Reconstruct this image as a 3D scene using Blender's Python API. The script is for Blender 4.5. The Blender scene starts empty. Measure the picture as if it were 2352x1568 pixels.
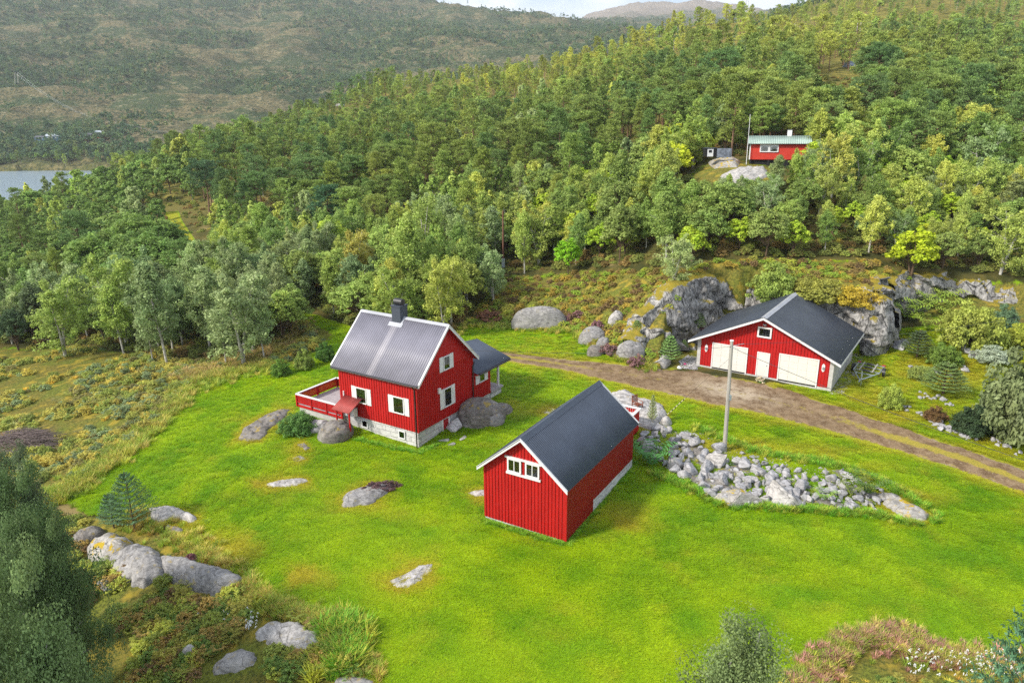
import bpy, math, random
import numpy as np
from mathutils import Vector, Matrix
R = math.radians
rng = np.random.default_rng(7)
random.seed(7)
S = bpy.context.scene
COL = S.collection

# ------------------------------------------------------------------ camera
FPX, PITCH, ROLL = 1612.3, R(17.029), R(-0.432)
cd = bpy.data.cameras.new('camera'); cam = bpy.data.objects.new('camera', cd); COL.objects.link(cam)
cd.sensor_width = 36; cd.lens = FPX / 2352 * 36; cd.clip_start = 0.5; cd.clip_end = 20000
cam.matrix_world = Matrix.Rotation(R(90) - PITCH, 4, 'X') @ Matrix.Rotation(ROLL, 4, 'Z')
S.camera = cam

# ------------------------------------------------------------------ light
SUN_AZ, SUN_EL = R(246), R(38)            # compass azimuth (clockwise from +Y) of the sun
sd = bpy.data.lights.new('sun', 'SUN'); sun = bpy.data.objects.new('sun', sd); COL.objects.link(sun)
sd.energy = 4.0; sd.angle = R(7); sd.color = (1.0, 0.93, 0.83)
sdir = Vector((math.sin(SUN_AZ) * math.cos(SUN_EL), math.cos(SUN_AZ) * math.cos(SUN_EL), math.sin(SUN_EL)))
sun.rotation_euler = (-sdir).to_track_quat('-Z', 'Y').to_euler()
W = bpy.data.worlds.new("World"); S.world = W; W.use_nodes = True
nt = W.node_tree; nt.nodes.clear()
wo = nt.nodes.new('ShaderNodeOutputWorld'); bg = nt.nodes.new('ShaderNodeBackground')
sky = nt.nodes.new('ShaderNodeTexSky'); sky.sky_type = 'NISHITA'; sky.sun_disc = False
sky.sun_elevation = SUN_EL; sky.sun_rotation = SUN_AZ; sky.air_density = 1.0; sky.dust_density = 1.2; sky.ozone_density = 1.5
bg.inputs['Strength'].default_value = 0.15
# thin broken cloud over the whole sky (direction-based noise)
tc = nt.nodes.new('ShaderNodeTexCoord'); mp = nt.nodes.new('ShaderNodeMapping'); mp.inputs['Scale'].default_value = (3.0, 3.0, 9.0)
mp.inputs['Location'].default_value = (1.3, 0.2, 0.9)
nz = nt.nodes.new('ShaderNodeTexNoise'); nz.inputs['Scale'].default_value = 2.2; nz.inputs['Detail'].default_value = 6; nz.inputs['Roughness'].default_value = .5
cr = nt.nodes.new('ShaderNodeValToRGB'); cr.color_ramp.elements[0].position = .36; cr.color_ramp.elements[1].position = .62
mx = nt.nodes.new('ShaderNodeMix'); mx.data_type = 'RGBA'; mx.inputs['B'].default_value = (6.6, 6.9, 7.4, 1)
nt.links.new(tc.outputs['Generated'], mp.inputs['Vector']); nt.links.new(mp.outputs['Vector'], nz.inputs['Vector'])
nt.links.new(nz.outputs['Fac'], cr.inputs['Fac']); nt.links.new(cr.outputs['Color'], mx.inputs['Factor'])
nt.links.new(sky.outputs['Color'], mx.inputs['A']); nt.links.new(mx.outputs['Result'], bg.inputs['Color'])
nt.links.new(bg.outputs['Background'], wo.inputs['Surface'])
S.view_settings.view_transform = 'Standard'; S.view_settings.look = 'None'; S.view_settings.gamma = 1
S.view_settings.exposure = 0.5
S.cycles.max_bounces = 6; S.cycles.diffuse_bounces = 3; S.cycles.glossy_bounces = 2; S.cycles.transmission_bounces = 3
S.cycles.transparent_max_bounces = 8; S.cycles.volume_bounces = 0; S.cycles.sample_clamp_indirect = 1.5; S.cycles.sample_clamp_direct = 12; S.cycles.use_denoising = False

# ------------------------------------------------------------------ photo coordinates (2352 wide) <-> space
def ray(X, Y):
    X = np.asarray(X, float) - 1176; Y = np.asarray(Y, float) - 784
    c, s = math.cos(ROLL), math.sin(ROLL); X, Y = (X * c + Y * s) / FPX, (-X * s + Y * c) / FPX
    c, s = math.cos(PITCH), math.sin(PITCH)
    return np.stack([X, c - Y * s, -s - Y * c], -1)
def proj(P):
    P = np.asarray(P, float); c, s = math.cos(PITCH), math.sin(PITCH)
    d = P[..., 1] * c - P[..., 2] * s; X = FPX * P[..., 0] / d; Y = -FPX * (P[..., 2] * c + P[..., 1] * s) / d
    c, s = math.cos(ROLL), math.sin(ROLL)
    return np.stack([1176 + X * c - Y * s, 784 + X * s + Y * c], -1)

# ------------------------------------------------------------------ noise
def _h(ix, iy, seed):
    n = (ix.astype(np.int64) * 374761393 + iy.astype(np.int64) * 668265263 + seed * 974711) & 0x7fffffff
    n = ((n ^ (n >> 13)) * 1274126177) & 0x7fffffff
    return ((n ^ (n >> 16)) & 0xffff) / 65535.0
def vnoise(x, y, seed=0):
    x = np.asarray(x, float); y = np.asarray(y, float)
    ix, iy = np.floor(x), np.floor(y); fx, fy = x - ix, y - iy
    fx = fx * fx * (3 - 2 * fx); fy = fy * fy * (3 - 2 * fy)
    a, b, c, d = _h(ix, iy, seed), _h(ix + 1, iy, seed), _h(ix, iy + 1, seed), _h(ix + 1, iy + 1, seed)
    return (a + (b - a) * fx) * (1 - fy) + (c + (d - c) * fx) * fy - .5
def fbm(x, y, seed=0, o=4):
    r = 0; a = 1; f = 1
    for k in range(o):
        r = r + a * vnoise(x * f, y * f, seed + k * 17); a *= .5; f *= 2.03
    return r
def sdist(px, py, poly):
    """signed distance, negative inside"""
    poly = np.asarray(poly, float); px = np.asarray(px, float); py = np.asarray(py, float)
    d = np.full(px.shape, 1e18); ins = np.zeros(px.shape, bool); n = len(poly)
    for i in range(n):
        ax, ay = poly[i]; bx, by = poly[(i + 1) % n]
        ex, ey = bx - ax, by - ay; t = np.clip(((px - ax) * ex + (py - ay) * ey) / (ex * ex + ey * ey + 1e-12), 0, 1)
        d = np.minimum(d, (px - ax - t * ex) ** 2 + (py - ay - t * ey) ** 2)
        cond = ((ay > py) != (by > py)) & (px < (bx - ax) * (py - ay) / ((by - ay) if by != ay else 1e-12) + ax)
        ins ^= cond
    d = np.sqrt(d); return np.where(ins, -d, d)
def pdist(px, py, line):
    d = np.full(np.shape(px), 1e18)
    for (ax, ay), (bx, by) in zip(line[:-1], line[1:]):
        ex, ey = bx - ax, by - ay; t = np.clip(((px - ax) * ex + (py - ay) * ey) / (ex * ex + ey * ey + 1e-12), 0, 1)
        d = np.minimum(d, (px - ax - t * ex) ** 2 + (py - ay - t * ey) ** 2)
    return np.sqrt(d)
def sstep(a, b, x):
    t = np.clip((x - a) / (b - a), 0, 1); return t * t * (3 - 2 * t)

# ------------------------------------------------------------------ terrain heights
# one ground profile per photo column: (distance, height) with j = height given by the photo row the ground reaches there
PROF = {
 -350: [(8,-26),(20,-25.3),(30,-24.8),(40,-24),(60,-23.3),(80,-24),(120,-27),(200,-30),(300,-33),(400,-34.5),(560,-34),(608,-31),(640,325j),(700,300j),(850,195j),(1100,95j),(1400,-5j),(2000,-110j),(3000,-100j),(6000,100j)],
 0: [(8,-25),(20,-24.8),(30,-24),(40,-23.4),(60,-22.8),(80,-23.5),(120,-25.5),(170,-26.5),(220,-28.5),(290,-33),(350,-34.5),(580,-34),(606,-31),(640,325j),(700,300j),(850,200j),(1100,100j),(1400,0j),(2000,-100j),(3000,-90j),(6000,100j)],
 200: [(8,-24.5),(20,-24.2),(30,-23.2),(40,-22.7),(60,-22.2),(80,-23),(120,-23),(180,-20.5),(225,-21.5),(290,-32),(350,-34),(580,-34),(608,-31),(645,325j),(700,303j),(850,208j),(1100,108j),(1400,8j),(2000,-90j),(3000,-80j),(6000,100j)],
 400: [(8,-24),(20,-23.6),(27,-22.9),(33,-22.3),(40,-22),(60,-21.8),(80,-22),(120,-20),(162,-17.5),(220,-12.5),(260,-11.5),(310,-14),(400,-26),(600,-30),(650,330j),(700,306j),(850,220j),(1100,122j),(1400,22j),(2000,-75j),(3000,-60j),(6000,100j)],
 600: [(8,-23.2),(20,-22.8),(30,-21.8),(40,-21.3),(50,-21),(60,-21.1),(80,-21.2),(105,-20),(125,-18.5),(160,-15.5),(220,-11),(300,-8),(350,-11),(450,-25),(600,-26),(680,310j),(850,240j),(1100,145j),(1500,50j),(2200,-40j),(3000,-20j),(6000,100j)],
 800: [(8,-22.6),(20,-22.2),(30,-21.7),(40,-21.4),(45,-21.1),(50,-20.6),(60,-20.2),(80,-20),(100,-18.5),(125,-16.5),(170,-12.9),(260,-6),(330,0),(380,7),(450,2),(600,-10),(800,262j),(1100,170j),(1500,70j),(1900,-10j),(2400,-40j),(3500,40j),(6000,100j)],
 1000: [(8,-22.4),(20,-22),(30,-21.6),(40,-21.35),(45,-21.3),(49,-20.5),(60,-20.1),(80,-19.8),(100,-18),(115,-15.5),(130,-12.5),(170,-8),(220,-2),(300,11),(400,23),(460,23),(600,10),(850,200j),(1200,120j),(1600,65j),(2000,12j),(2600,70j),(6000,100j)],
 1200: [(8,-22.4),(20,-22),(30,-21.5),(40,-21.2),(50,-20.8),(60,-20.45),(70,-20.2),(77,-19.3),(85,-18.6),(95,-18),(115,-13),(130,-11),(160,-6.5),(200,-1.5),(250,5.5),(320,17),(400,25),(470,28),(600,12),(850,175j),(1200,120j),(1700,75j),(2200,37j),(2800,80j),(6000,100j)],
 1400: [(8,-22.4),(20,-22),(30,-21.5),(40,-21.1),(50,-20.7),(60,-20.3),(66,-19.6),(72,-17.6),(82,-15.8),(95,-14),(115,-10),(130,-7.5),(160,-3),(200,3),(250,12),(320,26),(400,34),(480,41),(560,40),(700,25),(1000,125j),(1500,85j),(2200,62j),(2900,44j),(3600,60j),(5000,14j),(6500,60j)],
 1600: [(8,-22.5),(20,-22.2),(30,-21.7),(40,-21.1),(50,-20.6),(58,-20.2),(63,-14.3),(70,-13),(80,-10),(90,-6),(102,-4.5),(130,-1),(160,5),(200,11),(250,21),(320,37),(400,47),(500,56),(600,54),(800,40),(1500,90j),(3000,70j),(5000,0j),(6500,60j)],
 1800: [(8,-22.6),(20,-22.3),(30,-21.8),(40,-21.3),(50,-20.6),(58,-20.2),(62,-14.5),(70,-13.2),(80,-9),(88,-5.2),(102,-4.6),(115,-2.5),(150,3.5),(220,17),(300,30),(450,60),(600,92),(800,112),(1200,90),(5000,60j),(6500,60j)],
 2000: [(8,-22.7),(20,-22.4),(30,-21.9),(40,-21.3),(50,-20.6),(58,-20.1),(62,-14.8),(70,-13.4),(80,-10.8),(90,-7.8),(105,-4.5),(130,1),(160,6),(190,12.5),(250,24),(320,37),(450,72),(600,112),(800,140),(1200,130),(6500,60j)],
 2200: [(8,-22.8),(20,-22.5),(30,-22),(40,-21.3),(50,-20.5),(60,-19.6),(68,-15),(80,-12.2),(90,-10),(105,-7),(130,-2),(160,4),(220,16),(300,33),(450,70),(600,110),(800,140),(1200,130),(6500,60j)],
 2400: [(8,-22.8),(20,-22.5),(30,-22),(40,-21.3),(50,-20.5),(60,-19.4),(68,-14.8),(80,-12),(90,-10),(105,-7),(130,-2),(160,4),(220,16),(300,33),(450,70),(600,110),(800,140),(1200,130),(6500,60j)],
 2750: [(8,-22.8),(20,-22.5),(30,-22),(40,-21.3),(50,-20.5),(60,-19.2),(68,-14.5),(80,-12),(90,-10),(105,-7),(130,-2),(160,4),(220,16),(300,33),(450,70),(600,110),(800,140),(1200,130),(6500,60j)],
}
NU, NL = 260, 420
LY0, LY1 = math.log(7.0), math.log(7500.0)
def _table():
    lys = np.linspace(LY0, LY1, NL); cols = sorted(PROF); us = []; T = []
    for cx in cols:
        p = PROF[cx]; ys = []; zs = []
        for (y, v) in p:
            if isinstance(v, complex):
                r = ray(cx, v.imag); z = r[2] / r[1] * y
            else: z = v
            ys.append(math.log(y)); zs.append(z)
        T.append(np.interp(lys, ys, zs)); r = ray(cx, 500); us.append(r[0] / r[1])
    T = np.array(T); ug = np.linspace(-1.15, 1.15, NU); us = np.array(us)
    G = np.array([[0.0]] * 0); G = np.empty((NU, NL))
    for j in range(NL): G[:, j] = np.interp(ug, us, T[:, j])
    K = np.array([1, 4, 6, 4, 1.]) / 16
    for k in range(16): G = np.apply_along_axis(lambda a: np.convolve(np.pad(a, 2, 'edge'), K, 'valid'), 0, G)
    for k in range(4): G = np.apply_along_axis(lambda a: np.convolve(np.pad(a, 2, 'edge'), K, 'valid'), 1, G)
    return ug, lys, G
UG, LYS, GT = _table()
def base_h(x, y):
    y = np.maximum(y, 7.1); u = np.clip(x / y, -1.149, 1.149); l = np.clip(np.log(y), LY0, LY1 - 1e-6)
    a = (u + 1.15) / 2.3 * (NU - 1); b = (l - LY0) / (LY1 - LY0) * (NL - 1)
    i = np.clip(a.astype(int), 0, NU - 2); j = np.clip(b.astype(int), 0, NL - 2); fa = a - i; fb = b - j
    return (GT[i, j] * (1 - fa) + GT[i + 1, j] * fa) * (1 - fb) + (GT[i, j + 1] * (1 - fa) + GT[i + 1, j + 1] * fa) * fb
# the blasted yard round the garage and the rock garden to its right
YARD = [(13.5, 57), (14.6, 62.2), (17.5, 65.2), (20.5, 67.6), (24.5, 66.2), (29, 63.4), (32.6, 60.6), (34.6, 62.4), (36.5, 67.5), (44, 69.5), (51, 67.5), (60, 68), (80, 66), (80, 40), (30, 40), (12, 48)]
def yard_h(x, y):
    return -20.25 + np.clip((x - 31) / 14, 0, 1) * np.clip((y - 54) / 16, 0, 1) * 3.6 + np.clip((50 - y) / 30, 0, 1) * -1.2
def ground_h(x, y):
    x = np.asarray(x, float); y = np.asarray(y, float)
    z = base_h(x, y)
    amp = np.clip((y - 60) / 60, 0, 1)
    z = z + fbm(x / 9, y / 9, 3) * .22 + fbm(x / 23, y / 23, 5, 3) * (.25 + amp * 1.6) + fbm(x / 90, y / 90, 9, 5) * np.clip((y - 110) / 900, 0, 1) * 30
    z = z + fbm(x / 300, y / 300, 29, 5) * np.clip((y - 900) / 1500, 0, 1) * 34
    zb_ = base_h(x, y); z = np.where((zb_ < -31.3) & (y > 240), np.minimum(z, -33.), z); z = np.where((zb_ >= -31.3) & (zb_ < -20) & (y > 560) & (y < 700), np.maximum(z, -31.2), z)
    d = sdist(x, y, YARD); wob = fbm(x / 2.2, y / 2.2, 21) * 1.3
    z = np.where(x > 8, np.minimum(z, yard_h(x, y) + np.maximum(d + wob - .2, 0) * 5.0), z)
    # hollow by the cellar door and lawn levelled round buildings
    return z
def hit(X, Y, ymin=12, ymax=700):
    """where the line of sight through photo point X,Y meets the ground"""
    X = np.atleast_1d(np.asarray(X, float)); Y = np.atleast_1d(np.asarray(Y, float)); r = ray(X, Y); r = r / r[..., 1:2]
    ts = np.exp(np.linspace(math.log(ymin), math.log(ymax), 300)); out = np.full(X.shape, float(ymax)); CH = 400
    for c in range(0, len(X), CH):
        rr = r[c:c + CH]; n = len(rr); Tm = np.repeat(ts[None], n, 0); below = rr[:, 2:3] * Tm < ground_h((rr[:, 0:1] * Tm).ravel(), Tm.ravel()).reshape(n, -1)
        k = np.where(below.any(1), below.argmax(1), len(ts) - 1); hi = ts[k].copy(); lo = ts[np.maximum(k - 1, 0)].copy()
        for j in range(9):
            m = (lo + hi) / 2; bl = rr[:, 2] * m < ground_h(rr[:, 0] * m, m); hi = np.where(bl, m, hi); lo = np.where(bl, lo, m)
        out[c:c + CH] = np.where(below.any(1), hi, ymax)
    P = r * out[:, None]; P[:, 2] = ground_h(P[:, 0], P[:, 1]); return P
def hit1(X, Y): return hit([X], [Y])[0]
def at(X, Y, d):
    r = ray(X, Y); return r / r[..., 1:2] * d
def gz(x, y): return float(ground_h(np.array([x]), np.array([y]))[0])

# ------------------------------------------------------------------ mesh helpers
def npmesh(name, V, quads=None, tris=None):
    me = bpy.data.meshes.new(name); V = np.asarray(V, np.float32)
    nq = 0 if quads is None else len(quads); ntr = 0 if tris is None else len(tris)
    me.vertices.add(len(V)); me.vertices.foreach_set('co', V.ravel())
    loops = []; starts = []
    if nq: loops.append(np.asarray(quads).ravel()); starts.append(np.arange(nq) * 4)
    if ntr: loops.append(np.asarray(tris).ravel()); starts.append(nq * 4 + np.arange(ntr) * 3)
    loops = np.concatenate(loops).astype(np.int32); starts = np.concatenate(starts).astype(np.int32)
    me.loops.add(len(loops)); me.loops.foreach_set('vertex_index', loops)
    me.polygons.add(len(starts)); me.polygons.foreach_set('loop_start', starts)
    me.update(calc_edges=True); me.validate()
    return me
def smooth(me): me.polygons.foreach_set('use_smooth', np.ones(len(me.polygons), bool)); return me
def addobj(name, me, mat=None, parent=None, loc=None):
    o = bpy.data.objects.new(name, me); COL.objects.link(o)
    if mat is not None and len(me.materials) == 0: me.materials.append(mat)
    if parent is not None: o.parent = parent
    if loc is not None: o.location = loc
    return o
def tag(o, label=None, cat=None, group=None, kind=None):
    if label: o['label'] = label
    if cat: o['category'] = cat
    if group: o['group'] = group
    if kind: o['kind'] = kind
    return o
def thing(name, label, cat, loc=(0, 0, 0), rz=0, group=None):
    o = bpy.data.objects.new(name, None); COL.objects.link(o); o.empty_display_size = .2
    o.location = loc; o.rotation_euler = (0, 0, rz); return tag(o, label, cat, group)
class MB:
    def __init__(s): s.v = []; s.f = []
    def poly(s, pts):
        n = len(s.v); s.v += [tuple(p) for p in pts]; s.f.append(tuple(range(n, n + len(pts)))); return s
    def box(s, x0, x1, y0, y1, z0, z1):
        n = len(s.v); s.v += [(x0,y0,z0),(x1,y0,z0),(x1,y1,z0),(x0,y1,z0),(x0,y0,z1),(x1,y0,z1),(x1,y1,z1),(x0,y1,z1)]
        s.f += [tuple(n + i for i in q) for q in ((0,3,2,1),(4,5,6,7),(0,1,5,4),(1,2,6,5),(2,3,7,6),(3,0,4,7))]; return s
    def prism(s, base, off):
        """closed solid: polygon base (3D points) swept by off"""
        n = len(s.v); k = len(base); off = Vector(off); s.v += [tuple(p) for p in base] + [tuple(Vector(p) + off) for p in base]
        s.f.append(tuple(range(n + k - 1, n - 1, -1))); s.f.append(tuple(range(n + k, n + 2 * k)))
        for i in range(k): j = (i + 1) % k; s.f.append((n + i, n + j, n + k + j, n + k + i))
        return s
    def bar(s, a, b, w, h=None, up=(0, 0, 1)):
        """rectangular bar from a to b"""
        h = w if h is None else h; a = Vector(a); b = Vector(b); d = (b - a).normalized(); u = Vector(up)
        if abs(d.dot(u)) > .98: u = Vector((1, 0, 0))
        sx = d.cross(u).normalized(); sz = sx.cross(d)
        return s.prism([a + sx * x * w / 2 + sz * z * h / 2 for x, z in ((-1, -1), (1, -1), (1, 1), (-1, 1))], b - a)
    def tube(s, pts, rad, k=8, cap=True):
        pts = [Vector(p) for p in pts]; rad = rad if isinstance(rad, (list, tuple)) else [rad] * len(pts); n0 = len(s.v)
        for i, p in enumerate(pts):
            d = (pts[min(i + 1, len(pts) - 1)] - pts[max(i - 1, 0)]).normalized()
            u = Vector((0, 0, 1)) if abs(d.z) < .9 else Vector((1, 0, 0)); a = d.cross(u).normalized(); b = a.cross(d)
            for j in range(k): t = 2 * math.pi * j / k; s.v.append(tuple(p + (a * math.cos(t) + b * math.sin(t)) * rad[i]))
        for i in range(len(pts) - 1):
            for j in range(k): q = (j + 1) % k; s.f.append((n0 + i * k + j, n0 + i * k + q, n0 + (i + 1) * k + q, n0 + (i + 1) * k + j))
        if cap: s.f.append(tuple(n0 + j for j in range(k))[::-1]); s.f.append(tuple(n0 + (len(pts) - 1) * k + j for j in range(k)))
        return s
    def mesh(s, name): me = bpy.data.meshes.new(name); me.from_pydata(s.v, [], s.f); me.update(); return me
    def build(s, name, mat, parent=None, loc=None, sm=False):
        me = s.mesh(name)
        if sm: smooth(me)
        return addobj(name, me, mat, parent, loc)

# ------------------------------------------------------------------ materials
def newmat(name):
    m = bpy.data.materials.new(name); m.use_nodes = True; n = m.node_tree.nodes; n.clear()
    o = n.new('ShaderNodeOutputMaterial'); b = n.new('ShaderNodeBsdfPrincipled'); m.node_tree.links.new(b.outputs[0], o.inputs['Surface'])
    b.inputs['Roughness'].default_value = .8; b.inputs['Specular IOR Level'].default_value = .25
    return m, m.node_tree, b, o
class NB:
    """tiny node-graph helper"""
    def __init__(s, t): s.t = t; s.n = t.nodes; s.l = t.links
    def set(s, sock, v):
        if isinstance(v, bpy.types.NodeSocket): s.l.new(v, sock)
        elif isinstance(v, (tuple, list)) and len(v) == 3 and sock.type == 'RGBA': sock.default_value = (*v, 1)
        else: sock.default_value = v
    def noise(s, vec, sc, det=4, ro=.55, dist=0, ndim='3D'):
        k = s.n.new('ShaderNodeTexNoise'); s.set(k.inputs['Vector'], vec); k.inputs['Scale'].default_value = sc; k.inputs['Detail'].default_value = det
        k.inputs['Roughness'].default_value = ro; k.inputs['Distortion'].default_value = dist; return k.outputs['Fac']
    def vor(s, vec, sc, feat='F1', out='Distance', rnd=1):
        k = s.n.new('ShaderNodeTexVoronoi'); k.feature = feat; s.set(k.inputs['Vector'], vec); k.inputs['Scale'].default_value = sc; k.inputs['Randomness'].default_value = rnd; return k.outputs[out]
    def map(s, vec, sc=(1, 1, 1), rot=(0, 0, 0), loc=(0, 0, 0)):
        k = s.n.new('ShaderNodeMapping'); s.set(k.inputs['Vector'], vec); k.inputs['Scale'].default_value = sc; k.inputs['Rotation'].default_value = rot; k.inputs['Location'].default_value = loc; return k.outputs[0]
    def mix(s, f, a, b, mode='MIX'):
        k = s.n.new('ShaderNodeMix'); k.data_type = 'RGBA'; k.blend_type = mode; s.set(k.inputs['Factor'], f); s.set(k.inputs['A'], a); s.set(k.inputs['B'], b); return k.outputs['Result']
    def ramp(s, f, lo, hi, a=0., b=1.):
        k = s.n.new('ShaderNodeMapRange'); s.set(k.inputs['Value'], f); k.inputs['From Min'].default_value = lo; k.inputs['From Max'].default_value = hi; k.inputs['To Min'].default_value = a; k.inputs['To Max'].default_value = b; k.interpolation_type = 'SMOOTHSTEP'; return k.outputs[0]
    def math(s, op, a, b=0.):
        k = s.n.new('ShaderNodeMath'); k.operation = op; s.set(k.inputs[0], a); s.set(k.inputs[1], b); return k.outputs[0]
    def attr(s, nm, typ='GEOMETRY', out='Fac'):
        k = s.n.new('ShaderNodeAttribute'); k.attribute_name = nm; k.attribute_type = typ; return k.outputs[out]
    def obj(s): return s.n.new('ShaderNodeTexCoord').outputs['Object']
    def pos(s): return s.n.new('ShaderNodeNewGeometry').outputs['Position']
    def bump(s, h, st, dist, bs):
        k = s.n.new('ShaderNodeBump'); k.inputs['Strength'].default_value = st; k.inputs['Distance'].default_value = dist; s.set(k.inputs['Height'], h); s.l.new(k.outputs[0], bs.inputs['Normal']); return k
def paint(name, col, rough=.55, var=.12, sc=3.0, bump=0.0, spec=.3, metal=0, stretch=(1, 1, 1)):
    m, t, b, o = newmat(name); g = NB(t); v = g.map(g.obj(), stretch)
    n1 = g.noise(v, sc, 5); n2 = g.noise(v, sc * 9, 3)
    f = g.ramp(g.math('ADD', g.math('MULTIPLY', n1, .65), g.math('MULTIPLY', n2, .35)), .3, .7)
    c = g.mix(f, tuple(max(0, x * (1 - var)) for x in col), tuple(min(1, x * (1 + var)) for x in col)); g.set(b.inputs['Base Color'], c)
    b.inputs['Roughness'].default_value = rough; b.inputs['Specular IOR Level'].default_value = spec; b.inputs['Metallic'].default_value = metal
    if bump: g.bump(n2, bump, .02, b)
    return m
M = {}
M['red'] = paint('red_paint', (.37, .010, .009), .6, .16, 1.2, .15, .2, stretch=(2.5, 2.5, .5))
M['red_dark'] = paint('red_paint_inner', (.30, .012, .014), .6, .15, 1.2)
M['red_sheet'] = paint('red_ribbed_sheet', (.26, .014, .009), .5, .08, .7)
M['cabin_red'] = paint('cabin_red', (.46, .035, .02), .7, .12, 2)
M['white'] = paint('white_paint', (.64, .64, .63), .5, .05, 2)
M['cream'] = paint('garage_door_white', (.60, .585, .53), .45, .05, 1)
M['black'] = paint('black_gutter', (.018, .018, .02), .4, .1, 3, 0, .5)
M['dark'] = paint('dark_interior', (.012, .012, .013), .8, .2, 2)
M['curtain'] = paint('lace_curtain', (.7, .7, .7), .9, .08, 8)
M['concrete'] = paint('concrete', (.42, .41, .39), .9, .16, 2.5, .4)
M['galv'] = paint('galvanised_steel', (.38, .43, .47), .42, .15, 6, 0, .5, .6)
M['rubber'] = paint('rubber', (.02, .02, .022), .7, .1, 4)
M['pole'] = paint('weathered_wood', (.33, .31, .27), .85, .3, 3, .4, stretch=(6, 6, .4))
M['polebrown'] = paint('tarred_wood', (.16, .075, .05), .85, .25, 3, .3, stretch=(6, 6, .4))
M['wire'] = paint('wire', (.05, .05, .055), .5, .1, 1)
M['deck'] = None
def roofmat(name, col, streak=None, rough=.42):
    m, t, b, o = newmat(name); g = NB(t); v = g.obj()
    n = g.noise(g.map(v, (.9, .9, .9)), .6, 5); n2 = g.noise(v, 6, 4)
    c = g.mix(g.ramp(n, .3, .7), tuple(x * .88 for x in col), tuple(x * 1.12 for x in col)); c = g.mix(g.math('MULTIPLY', g.ramp(n2, .5, .8), .25), c, tuple(x * .6 for x in col))
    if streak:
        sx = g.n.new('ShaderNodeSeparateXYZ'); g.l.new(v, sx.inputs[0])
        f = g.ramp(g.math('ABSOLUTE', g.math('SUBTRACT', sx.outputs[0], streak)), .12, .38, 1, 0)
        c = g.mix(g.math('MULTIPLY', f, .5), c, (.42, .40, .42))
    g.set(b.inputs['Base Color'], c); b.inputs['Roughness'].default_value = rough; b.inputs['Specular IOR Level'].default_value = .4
    return m
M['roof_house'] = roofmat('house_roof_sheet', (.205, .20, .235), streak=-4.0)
M['roof_shed'] = roofmat('blue_grey_roof_sheet', (.052, .066, .092), rough=.4)
M['roof_garage'] = roofmat('dark_blue_roof_felt', (.040, .048, .064), rough=.5)
M['roof_cabin'] = roofmat('green_roof_sheet', (.28, .37, .32))
M['ridge'] = roofmat('grey_flashing', (.33, .34, .37), rough=.4)
def glassmat():
    m, t, b, o = newmat('window_glass'); g = NB(t); t.nodes.remove(b)
    tr = t.nodes.new('ShaderNodeBsdfTransparent'); gl = t.nodes.new('ShaderNodeBsdfGlossy'); gl.inputs['Roughness'].default_value = .03; gl.inputs['Color'].default_value = (.8, .9, .9, 1)
    fr = t.nodes.new('ShaderNodeFresnel'); fr.inputs['IOR'].default_value = 2.0; mxs = t.nodes.new('ShaderNodeMixShader')
    t.links.new(fr.outputs[0], mxs.inputs[0]); t.links.new(tr.outputs[0], mxs.inputs[1]); t.links.new(gl.outputs[0], mxs.inputs[2]); t.links.new(mxs.outputs[0], o.inputs['Surface'])
    return m
M['glass'] = glassmat()
def deckmat():
    m, t, b, o = newmat('weathered_deck_boards'); g = NB(t); v = g.obj()
    w = t.nodes.new('ShaderNodeTexWave'); w.wave_type = 'BANDS'; w.bands_direction = 'Y'; w.inputs['Scale'].default_value = 2.2; g.set(w.inputs['Vector'], v)
    n = g.noise(g.map(v, (1, 8, 1)), 2, 4)
    c = g.mix(g.ramp(n, .3, .7), (.30, .27, .28), (.44, .41, .41)); c = g.mix(g.ramp(w.outputs['Fac'], 0, .12, 1, 0), c, (.10, .08, .08)); g.set(b.inputs['Base Color'], c); return m
M['deck'] = deckmat()
def stonewall():
    m, t, b, o = newmat('granite_block_wall'); g = NB(t); v = g.obj()
    # blocks laid in courses on both wall directions: use x+y as the running coordinate
    sx = g.n.new('ShaderNodeSeparateXYZ'); g.l.new(v, sx.inputs[0]); run = g.math('ADD', sx.outputs[0], sx.outputs[1])
    cx = g.n.new('ShaderNodeCombineXYZ'); g.l.new(run, cx.inputs[0]); g.l.new(sx.outputs[2], cx.inputs[1])
    wv = g.n.new('ShaderNodeVectorMath'); wv.operation = 'ADD'; g.l.new(cx.outputs[0], wv.inputs[0])
    nn = g.n.new('ShaderNodeTexNoise'); nn.inputs['Scale'].default_value = 1.1; nn.inputs['Detail'].default_value = 2; g.l.new(v, nn.inputs['Vector'])
    sc = g.n.new('ShaderNodeVectorMath'); sc.operation = 'SCALE'; sc.inputs['Scale'].default_value = .28; g.l.new(nn.outputs['Color'], sc.inputs[0]); g.l.new(sc.outputs[0], wv.inputs[1])
    br = g.n.new('ShaderNodeTexBrick'); g.l.new(wv.outputs[0], br.inputs['Vector']); br.inputs['Scale'].default_value = 1; br.inputs['Brick Width'].default_value = .95; br.inputs['Row Height'].default_value = .36
    br.inputs['Mortar Size'].default_value = .016; br.inputs['Mortar Smooth'].default_value = .6; br.inputs['Bias'].default_value = 0
    br.inputs['Color1'].default_value = (.30, .30, .31, 1); br.inputs['Color2'].default_value = (.50, .49, .48, 1); br.inputs['Mortar'].default_value = (.15, .145, .14, 1)
    n = g.noise(v, 7, 6, .7); c = g.mix(g.ramp(n, .35, .75), br.outputs['Color'], (.58, .57, .55)); c = g.mix(g.math('MULTIPLY', g.ramp(g.noise(v, 2.3, 4), .55, .7), .5), c, (.24, .22, .20)); g.set(b.inputs['Base Color'], c)
    h = g.math('ADD', g.math('MULTIPLY', br.outputs['Fac'], -1), g.math('MULTIPLY', n, .5)); g.bump(h, .8, .04, b); return m
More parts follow.
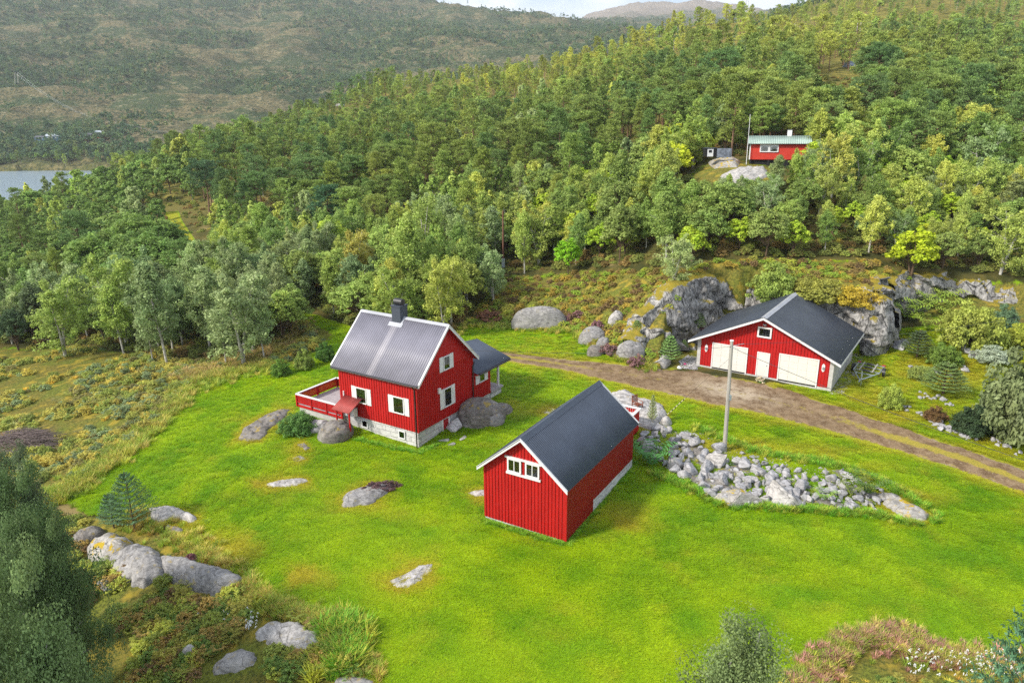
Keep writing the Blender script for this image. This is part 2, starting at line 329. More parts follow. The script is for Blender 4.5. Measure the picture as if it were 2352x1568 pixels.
M['blockwall'] = stonewall()
def rockmat(name, base, lich=.45, pale=.5):
    m, t, b, o = newmat(name); g = NB(t); v = g.pos()
    n0 = g.noise(v, .8, 5, .6); n1 = g.noise(g.map(v, (1, 1, 2.6)), 3.2, 8, .7, .6); n2 = g.noise(v, 22, 4, .7)
    c = g.mix(g.ramp(n1, .32, .68), tuple(x * .55 for x in base), tuple(min(1, x * 1.35) for x in base))
    c = g.mix(g.math('MULTIPLY', g.ramp(n0, .5, .72), pale), c, (.50, .48, .45)); c = g.mix(g.math('MULTIPLY', g.ramp(n2, .55, .75), .5), c, tuple(x * .5 for x in base))
    cr_ = g.vor(g.map(v, (1, 1, 1.6)), .9, 'DISTANCE_TO_EDGE'); cf = g.ramp(g.math('ADD', cr_, g.math('MULTIPLY', g.noise(v, 4, 3), .06)), .025, .05, 1, 0); c = g.mix(g.math('MULTIPLY', cf, .75), c, (.05, .045, .04))
    nm = g.n.new('ShaderNodeNewGeometry'); sp = g.n.new('ShaderNodeSeparateXYZ'); g.l.new(nm.outputs['Normal'], sp.inputs[0])
    lf = g.math('MULTIPLY', g.ramp(g.noise(v, 1.9, 6, .65), .60 - .1 * lich, .68 - .1 * lich), g.ramp(sp.outputs[2], .45, .8))
    c = g.mix(g.math('MULTIPLY', lf, lich * 1.6 if lich < .62 else 1.), c, g.mix(g.noise(v, 9, 3), (.30, .26, .01), (.42, .25, .02))); g.set(b.inputs['Base Color'], c); b.inputs['Roughness'].default_value = .9
    g.bump(g.math('ADD', n1, g.math('MULTIPLY', n2, .4)), .7, .05, b); return m
M['rock'] = rockmat('grey_gneiss', (.235, .228, .222), .28)
M['rock_pale'] = rockmat('pale_gneiss', (.36, .345, .33), .2, .7)
M['rock_dark'] = rockmat('brown_grey_rock', (.17, .155, .14), .4, .3)
M['rubble'] = rockmat('rubble_stone', (.31, .305, .31), .12, .5)
M['rock_moss'] = rockmat('lichen_covered_rock', (.30, .285, .26), .8, .5)
def cliffmat():
    m, t, b, o = newmat('blasted_cliff'); g = NB(t); v = g.pos()
    n1 = g.noise(g.map(v, (1.3, 1.3, .8)), 1.5, 8, .72, .8); n2 = g.noise(g.map(v, (1, 1, .45)), 3.2, 8, .75); n3_ = g.noise(v, 14, 4, .7)
    c = g.mix(g.ramp(n1, .38, .60), (.12, .115, .11), (.40, .385, .36)); c = g.mix(g.ramp(n2, .50, .62), c, (.065, .062, .058)); c = g.mix(g.math('MULTIPLY', g.ramp(n3_, .5, .7), .5), c, (.55, .53, .50))
    e = g.vor(g.map(v, (1, 1, .5)), .75, 'DISTANCE_TO_EDGE'); c = g.mix(g.ramp(g.math('ADD', e, g.math('MULTIPLY', g.noise(v, 3, 3), .08)), .04, .075, .9, 0), c, (.02, .019, .018))
    nm = g.n.new('ShaderNodeNewGeometry'); sp = g.n.new('ShaderNodeSeparateXYZ'); g.l.new(nm.outputs['Normal'], sp.inputs[0])
    mo = g.ramp(g.math('ADD', sp.outputs[2], g.math('MULTIPLY', g.math('SUBTRACT', g.noise(v, 1.4, 5, .7), .5), 1.6)), .62, .80); c = g.mix(mo, c, g.mix(g.noise(v, 2.2, 4), (.12, .14, .02), (.36, .24, .02)))
    g.set(b.inputs['Base Color'], c); b.inputs['Roughness'].default_value = .9; g.bump(g.math('ADD', g.math('ADD', n1, n2), g.math('MULTIPLY', n3_, .3)), 1, .12, b); return m
M['cliff'] = cliffmat()
def groundmat():
    m, t, b, o = newmat('ground_cover'); g = NB(t); v = g.pos()
    big = g.noise(v, .10, 4, .5); mid = g.noise(v, .55, 5, .6); fin = g.noise(g.map(v, (1, 1, 1)), 5.5, 6, .75); str_ = g.noise(g.map(v, (.7, 3.2, 1), (0, 0, .35)), 1.6, 6, .72)
    lawn = g.mix(g.ramp(mid, .35, .65), (.145, .285, .004), (.235, .35, .004)); lawn = g.mix(g.ramp(str_, .38, .66), g.mix(.5, lawn, (.070, .185, .004)), lawn); lawn = g.mix(g.math('MULTIPLY', g.ramp(big, .42, .62), .6), lawn, (.23, .29, .006))
    lawn = g.mix(g.math('MULTIPLY', g.ramp(fin, .5, .75), .45), lawn, (.05, .14, .003))
    dry = g.mix(g.ramp(fin, .35, .65), (.33, .32, .02), (.20, .19, .02)); tan = g.mix(g.ramp(fin, .35, .65), (.34, .25, .10), (.17, .13, .05))
    heath = g.mix(g.ramp(g.noise(v, .45, 5), .35, .62), (.16, .18, .028), (.20, .16, .035)); heath = g.mix(g.ramp(fin, .42, .62), heath, (.07, .08, .018)); heath = g.mix(g.math('MULTIPLY', g.ramp(g.noise(v, .9, 4), .52, .66), .75), heath, (.34, .26, .035))
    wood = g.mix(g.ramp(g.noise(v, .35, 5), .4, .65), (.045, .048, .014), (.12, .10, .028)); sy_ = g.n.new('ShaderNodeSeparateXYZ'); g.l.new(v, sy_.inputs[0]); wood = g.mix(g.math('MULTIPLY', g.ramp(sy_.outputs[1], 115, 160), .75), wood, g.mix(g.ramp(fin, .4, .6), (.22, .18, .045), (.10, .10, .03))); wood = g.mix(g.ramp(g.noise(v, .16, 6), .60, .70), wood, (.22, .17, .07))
    dirt = g.mix(g.ramp(g.noise(v, 1.4, 6, .7), .35, .65), (.16, .105, .065), (.33, .25, .17))
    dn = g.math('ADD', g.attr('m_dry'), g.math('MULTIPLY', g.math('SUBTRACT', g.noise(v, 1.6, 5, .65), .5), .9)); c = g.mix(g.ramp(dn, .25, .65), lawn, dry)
    tn = g.math('ADD', g.attr('m_tan'), g.math('MULTIPLY', g.math('SUBTRACT', g.noise(v, 1.1, 6, .7), .5), 1.0)); c = g.mix(g.ramp(tn, .3, .8), c, tan)
    e = g.math('MULTIPLY', g.math('SUBTRACT', g.noise(v, .9, 5, .65), .5), .8)
    c = g.mix(g.ramp(g.math('ADD', g.attr('m_heath'), e), .35, .6), c, heath); c = g.mix(g.ramp(g.math('ADD', g.attr('m_wood'), e), .4, .6), c, wood)
    dd = g.math('ADD', g.attr('m_dirt'), g.math('MULTIPLY', g.math('SUBTRACT', g.noise(v, 2.2, 6, .7), .5), .9)); c = g.mix(g.ramp(dd, .45, .62), c, dirt)
    g.set(b.inputs['Base Color'], c); b.inputs['Roughness'].default_value = .95; b.inputs['Specular IOR Level'].default_value = .1
    g.bump(g.math('ADD', g.math('MULTIPLY', fin, .5), str_), .75, .16, b); return m
M['ground'] = groundmat()
def hillmat():
    m, t, b, o = newmat('far_hillside'); g = NB(t); v = g.pos()
    a = g.noise(g.map(v, (1, 1, 3)), .012, 6, .65); f = g.noise(g.map(v, (1, 1, 2)), .09, 6, .7); k = g.noise(v, .35, 4, .7)
    c = g.mix(g.ramp(a, .45, .56), (.070, .095, .042), (.20, .165, .085)); c = g.mix(g.ramp(f, .50, .68), c, (.30, .26, .15)); c = g.mix(g.ramp(k, .42, .62), c, (.055, .07, .04))
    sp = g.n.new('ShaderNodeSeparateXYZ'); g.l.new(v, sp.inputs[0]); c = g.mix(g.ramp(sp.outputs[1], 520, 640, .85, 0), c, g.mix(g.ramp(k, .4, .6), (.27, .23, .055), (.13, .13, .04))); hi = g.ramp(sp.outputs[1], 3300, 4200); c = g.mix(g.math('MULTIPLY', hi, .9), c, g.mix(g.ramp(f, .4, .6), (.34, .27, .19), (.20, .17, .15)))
    g.set(b.inputs['Base Color'], c); b.inputs['Roughness'].default_value = 1; b.inputs['Specular IOR Level'].default_value = 0
    g.bump(f, 1, 4, b); return m
M['hill'] = hillmat()
def watermat():
    m, t, b, o = newmat('fjord_water'); g = NB(t); v = g.pos(); b.inputs['Base Color'].default_value = (.24, .31, .37, 1); b.inputs['Roughness'].default_value = .22; b.inputs['Specular IOR Level'].default_value = .6; b.inputs['IOR'].default_value = 1.33
    g.bump(g.noise(g.map(v, (1, .5, 1)), .8, 5, .65), .35, .5, b); return m
M['water'] = watermat()
def trackmat():
    m, t, b, o = newmat('dirt_track'); g = NB(t); v = g.pos(); s = g.attr('m_side'); n = g.noise(v, 1.3, 6, .7); f = g.noise(v, 9, 5, .7)
    c = g.mix(g.ramp(n, .35, .65), (.115, .072, .038), (.23, .16, .092)); c = g.mix(g.ramp(f, .5, .72), c, (.34, .27, .18)); c = g.mix(g.math('MULTIPLY', g.attr('m_pale'), g.ramp(n, .3, .6)), c, (.42, .36, .27))
    gr = g.mix(g.ramp(f, .35, .65), (.36, .27, .05), (.20, .19, .03)); c = g.mix(g.ramp(g.math('ADD', s, g.math('MULTIPLY', g.math('SUBTRACT', g.noise(v, 1.7, 6, .75), .5), 2.2)), .40, .95), c, gr)
    g.set(b.inputs['Base Color'], c); b.inputs['Roughness'].default_value = .95; b.inputs['Specular IOR Level'].default_value = .1; g.bump(g.math('ADD', f, n), .6, .05, b); return m
M['track'] = trackmat()
def leafmat(name, inst=False, trans=.35, hue=.05):
    m, t, b, o = newmat(name); g = NB(t)
    if inst: colr = g.attr('tint', 'INSTANCER', 'Color')
    else: colr = g.n.new('ShaderNodeObjectInfo').outputs['Color']
    lv = g.attr('lv'); v = g.obj(); pn = g.noise(v, .9, 3)
    hs = g.n.new('ShaderNodeHueSaturation'); g.set(hs.inputs['Color'], colr)
    g.set(hs.inputs['Value'], g.math('ADD', 1.1, g.math('MULTIPLY', lv, 2.1))); g.set(hs.inputs['Hue'], g.math('ADD', .5 - hue / 2, g.math('MULTIPLY', pn, hue)))
    b.inputs['Roughness'].default_value = .6; b.inputs['Specular IOR Level'].default_value = .25; g.l.new(hs.outputs[0], b.inputs['Base Color'])
    tr = g.n.new('ShaderNodeBsdfTranslucent'); g.l.new(g.mix(.5, hs.outputs[0], (.25, .35, .03), 'MIX') if False else hs.outputs[0], tr.inputs['Color']); mxs = g.n.new('ShaderNodeMixShader'); mxs.inputs[0].default_value = trans
    g.l.new(b.outputs[0], mxs.inputs[1]); g.l.new(tr.outputs[0], mxs.inputs[2]); g.l.new(mxs.outputs[0], o.inputs['Surface']); return m
M['leaf'] = leafmat('foliage'); M['leaf_i'] = leafmat('foliage_mass', True)
M['needle'] = leafmat('needles', False, .15, .03); M['needle_i'] = leafmat('needles_mass', True, .15, .03)
M['bark_birch'] = paint('birch_bark', (.42, .40, .35), .85, .45, 5, .3, stretch=(1, 1, .6))
M['bark_pine'] = paint('pine_bark', (.19, .115, .07), .9, .4, 5, .4)
M['bark_dead'] = paint('dead_grey_wood', (.34, .32, .29), .9, .3, 5, .3)
M['stem'] = paint('brown_twigs', (.12, .08, .05), .9, .3, 5, .3)

# ------------------------------------------------------------------ ground masks, drawn on the photo's own coordinates
LAWN = [(135,1140),(240,1070),(330,1000),(430,895),(540,855),(640,842),(735,805),(770,770),(690,728),(625,708),(625,698),(720,722),(815,752),(900,770),(1030,775),(1075,745),(1170,750),(1310,757),(1330,785),(1380,805),(1440,838),(1500,850),(1560,850),(1620,860),(1900,895),(1960,920),(2070,955),(2180,1000),(2352,1075),(2700,1200),(2700,1700),(2352,1545),(2230,1520),(2120,1500),(2050,1455),(1960,1470),(1880,1540),(1820,1600),(900,1600),(835,1560),(780,1440),(640,1400),(575,1370),(470,1275),(420,1240),(380,1200),(300,1190),(200,1180)]
GARDEN = [(1960,800),(2020,760),(2200,740),(2450,740),(2450,1115),(2352,1085),(2180,1010),(2070,965),(1960,930),(1900,900)]
FIELD = [(-400,850),(0,800),(200,800),(420,830),(600,840),(700,750),(640,700),(760,735),(800,760),(640,850),(540,855),(430,895),(330,1000),(240,1070),(135,1140),(60,1180),(-400,1300)]
BANK = [(1075,745),(1110,700),(1150,645),(1230,635),(1480,620),(1560,630),(1640,600),(1800,600),(2000,600),(2100,640),(2352,650),(2500,650),(2500,760),(2040,720),(1960,700),(1560,860),(1440,838),(1380,805),(1330,785),(1310,757),(1170,750)]
BOTTOM = [(-500,1100),(60,1180),(200,1185),(300,1190),(420,1240),(470,1275),(575,1370),(700,1400),(790,1450),(850,1580),(850,1900),(-500,1900)]
BOTTOM_R = [(1800,1620),(1880,1540),(1960,1465),(2050,1450),(2120,1500),(2230,1515),(2352,1545),(2700,1700),(2700,2100),(1800,1900)]
ROAD = [(1075,800,5),(1150,818,9),(1300,838,13),(1450,862,24),(1600,887,34),(1750,915,36),(1900,957,31),(2050,1003,27),(2200,1052,26),(2352,1105,27),(2600,1210,30)]
CABIN_ROCK = [(1590,400),(1640,365),(1720,372),(1770,385),(1780,410),(1690,435),(1600,425)]
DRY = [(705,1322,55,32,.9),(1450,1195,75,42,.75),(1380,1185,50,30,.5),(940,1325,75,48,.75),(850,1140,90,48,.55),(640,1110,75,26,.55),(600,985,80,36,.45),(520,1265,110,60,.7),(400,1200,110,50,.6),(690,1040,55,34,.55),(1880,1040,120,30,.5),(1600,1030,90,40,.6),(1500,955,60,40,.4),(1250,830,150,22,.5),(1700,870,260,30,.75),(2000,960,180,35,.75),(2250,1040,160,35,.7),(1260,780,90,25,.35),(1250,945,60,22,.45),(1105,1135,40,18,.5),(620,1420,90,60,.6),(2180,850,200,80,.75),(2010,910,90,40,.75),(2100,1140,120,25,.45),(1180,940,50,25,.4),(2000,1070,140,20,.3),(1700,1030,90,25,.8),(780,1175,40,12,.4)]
TAN = [(1870,1035,90,24,.9),(1440,1185,55,25,.8),(1400,1225,60,18,.4),(1620,860,40,16,.8),(1720,880,120,26,.55),(1960,930,60,22,.6),(1700,1022,60,12,.6),(505,1277,14,8,.8),(1290,820,120,10,.5),(905,1290,30,9,.8)]
RINGS = [[(545,1008),(560,985),(600,962),(640,944),(668,940),(655,962),(622,985),(600,1012),(570,1016)],[(680,1022),(700,1015),(715,1030),(700,1036)],[(664,1052),(690,1046),(706,1052),(690,1060),(670,1058)],[(604,1112),(640,1103),(700,1099),(706,1106),(680,1116),(620,1124)],[(575,1103),(600,1108),(606,1118),(585,1112)],[(782,1150),(800,1132),(850,1118),(905,1112),(890,1135),(850,1160),(812,1168),(785,1163)],[(888,1335),(930,1318),(962,1298),(995,1296),(990,1315),(955,1345),(935,1356),(905,1348)],[(1070,1133),(1090,1127),(1120,1126),(1120,1142),(1095,1143)],[(345,1172),(380,1166),(420,1172),(462,1194),(440,1204),(395,1190),(370,1200),(345,1195)],[(385,1205),(420,1215),(425,1232),(400,1226),(380,1215)],[(365,1290),(400,1282),(445,1292),(500,1310),(560,1332),(540,1352),(500,1372),(470,1365),(420,1345),(380,1330)],[(580,1452),(620,1430),(680,1430),(735,1455),(740,1482),(715,1500),(660,1492),(600,1472)],[(488,1530),(520,1502),(560,1492),(596,1505),(585,1530),(540,1545),(495,1548)],[(765,1562),(800,1552),(860,1565),(860,1600),(765,1600)],[(1400,905),(1440,900),(1470,918),(1520,935),(1535,955),(1500,990),(1470,985),(1440,960),(1410,935)],[(1240,945),(1260,935),(1280,940),(1262,955)],[(1655,405),(1680,392),(1720,386),(1762,392),(1765,405),(1730,420),(1690,425),(1660,420)],[(1625,375),(1660,366),(1700,370),(1695,385),(1640,388)],[(570,540),(600,528),(640,530),(655,542),(610,555)],[(2020,1135),(2050,1140),(2100,1165),(2142,1188),(2130,1198),(2085,1195),(2050,1178),(2025,1160)]]
def masks(P):
    q = proj(P); X, Y = q[:, 0], q[:, 1]; w = lambda d, s: np.clip(.5 - d / s, 0, 1)
    lawn = w(sdist(X, Y, LAWN), 20); garden = w(sdist(X, Y, GARDEN), 30); field = w(sdist(X, Y, FIELD), 40); bank = w(sdist(X, Y, BANK), 45)
    bot = np.maximum(w(sdist(X, Y, BOTTOM), 30), w(sdist(X, Y, BOTTOM_R), 30)); cab = w(sdist(X, Y, CABIN_ROCK), 30)
    green = np.maximum(lawn, garden); heath = np.maximum.reduce([field, bank, bot, cab]) * (1 - green)
    pathg = w(sdist(X, Y, [(378,488),(410,485),(420,510),(455,560),(430,555),(395,520)]), 8)
    wood = np.clip(1 - np.maximum.reduce([green, heath, pathg]), 0, 1)
    dry = garden * .42 + pathg * .6
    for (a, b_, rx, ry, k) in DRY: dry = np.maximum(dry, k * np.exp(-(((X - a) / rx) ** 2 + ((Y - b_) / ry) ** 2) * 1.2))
    for pg in RINGS:
        pa = np.array(pg, float); near = (X > pa[:, 0].min() - 60) & (X < pa[:, 0].max() + 60) & (Y > pa[:, 1].min() - 60) & (Y < pa[:, 1].max() + 60)
        if near.any(): dry[near] = np.maximum(dry[near], .78 * np.exp(-np.maximum(sdist(X[near], Y[near], pg), 0) / 11))
    tan = np.zeros(len(X))
    for (a, b_, rx, ry, k) in TAN: tan = np.maximum(tan, k * np.exp(-(((X - a) / rx) ** 2 + ((Y - b_) / ry) ** 2) * 1.2))
    pts = np.array(ROAD, float); d = pdist(X, Y, [tuple(p[:2]) for p in pts]); hw = np.interp(X, pts[:, 0], pts[:, 2])
    dirt = np.clip(.5 - (d - hw * .92) / (hw * .5 + 4), 0, 1) * (X > 1080); dry = np.maximum(dry, np.exp(-np.maximum(d - hw, 0) / 16) * .62 * (X > 1080))
    dirt = np.maximum(dirt, .75 * np.exp(-(((X - 1660) / 90) ** 2 + ((Y - 880) / 16) ** 2)))
    return dict(m_lawn=lawn, m_dry=dry, m_tan=tan, m_heath=heath, m_wood=wood, m_dirt=dirt)

def sheet(name, u0, u1, nu, y0, y1, ny, mat, attrs=True):
    us = np.linspace(u0, u1, nu); ys = np.exp(np.linspace(math.log(y0), math.log(y1), ny)); U, Y = np.meshgrid(us, ys); X = U * Y
    Z = ground_h(X.ravel(), Y.ravel()); V = np.stack([X.ravel(), Y.ravel(), Z], -1)
    i = np.arange(ny - 1)[:, None] * nu + np.arange(nu - 1)[None]; i = i.ravel(); q = np.stack([i, i + 1, i + nu + 1, i + nu], -1)
    me = smooth(npmesh(name, V, q))
    if attrs:
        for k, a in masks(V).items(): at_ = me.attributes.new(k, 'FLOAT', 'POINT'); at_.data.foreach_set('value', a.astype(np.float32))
    o = addobj(name, me, mat); tag(o, kind='structure'); return o
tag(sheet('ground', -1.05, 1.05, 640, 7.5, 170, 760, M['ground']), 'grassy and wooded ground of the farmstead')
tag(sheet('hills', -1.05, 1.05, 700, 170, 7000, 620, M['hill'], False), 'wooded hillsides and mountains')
me = npmesh('fjord', [(-900, 120, -32), (60, 120, -32), (60, 640, -32), (-900, 640, -32)], quads=[(0, 1, 2, 3)]); tag(addobj('water', me, M['water']), 'calm fjord water below the wood', kind='structure')

def track():
    pts = np.array(ROAD, float); X = np.linspace(1085, 2600, 420); cy = np.interp(X, pts[:, 0], pts[:, 1]); hw = np.interp(X, pts[:, 0], pts[:, 2])
    K = np.ones(15) / 15; cy = np.convolve(np.pad(cy, 7, 'edge'), K, 'valid'); hw = np.convolve(np.pad(hw, 7, 'edge'), K, 'valid')
    ns = 31; s = np.linspace(-1, 1, ns); edge = fbm(X / 40, X * 0, 31, 3) * .35; edge2 = fbm(X / 34, X * 0 + 9, 33, 3) * .35
    SX = np.repeat(X[:, None], ns, 1); w = np.where(s[None] < 0, hw[:, None] * (.92 + edge[:, None]), hw[:, None] * (.92 + edge2[:, None])); SY = cy[:, None] + s[None] * w
    P = hit(SX.ravel(), SY.ravel(), 30, 110)
    P[:, 2] += .05
    edgef = np.abs(np.repeat(s[None], len(X), 0)).ravel(); P[:, 2] -= np.where(edgef > .97, .10, 0)
    i = np.arange(len(X) - 1)[:, None] * ns + np.arange(ns - 1)[None]; i = i.ravel(); me = smooth(npmesh('track', P, np.stack([i, i + ns, i + ns + 1, i + 1], -1)))
    sx = SX.ravel(); ss = np.repeat(s[None], len(X), 0).ravel()
    mid = np.exp(-((ss + .02 + .15 * fbm(sx / 60, sx * 0, 5)) / .34) ** 2) * (.45 + .75 * sstep(1850, 2100, sx) + .5 * (1 - sstep(1150, 1420, sx))) + sstep(.78, 1.0, np.abs(ss)) * .55 + .12 * (1 - sstep(1150, 1500, sx))
    pale = np.exp(-((sx - 1690) / 90) ** 2 - ((ss + .1) / .6) ** 2) * .9
    for k, a in (('m_side', mid), ('m_pale', pale)): at_ = me.attributes.new(k, 'FLOAT', 'POINT'); at_.data.foreach_set('value', a.astype(np.float32))
    tag(addobj('track', me, M['track']), 'rutted dirt track with a grassy middle', kind='structure')
track()

# ------------------------------------------------------------------ buildings
def boards(mb, a, b, z0, ztop, n, th=.02, wd=.10, step=.24, off=.03):
    """battens on the wall from a to b (2D), bottom z0 and top given by ztop(t); n = outward normal"""
    a = Vector((*a, 0)); b = Vector((*b, 0)); L = (b - a).length; d = (b - a) / L; n = Vector((*n, 0)); k = int(L / step); 
    for i in range(k + 1):
        t = (i + .5) * L / (k + 1) if k else L / 2; h = min(ztop(max(t - wd / 2, 0)), ztop(min(t + wd / 2, L)))
        if h <= z0 + .05: continue
        p = a + d * t; q = [p - d * wd / 2 + n * off * 0, p + d * wd / 2, p + d * wd / 2 + n * th, p - d * wd / 2 + n * th]
        mb.prism([(v.x, v.y, z0) for v in q], (0, 0, h - z0))
def ribbed(name, p0, p1, p2, pitch, amp, mat, parent, thick=.03):
    """corrugated sheet: ribs run p0->p2, repeated along p0->p1; rounded waves"""
    p0, p1, p2 = map(lambda v: np.array(v, float), (p0, p1, p2)); L = np.linalg.norm(p1 - p0); n = np.cross(p1 - p0, p2 - p0); n /= np.linalg.norm(n)
    if n[2] < 0: n = -n
    k = max(int(L / pitch) * 6, 12); t = np.linspace(0, 1, k + 1); w = amp * np.cos(t * int(L / pitch) * 2 * math.pi)
    top = p0 + t[:, None] * (p1 - p0) + n * (w[:, None] + thick); bot = top + (p2 - p0)
    m = 2 * (k + 1); V = np.concatenate([top, bot, top - n * thick, bot - n * thick]); i = np.arange(k)
    q = [np.stack([i, i + 1, i + k + 2, i + k + 1], -1), np.stack([m + i, m + i + k + 1, m + i + k + 2, m + i + 1], -1), np.stack([i, m + i, m + i + 1, i + 1], -1), np.stack([i + k + 1, i + k + 2, m + i + k + 2, m + i + k + 1], -1)]
    q.append(np.array([[0, k + 1, m + k + 1, m]])); q.append(np.array([[k, m + k, m + 2 * k + 1, 2 * k + 1]]))
    me = npmesh(name, V, np.concatenate(q)); return addobj(name, me, mat, parent)
def window(parent, axis, c, w, h, face, sign, shutters=0, mull=(0, 0), curtain='none', fr=.07, name='window', label=None):
    """axis 'x': wall runs along local x at y=face, outward sign along y. axis 'y': wall runs along y at x=face. c=(run centre, z centre)"""
    def B(mb, r0, r1, o0, o1, z0, z1):
        lo, hi = sorted((face + sign * o0, face + sign * o1))
        return mb.box(r0, r1, lo, hi, z0, z1) if axis == 'x' else mb.box(lo, hi, r0, r1, z0, z1)
    r0, r1, z0, z1 = c[0] - w / 2, c[0] + w / 2, c[1] - h / 2, c[1] + h / 2
    f = MB(); B(f, r0, r1, -.02, .09, z1 - fr, z1); B(f, r0, r1, -.02, .11, z0, z0 + fr); B(f, r0, r0 + fr, -.02, .085, z0 + fr, z1 - fr); B(f, r1 - fr, r1, -.02, .085, z0 + fr, z1 - fr)
    for i in range(mull[0]): x = r0 + (i + 1) * w / (mull[0] + 1); B(f, x - .022, x + .022, -.02, .08, z0 + fr, z1 - fr)
    for i in range(mull[1]): z = z0 + (i + 1) * h / (mull[1] + 1); B(f, r0 + fr, r1 - fr, .055, .078, z - .02, z + .02)
    o = f.build(name, M['white'], parent)
    if label: o['label'] = label
    B(MB(), r0 + fr, r1 - fr, .058, .064, z0 + fr, z1 - fr).build('pane', M['glass'], o)
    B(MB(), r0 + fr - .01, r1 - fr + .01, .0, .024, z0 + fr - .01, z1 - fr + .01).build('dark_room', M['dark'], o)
    cm = MB()
    def wav(ra, rb, za, zb):
        nn = max(int((rb - ra) / .05), 2)
        for k in range(nn): x0 = ra + (rb - ra) * k / nn; x1 = ra + (rb - ra) * (k + .8) / nn; B(cm, x0, x1, .03, .036 + .006 * (k % 2), za + (.04 if k % 3 else 0), zb)
    if curtain in ('sides', 'both'): wav(r0 + fr, r0 + fr + w * .16, z0 + fr, z1 - fr); wav(r1 - fr - w * .12, r1 - fr, z0 + fr, z1 - fr)
    if curtain in ('valance', 'both'): wav(r0 + fr, r1 - fr, z1 - fr - h * (.30 if curtain == 'valance' else .14), z1 - fr)
    if curtain == 'left': wav(r0 + fr, r0 + fr + w * .3, z0 + fr, z1 - fr - h * .1)
    if cm.v: cm.build('curtain', M['curtain'], o)
    if shutters:
        for k, s in ((0, -1), (1, 1)):
            if s not in (shutters if isinstance(shutters, tuple) else (-1, 1)): continue
            sw = .42; a0 = r0 - sw - .01 if s < 0 else r1 + .01; sh = MB(); zz0, zz1 = z0 - .04, z1 + .03
            for j in range(5): B(sh, a0 + j * sw / 5, a0 + (j + 1) * sw / 5 - .012, .022, .05, zz0, zz1)
            B(sh, a0 + .01, a0 + sw - .02, .02, .035, zz0 + .01, zz1 - .01); B(sh, a0 + .02, a0 + sw - .03, .048, .062, zz0 + .15, zz0 + .22); B(sh, a0 + .02, a0 + sw - .03, .048, .062, zz1 - .22, zz1 - .15)
            sh.build('shutter', M['white'], o)
    return o
def gutter(mb, a, b, r=.07): mb.tube([a, b], r, 8)

# ---- the house
h = thing('farmhouse', 'red wooden farmhouse on a grey stone cellar with ribbed roof and dark chimney', 'house', (-6.435, 44.0, -19.954), -R(32.3))
L, Wd, hw, hr, og, oe, hf = 7.26, 6.5, 3.69, 6.79, .40, .22, 3.2
sl = (hr - hw) / (Wd / 2)
wall = MB()
wall.prism([(0, 0, 0), (0, Wd, 0), (0, Wd, hw), (0, Wd / 2, hr), (0, 0, hw)], (-L, 0, 0))
boards(wall, (-L, 0), (0, 0), 0, lambda t: hw, (0, -1), .03, .12, .235)
boards(wall, (0, 0), (0, Wd), 0, lambda t: min(3.8, hw + sl * min(t, Wd - t) - .02), (1, 0), .03, .12, .235)
boards(wall, (-L, 0), (-L, Wd), 0, lambda t: hw + sl * min(t, Wd - t) - .02, (-1, 0), .03, .12, .235)
for k in range(17):  # horizontal boards in the upper gable
    z = 3.82 + k * .17; m = (z + .16 - hw) / sl + .03
    if z + .17 < hr - .1: wall.prism([(.0, m, z), (.035, m, z), (.012, m, z + .16), (0, m, z + .16)], (0, Wd - 2 * m, 0))
wall.box(-.06, .05, -.05, .04, 0, hw - .1); wall.box(-.0, .05, Wd - .05, Wd + .04, 0, hw - .1)
wall.build('wall', M['red'], h)
c = MB(); c.box(-L + .03, -.03, .03, Wd - .03, -hf, -.003); c.build('stone_cellar', M['blockwall'], h)
# roof
y0, y1 = -oe, Wd + oe; ze = hw - sl * oe + .10; zr = hr + .10
roof = MB()
for s0, s1 in ((y0, Wd / 2), (y1, Wd / 2)):
    roof.prism([(-L - og, s0, ze - .14), (-L - og, s1, zr - .14), (-L - og, s1, zr - .02), (-L - og, s0, ze - .02)], (L + 2 * og, 0, 0))
ro = roof.build('roof', M['red_dark'], h)
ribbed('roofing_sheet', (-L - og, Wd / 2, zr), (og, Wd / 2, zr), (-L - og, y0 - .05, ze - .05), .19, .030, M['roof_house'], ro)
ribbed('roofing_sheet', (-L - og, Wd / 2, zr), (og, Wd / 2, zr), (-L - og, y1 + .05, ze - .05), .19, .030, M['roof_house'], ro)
rc = MB(); rc.prism([(-L - og - .02, Wd / 2 - .17, zr - .07), (-L - og - .02, Wd / 2, zr + .10), (-L - og - .02, Wd / 2 + .17, zr - .07), (-L - og - .02, Wd / 2, zr + .05)], (L + 2 * og + .04, 0, 0)); rc.build('ridge_cap', M['ridge'], ro)
for xs in (og, -L - og - .05):
    bb = MB()
    for s0 in (y0 - .02, y1 + .02):
        bb.prism([(xs, s0, ze - .20), (xs, Wd / 2, zr - .17), (xs, Wd / 2, zr + .05), (xs, s0, ze + .03)], (.05, 0, 0))
        bb.prism([(xs - .05, s0, ze + .03), (xs + .09, s0, ze + .03), (xs + .09, s0, ze + .065), (xs - .05, s0, ze + .065)], (0, Wd / 2 - s0, zr - ze))
    bb.build('bargeboard', M['white'], ro)
g_ = MB()
for yy in (y0 - .10, y1 + .10): gutter(g_, (-L - og, yy, ze - .10), (og - .05, yy, ze - .10))
g_.build('gutter', M['black'], ro)
f_ = MB(); f_.box(-L - og + .02, og - .02, y0 - .035, y0 - .003, ze - .22, ze - .03); f_.build('fascia', M['white'], ro)
dp = MB(); dp.tube([(-.12, y0 - .10, ze - .12), (-.10, -.10, ze - .45), (-.10, -.10, -1.4)], .045, 8); dp.build('downpipe', M['black'], h)
dp = MB(); dp.tube([(.16, Wd + .02, ze - .3), (.10, Wd - .10, ze - .7), (.10, Wd - .10, .1)], .045, 8); dp.build('downpipe', M['black'], h)
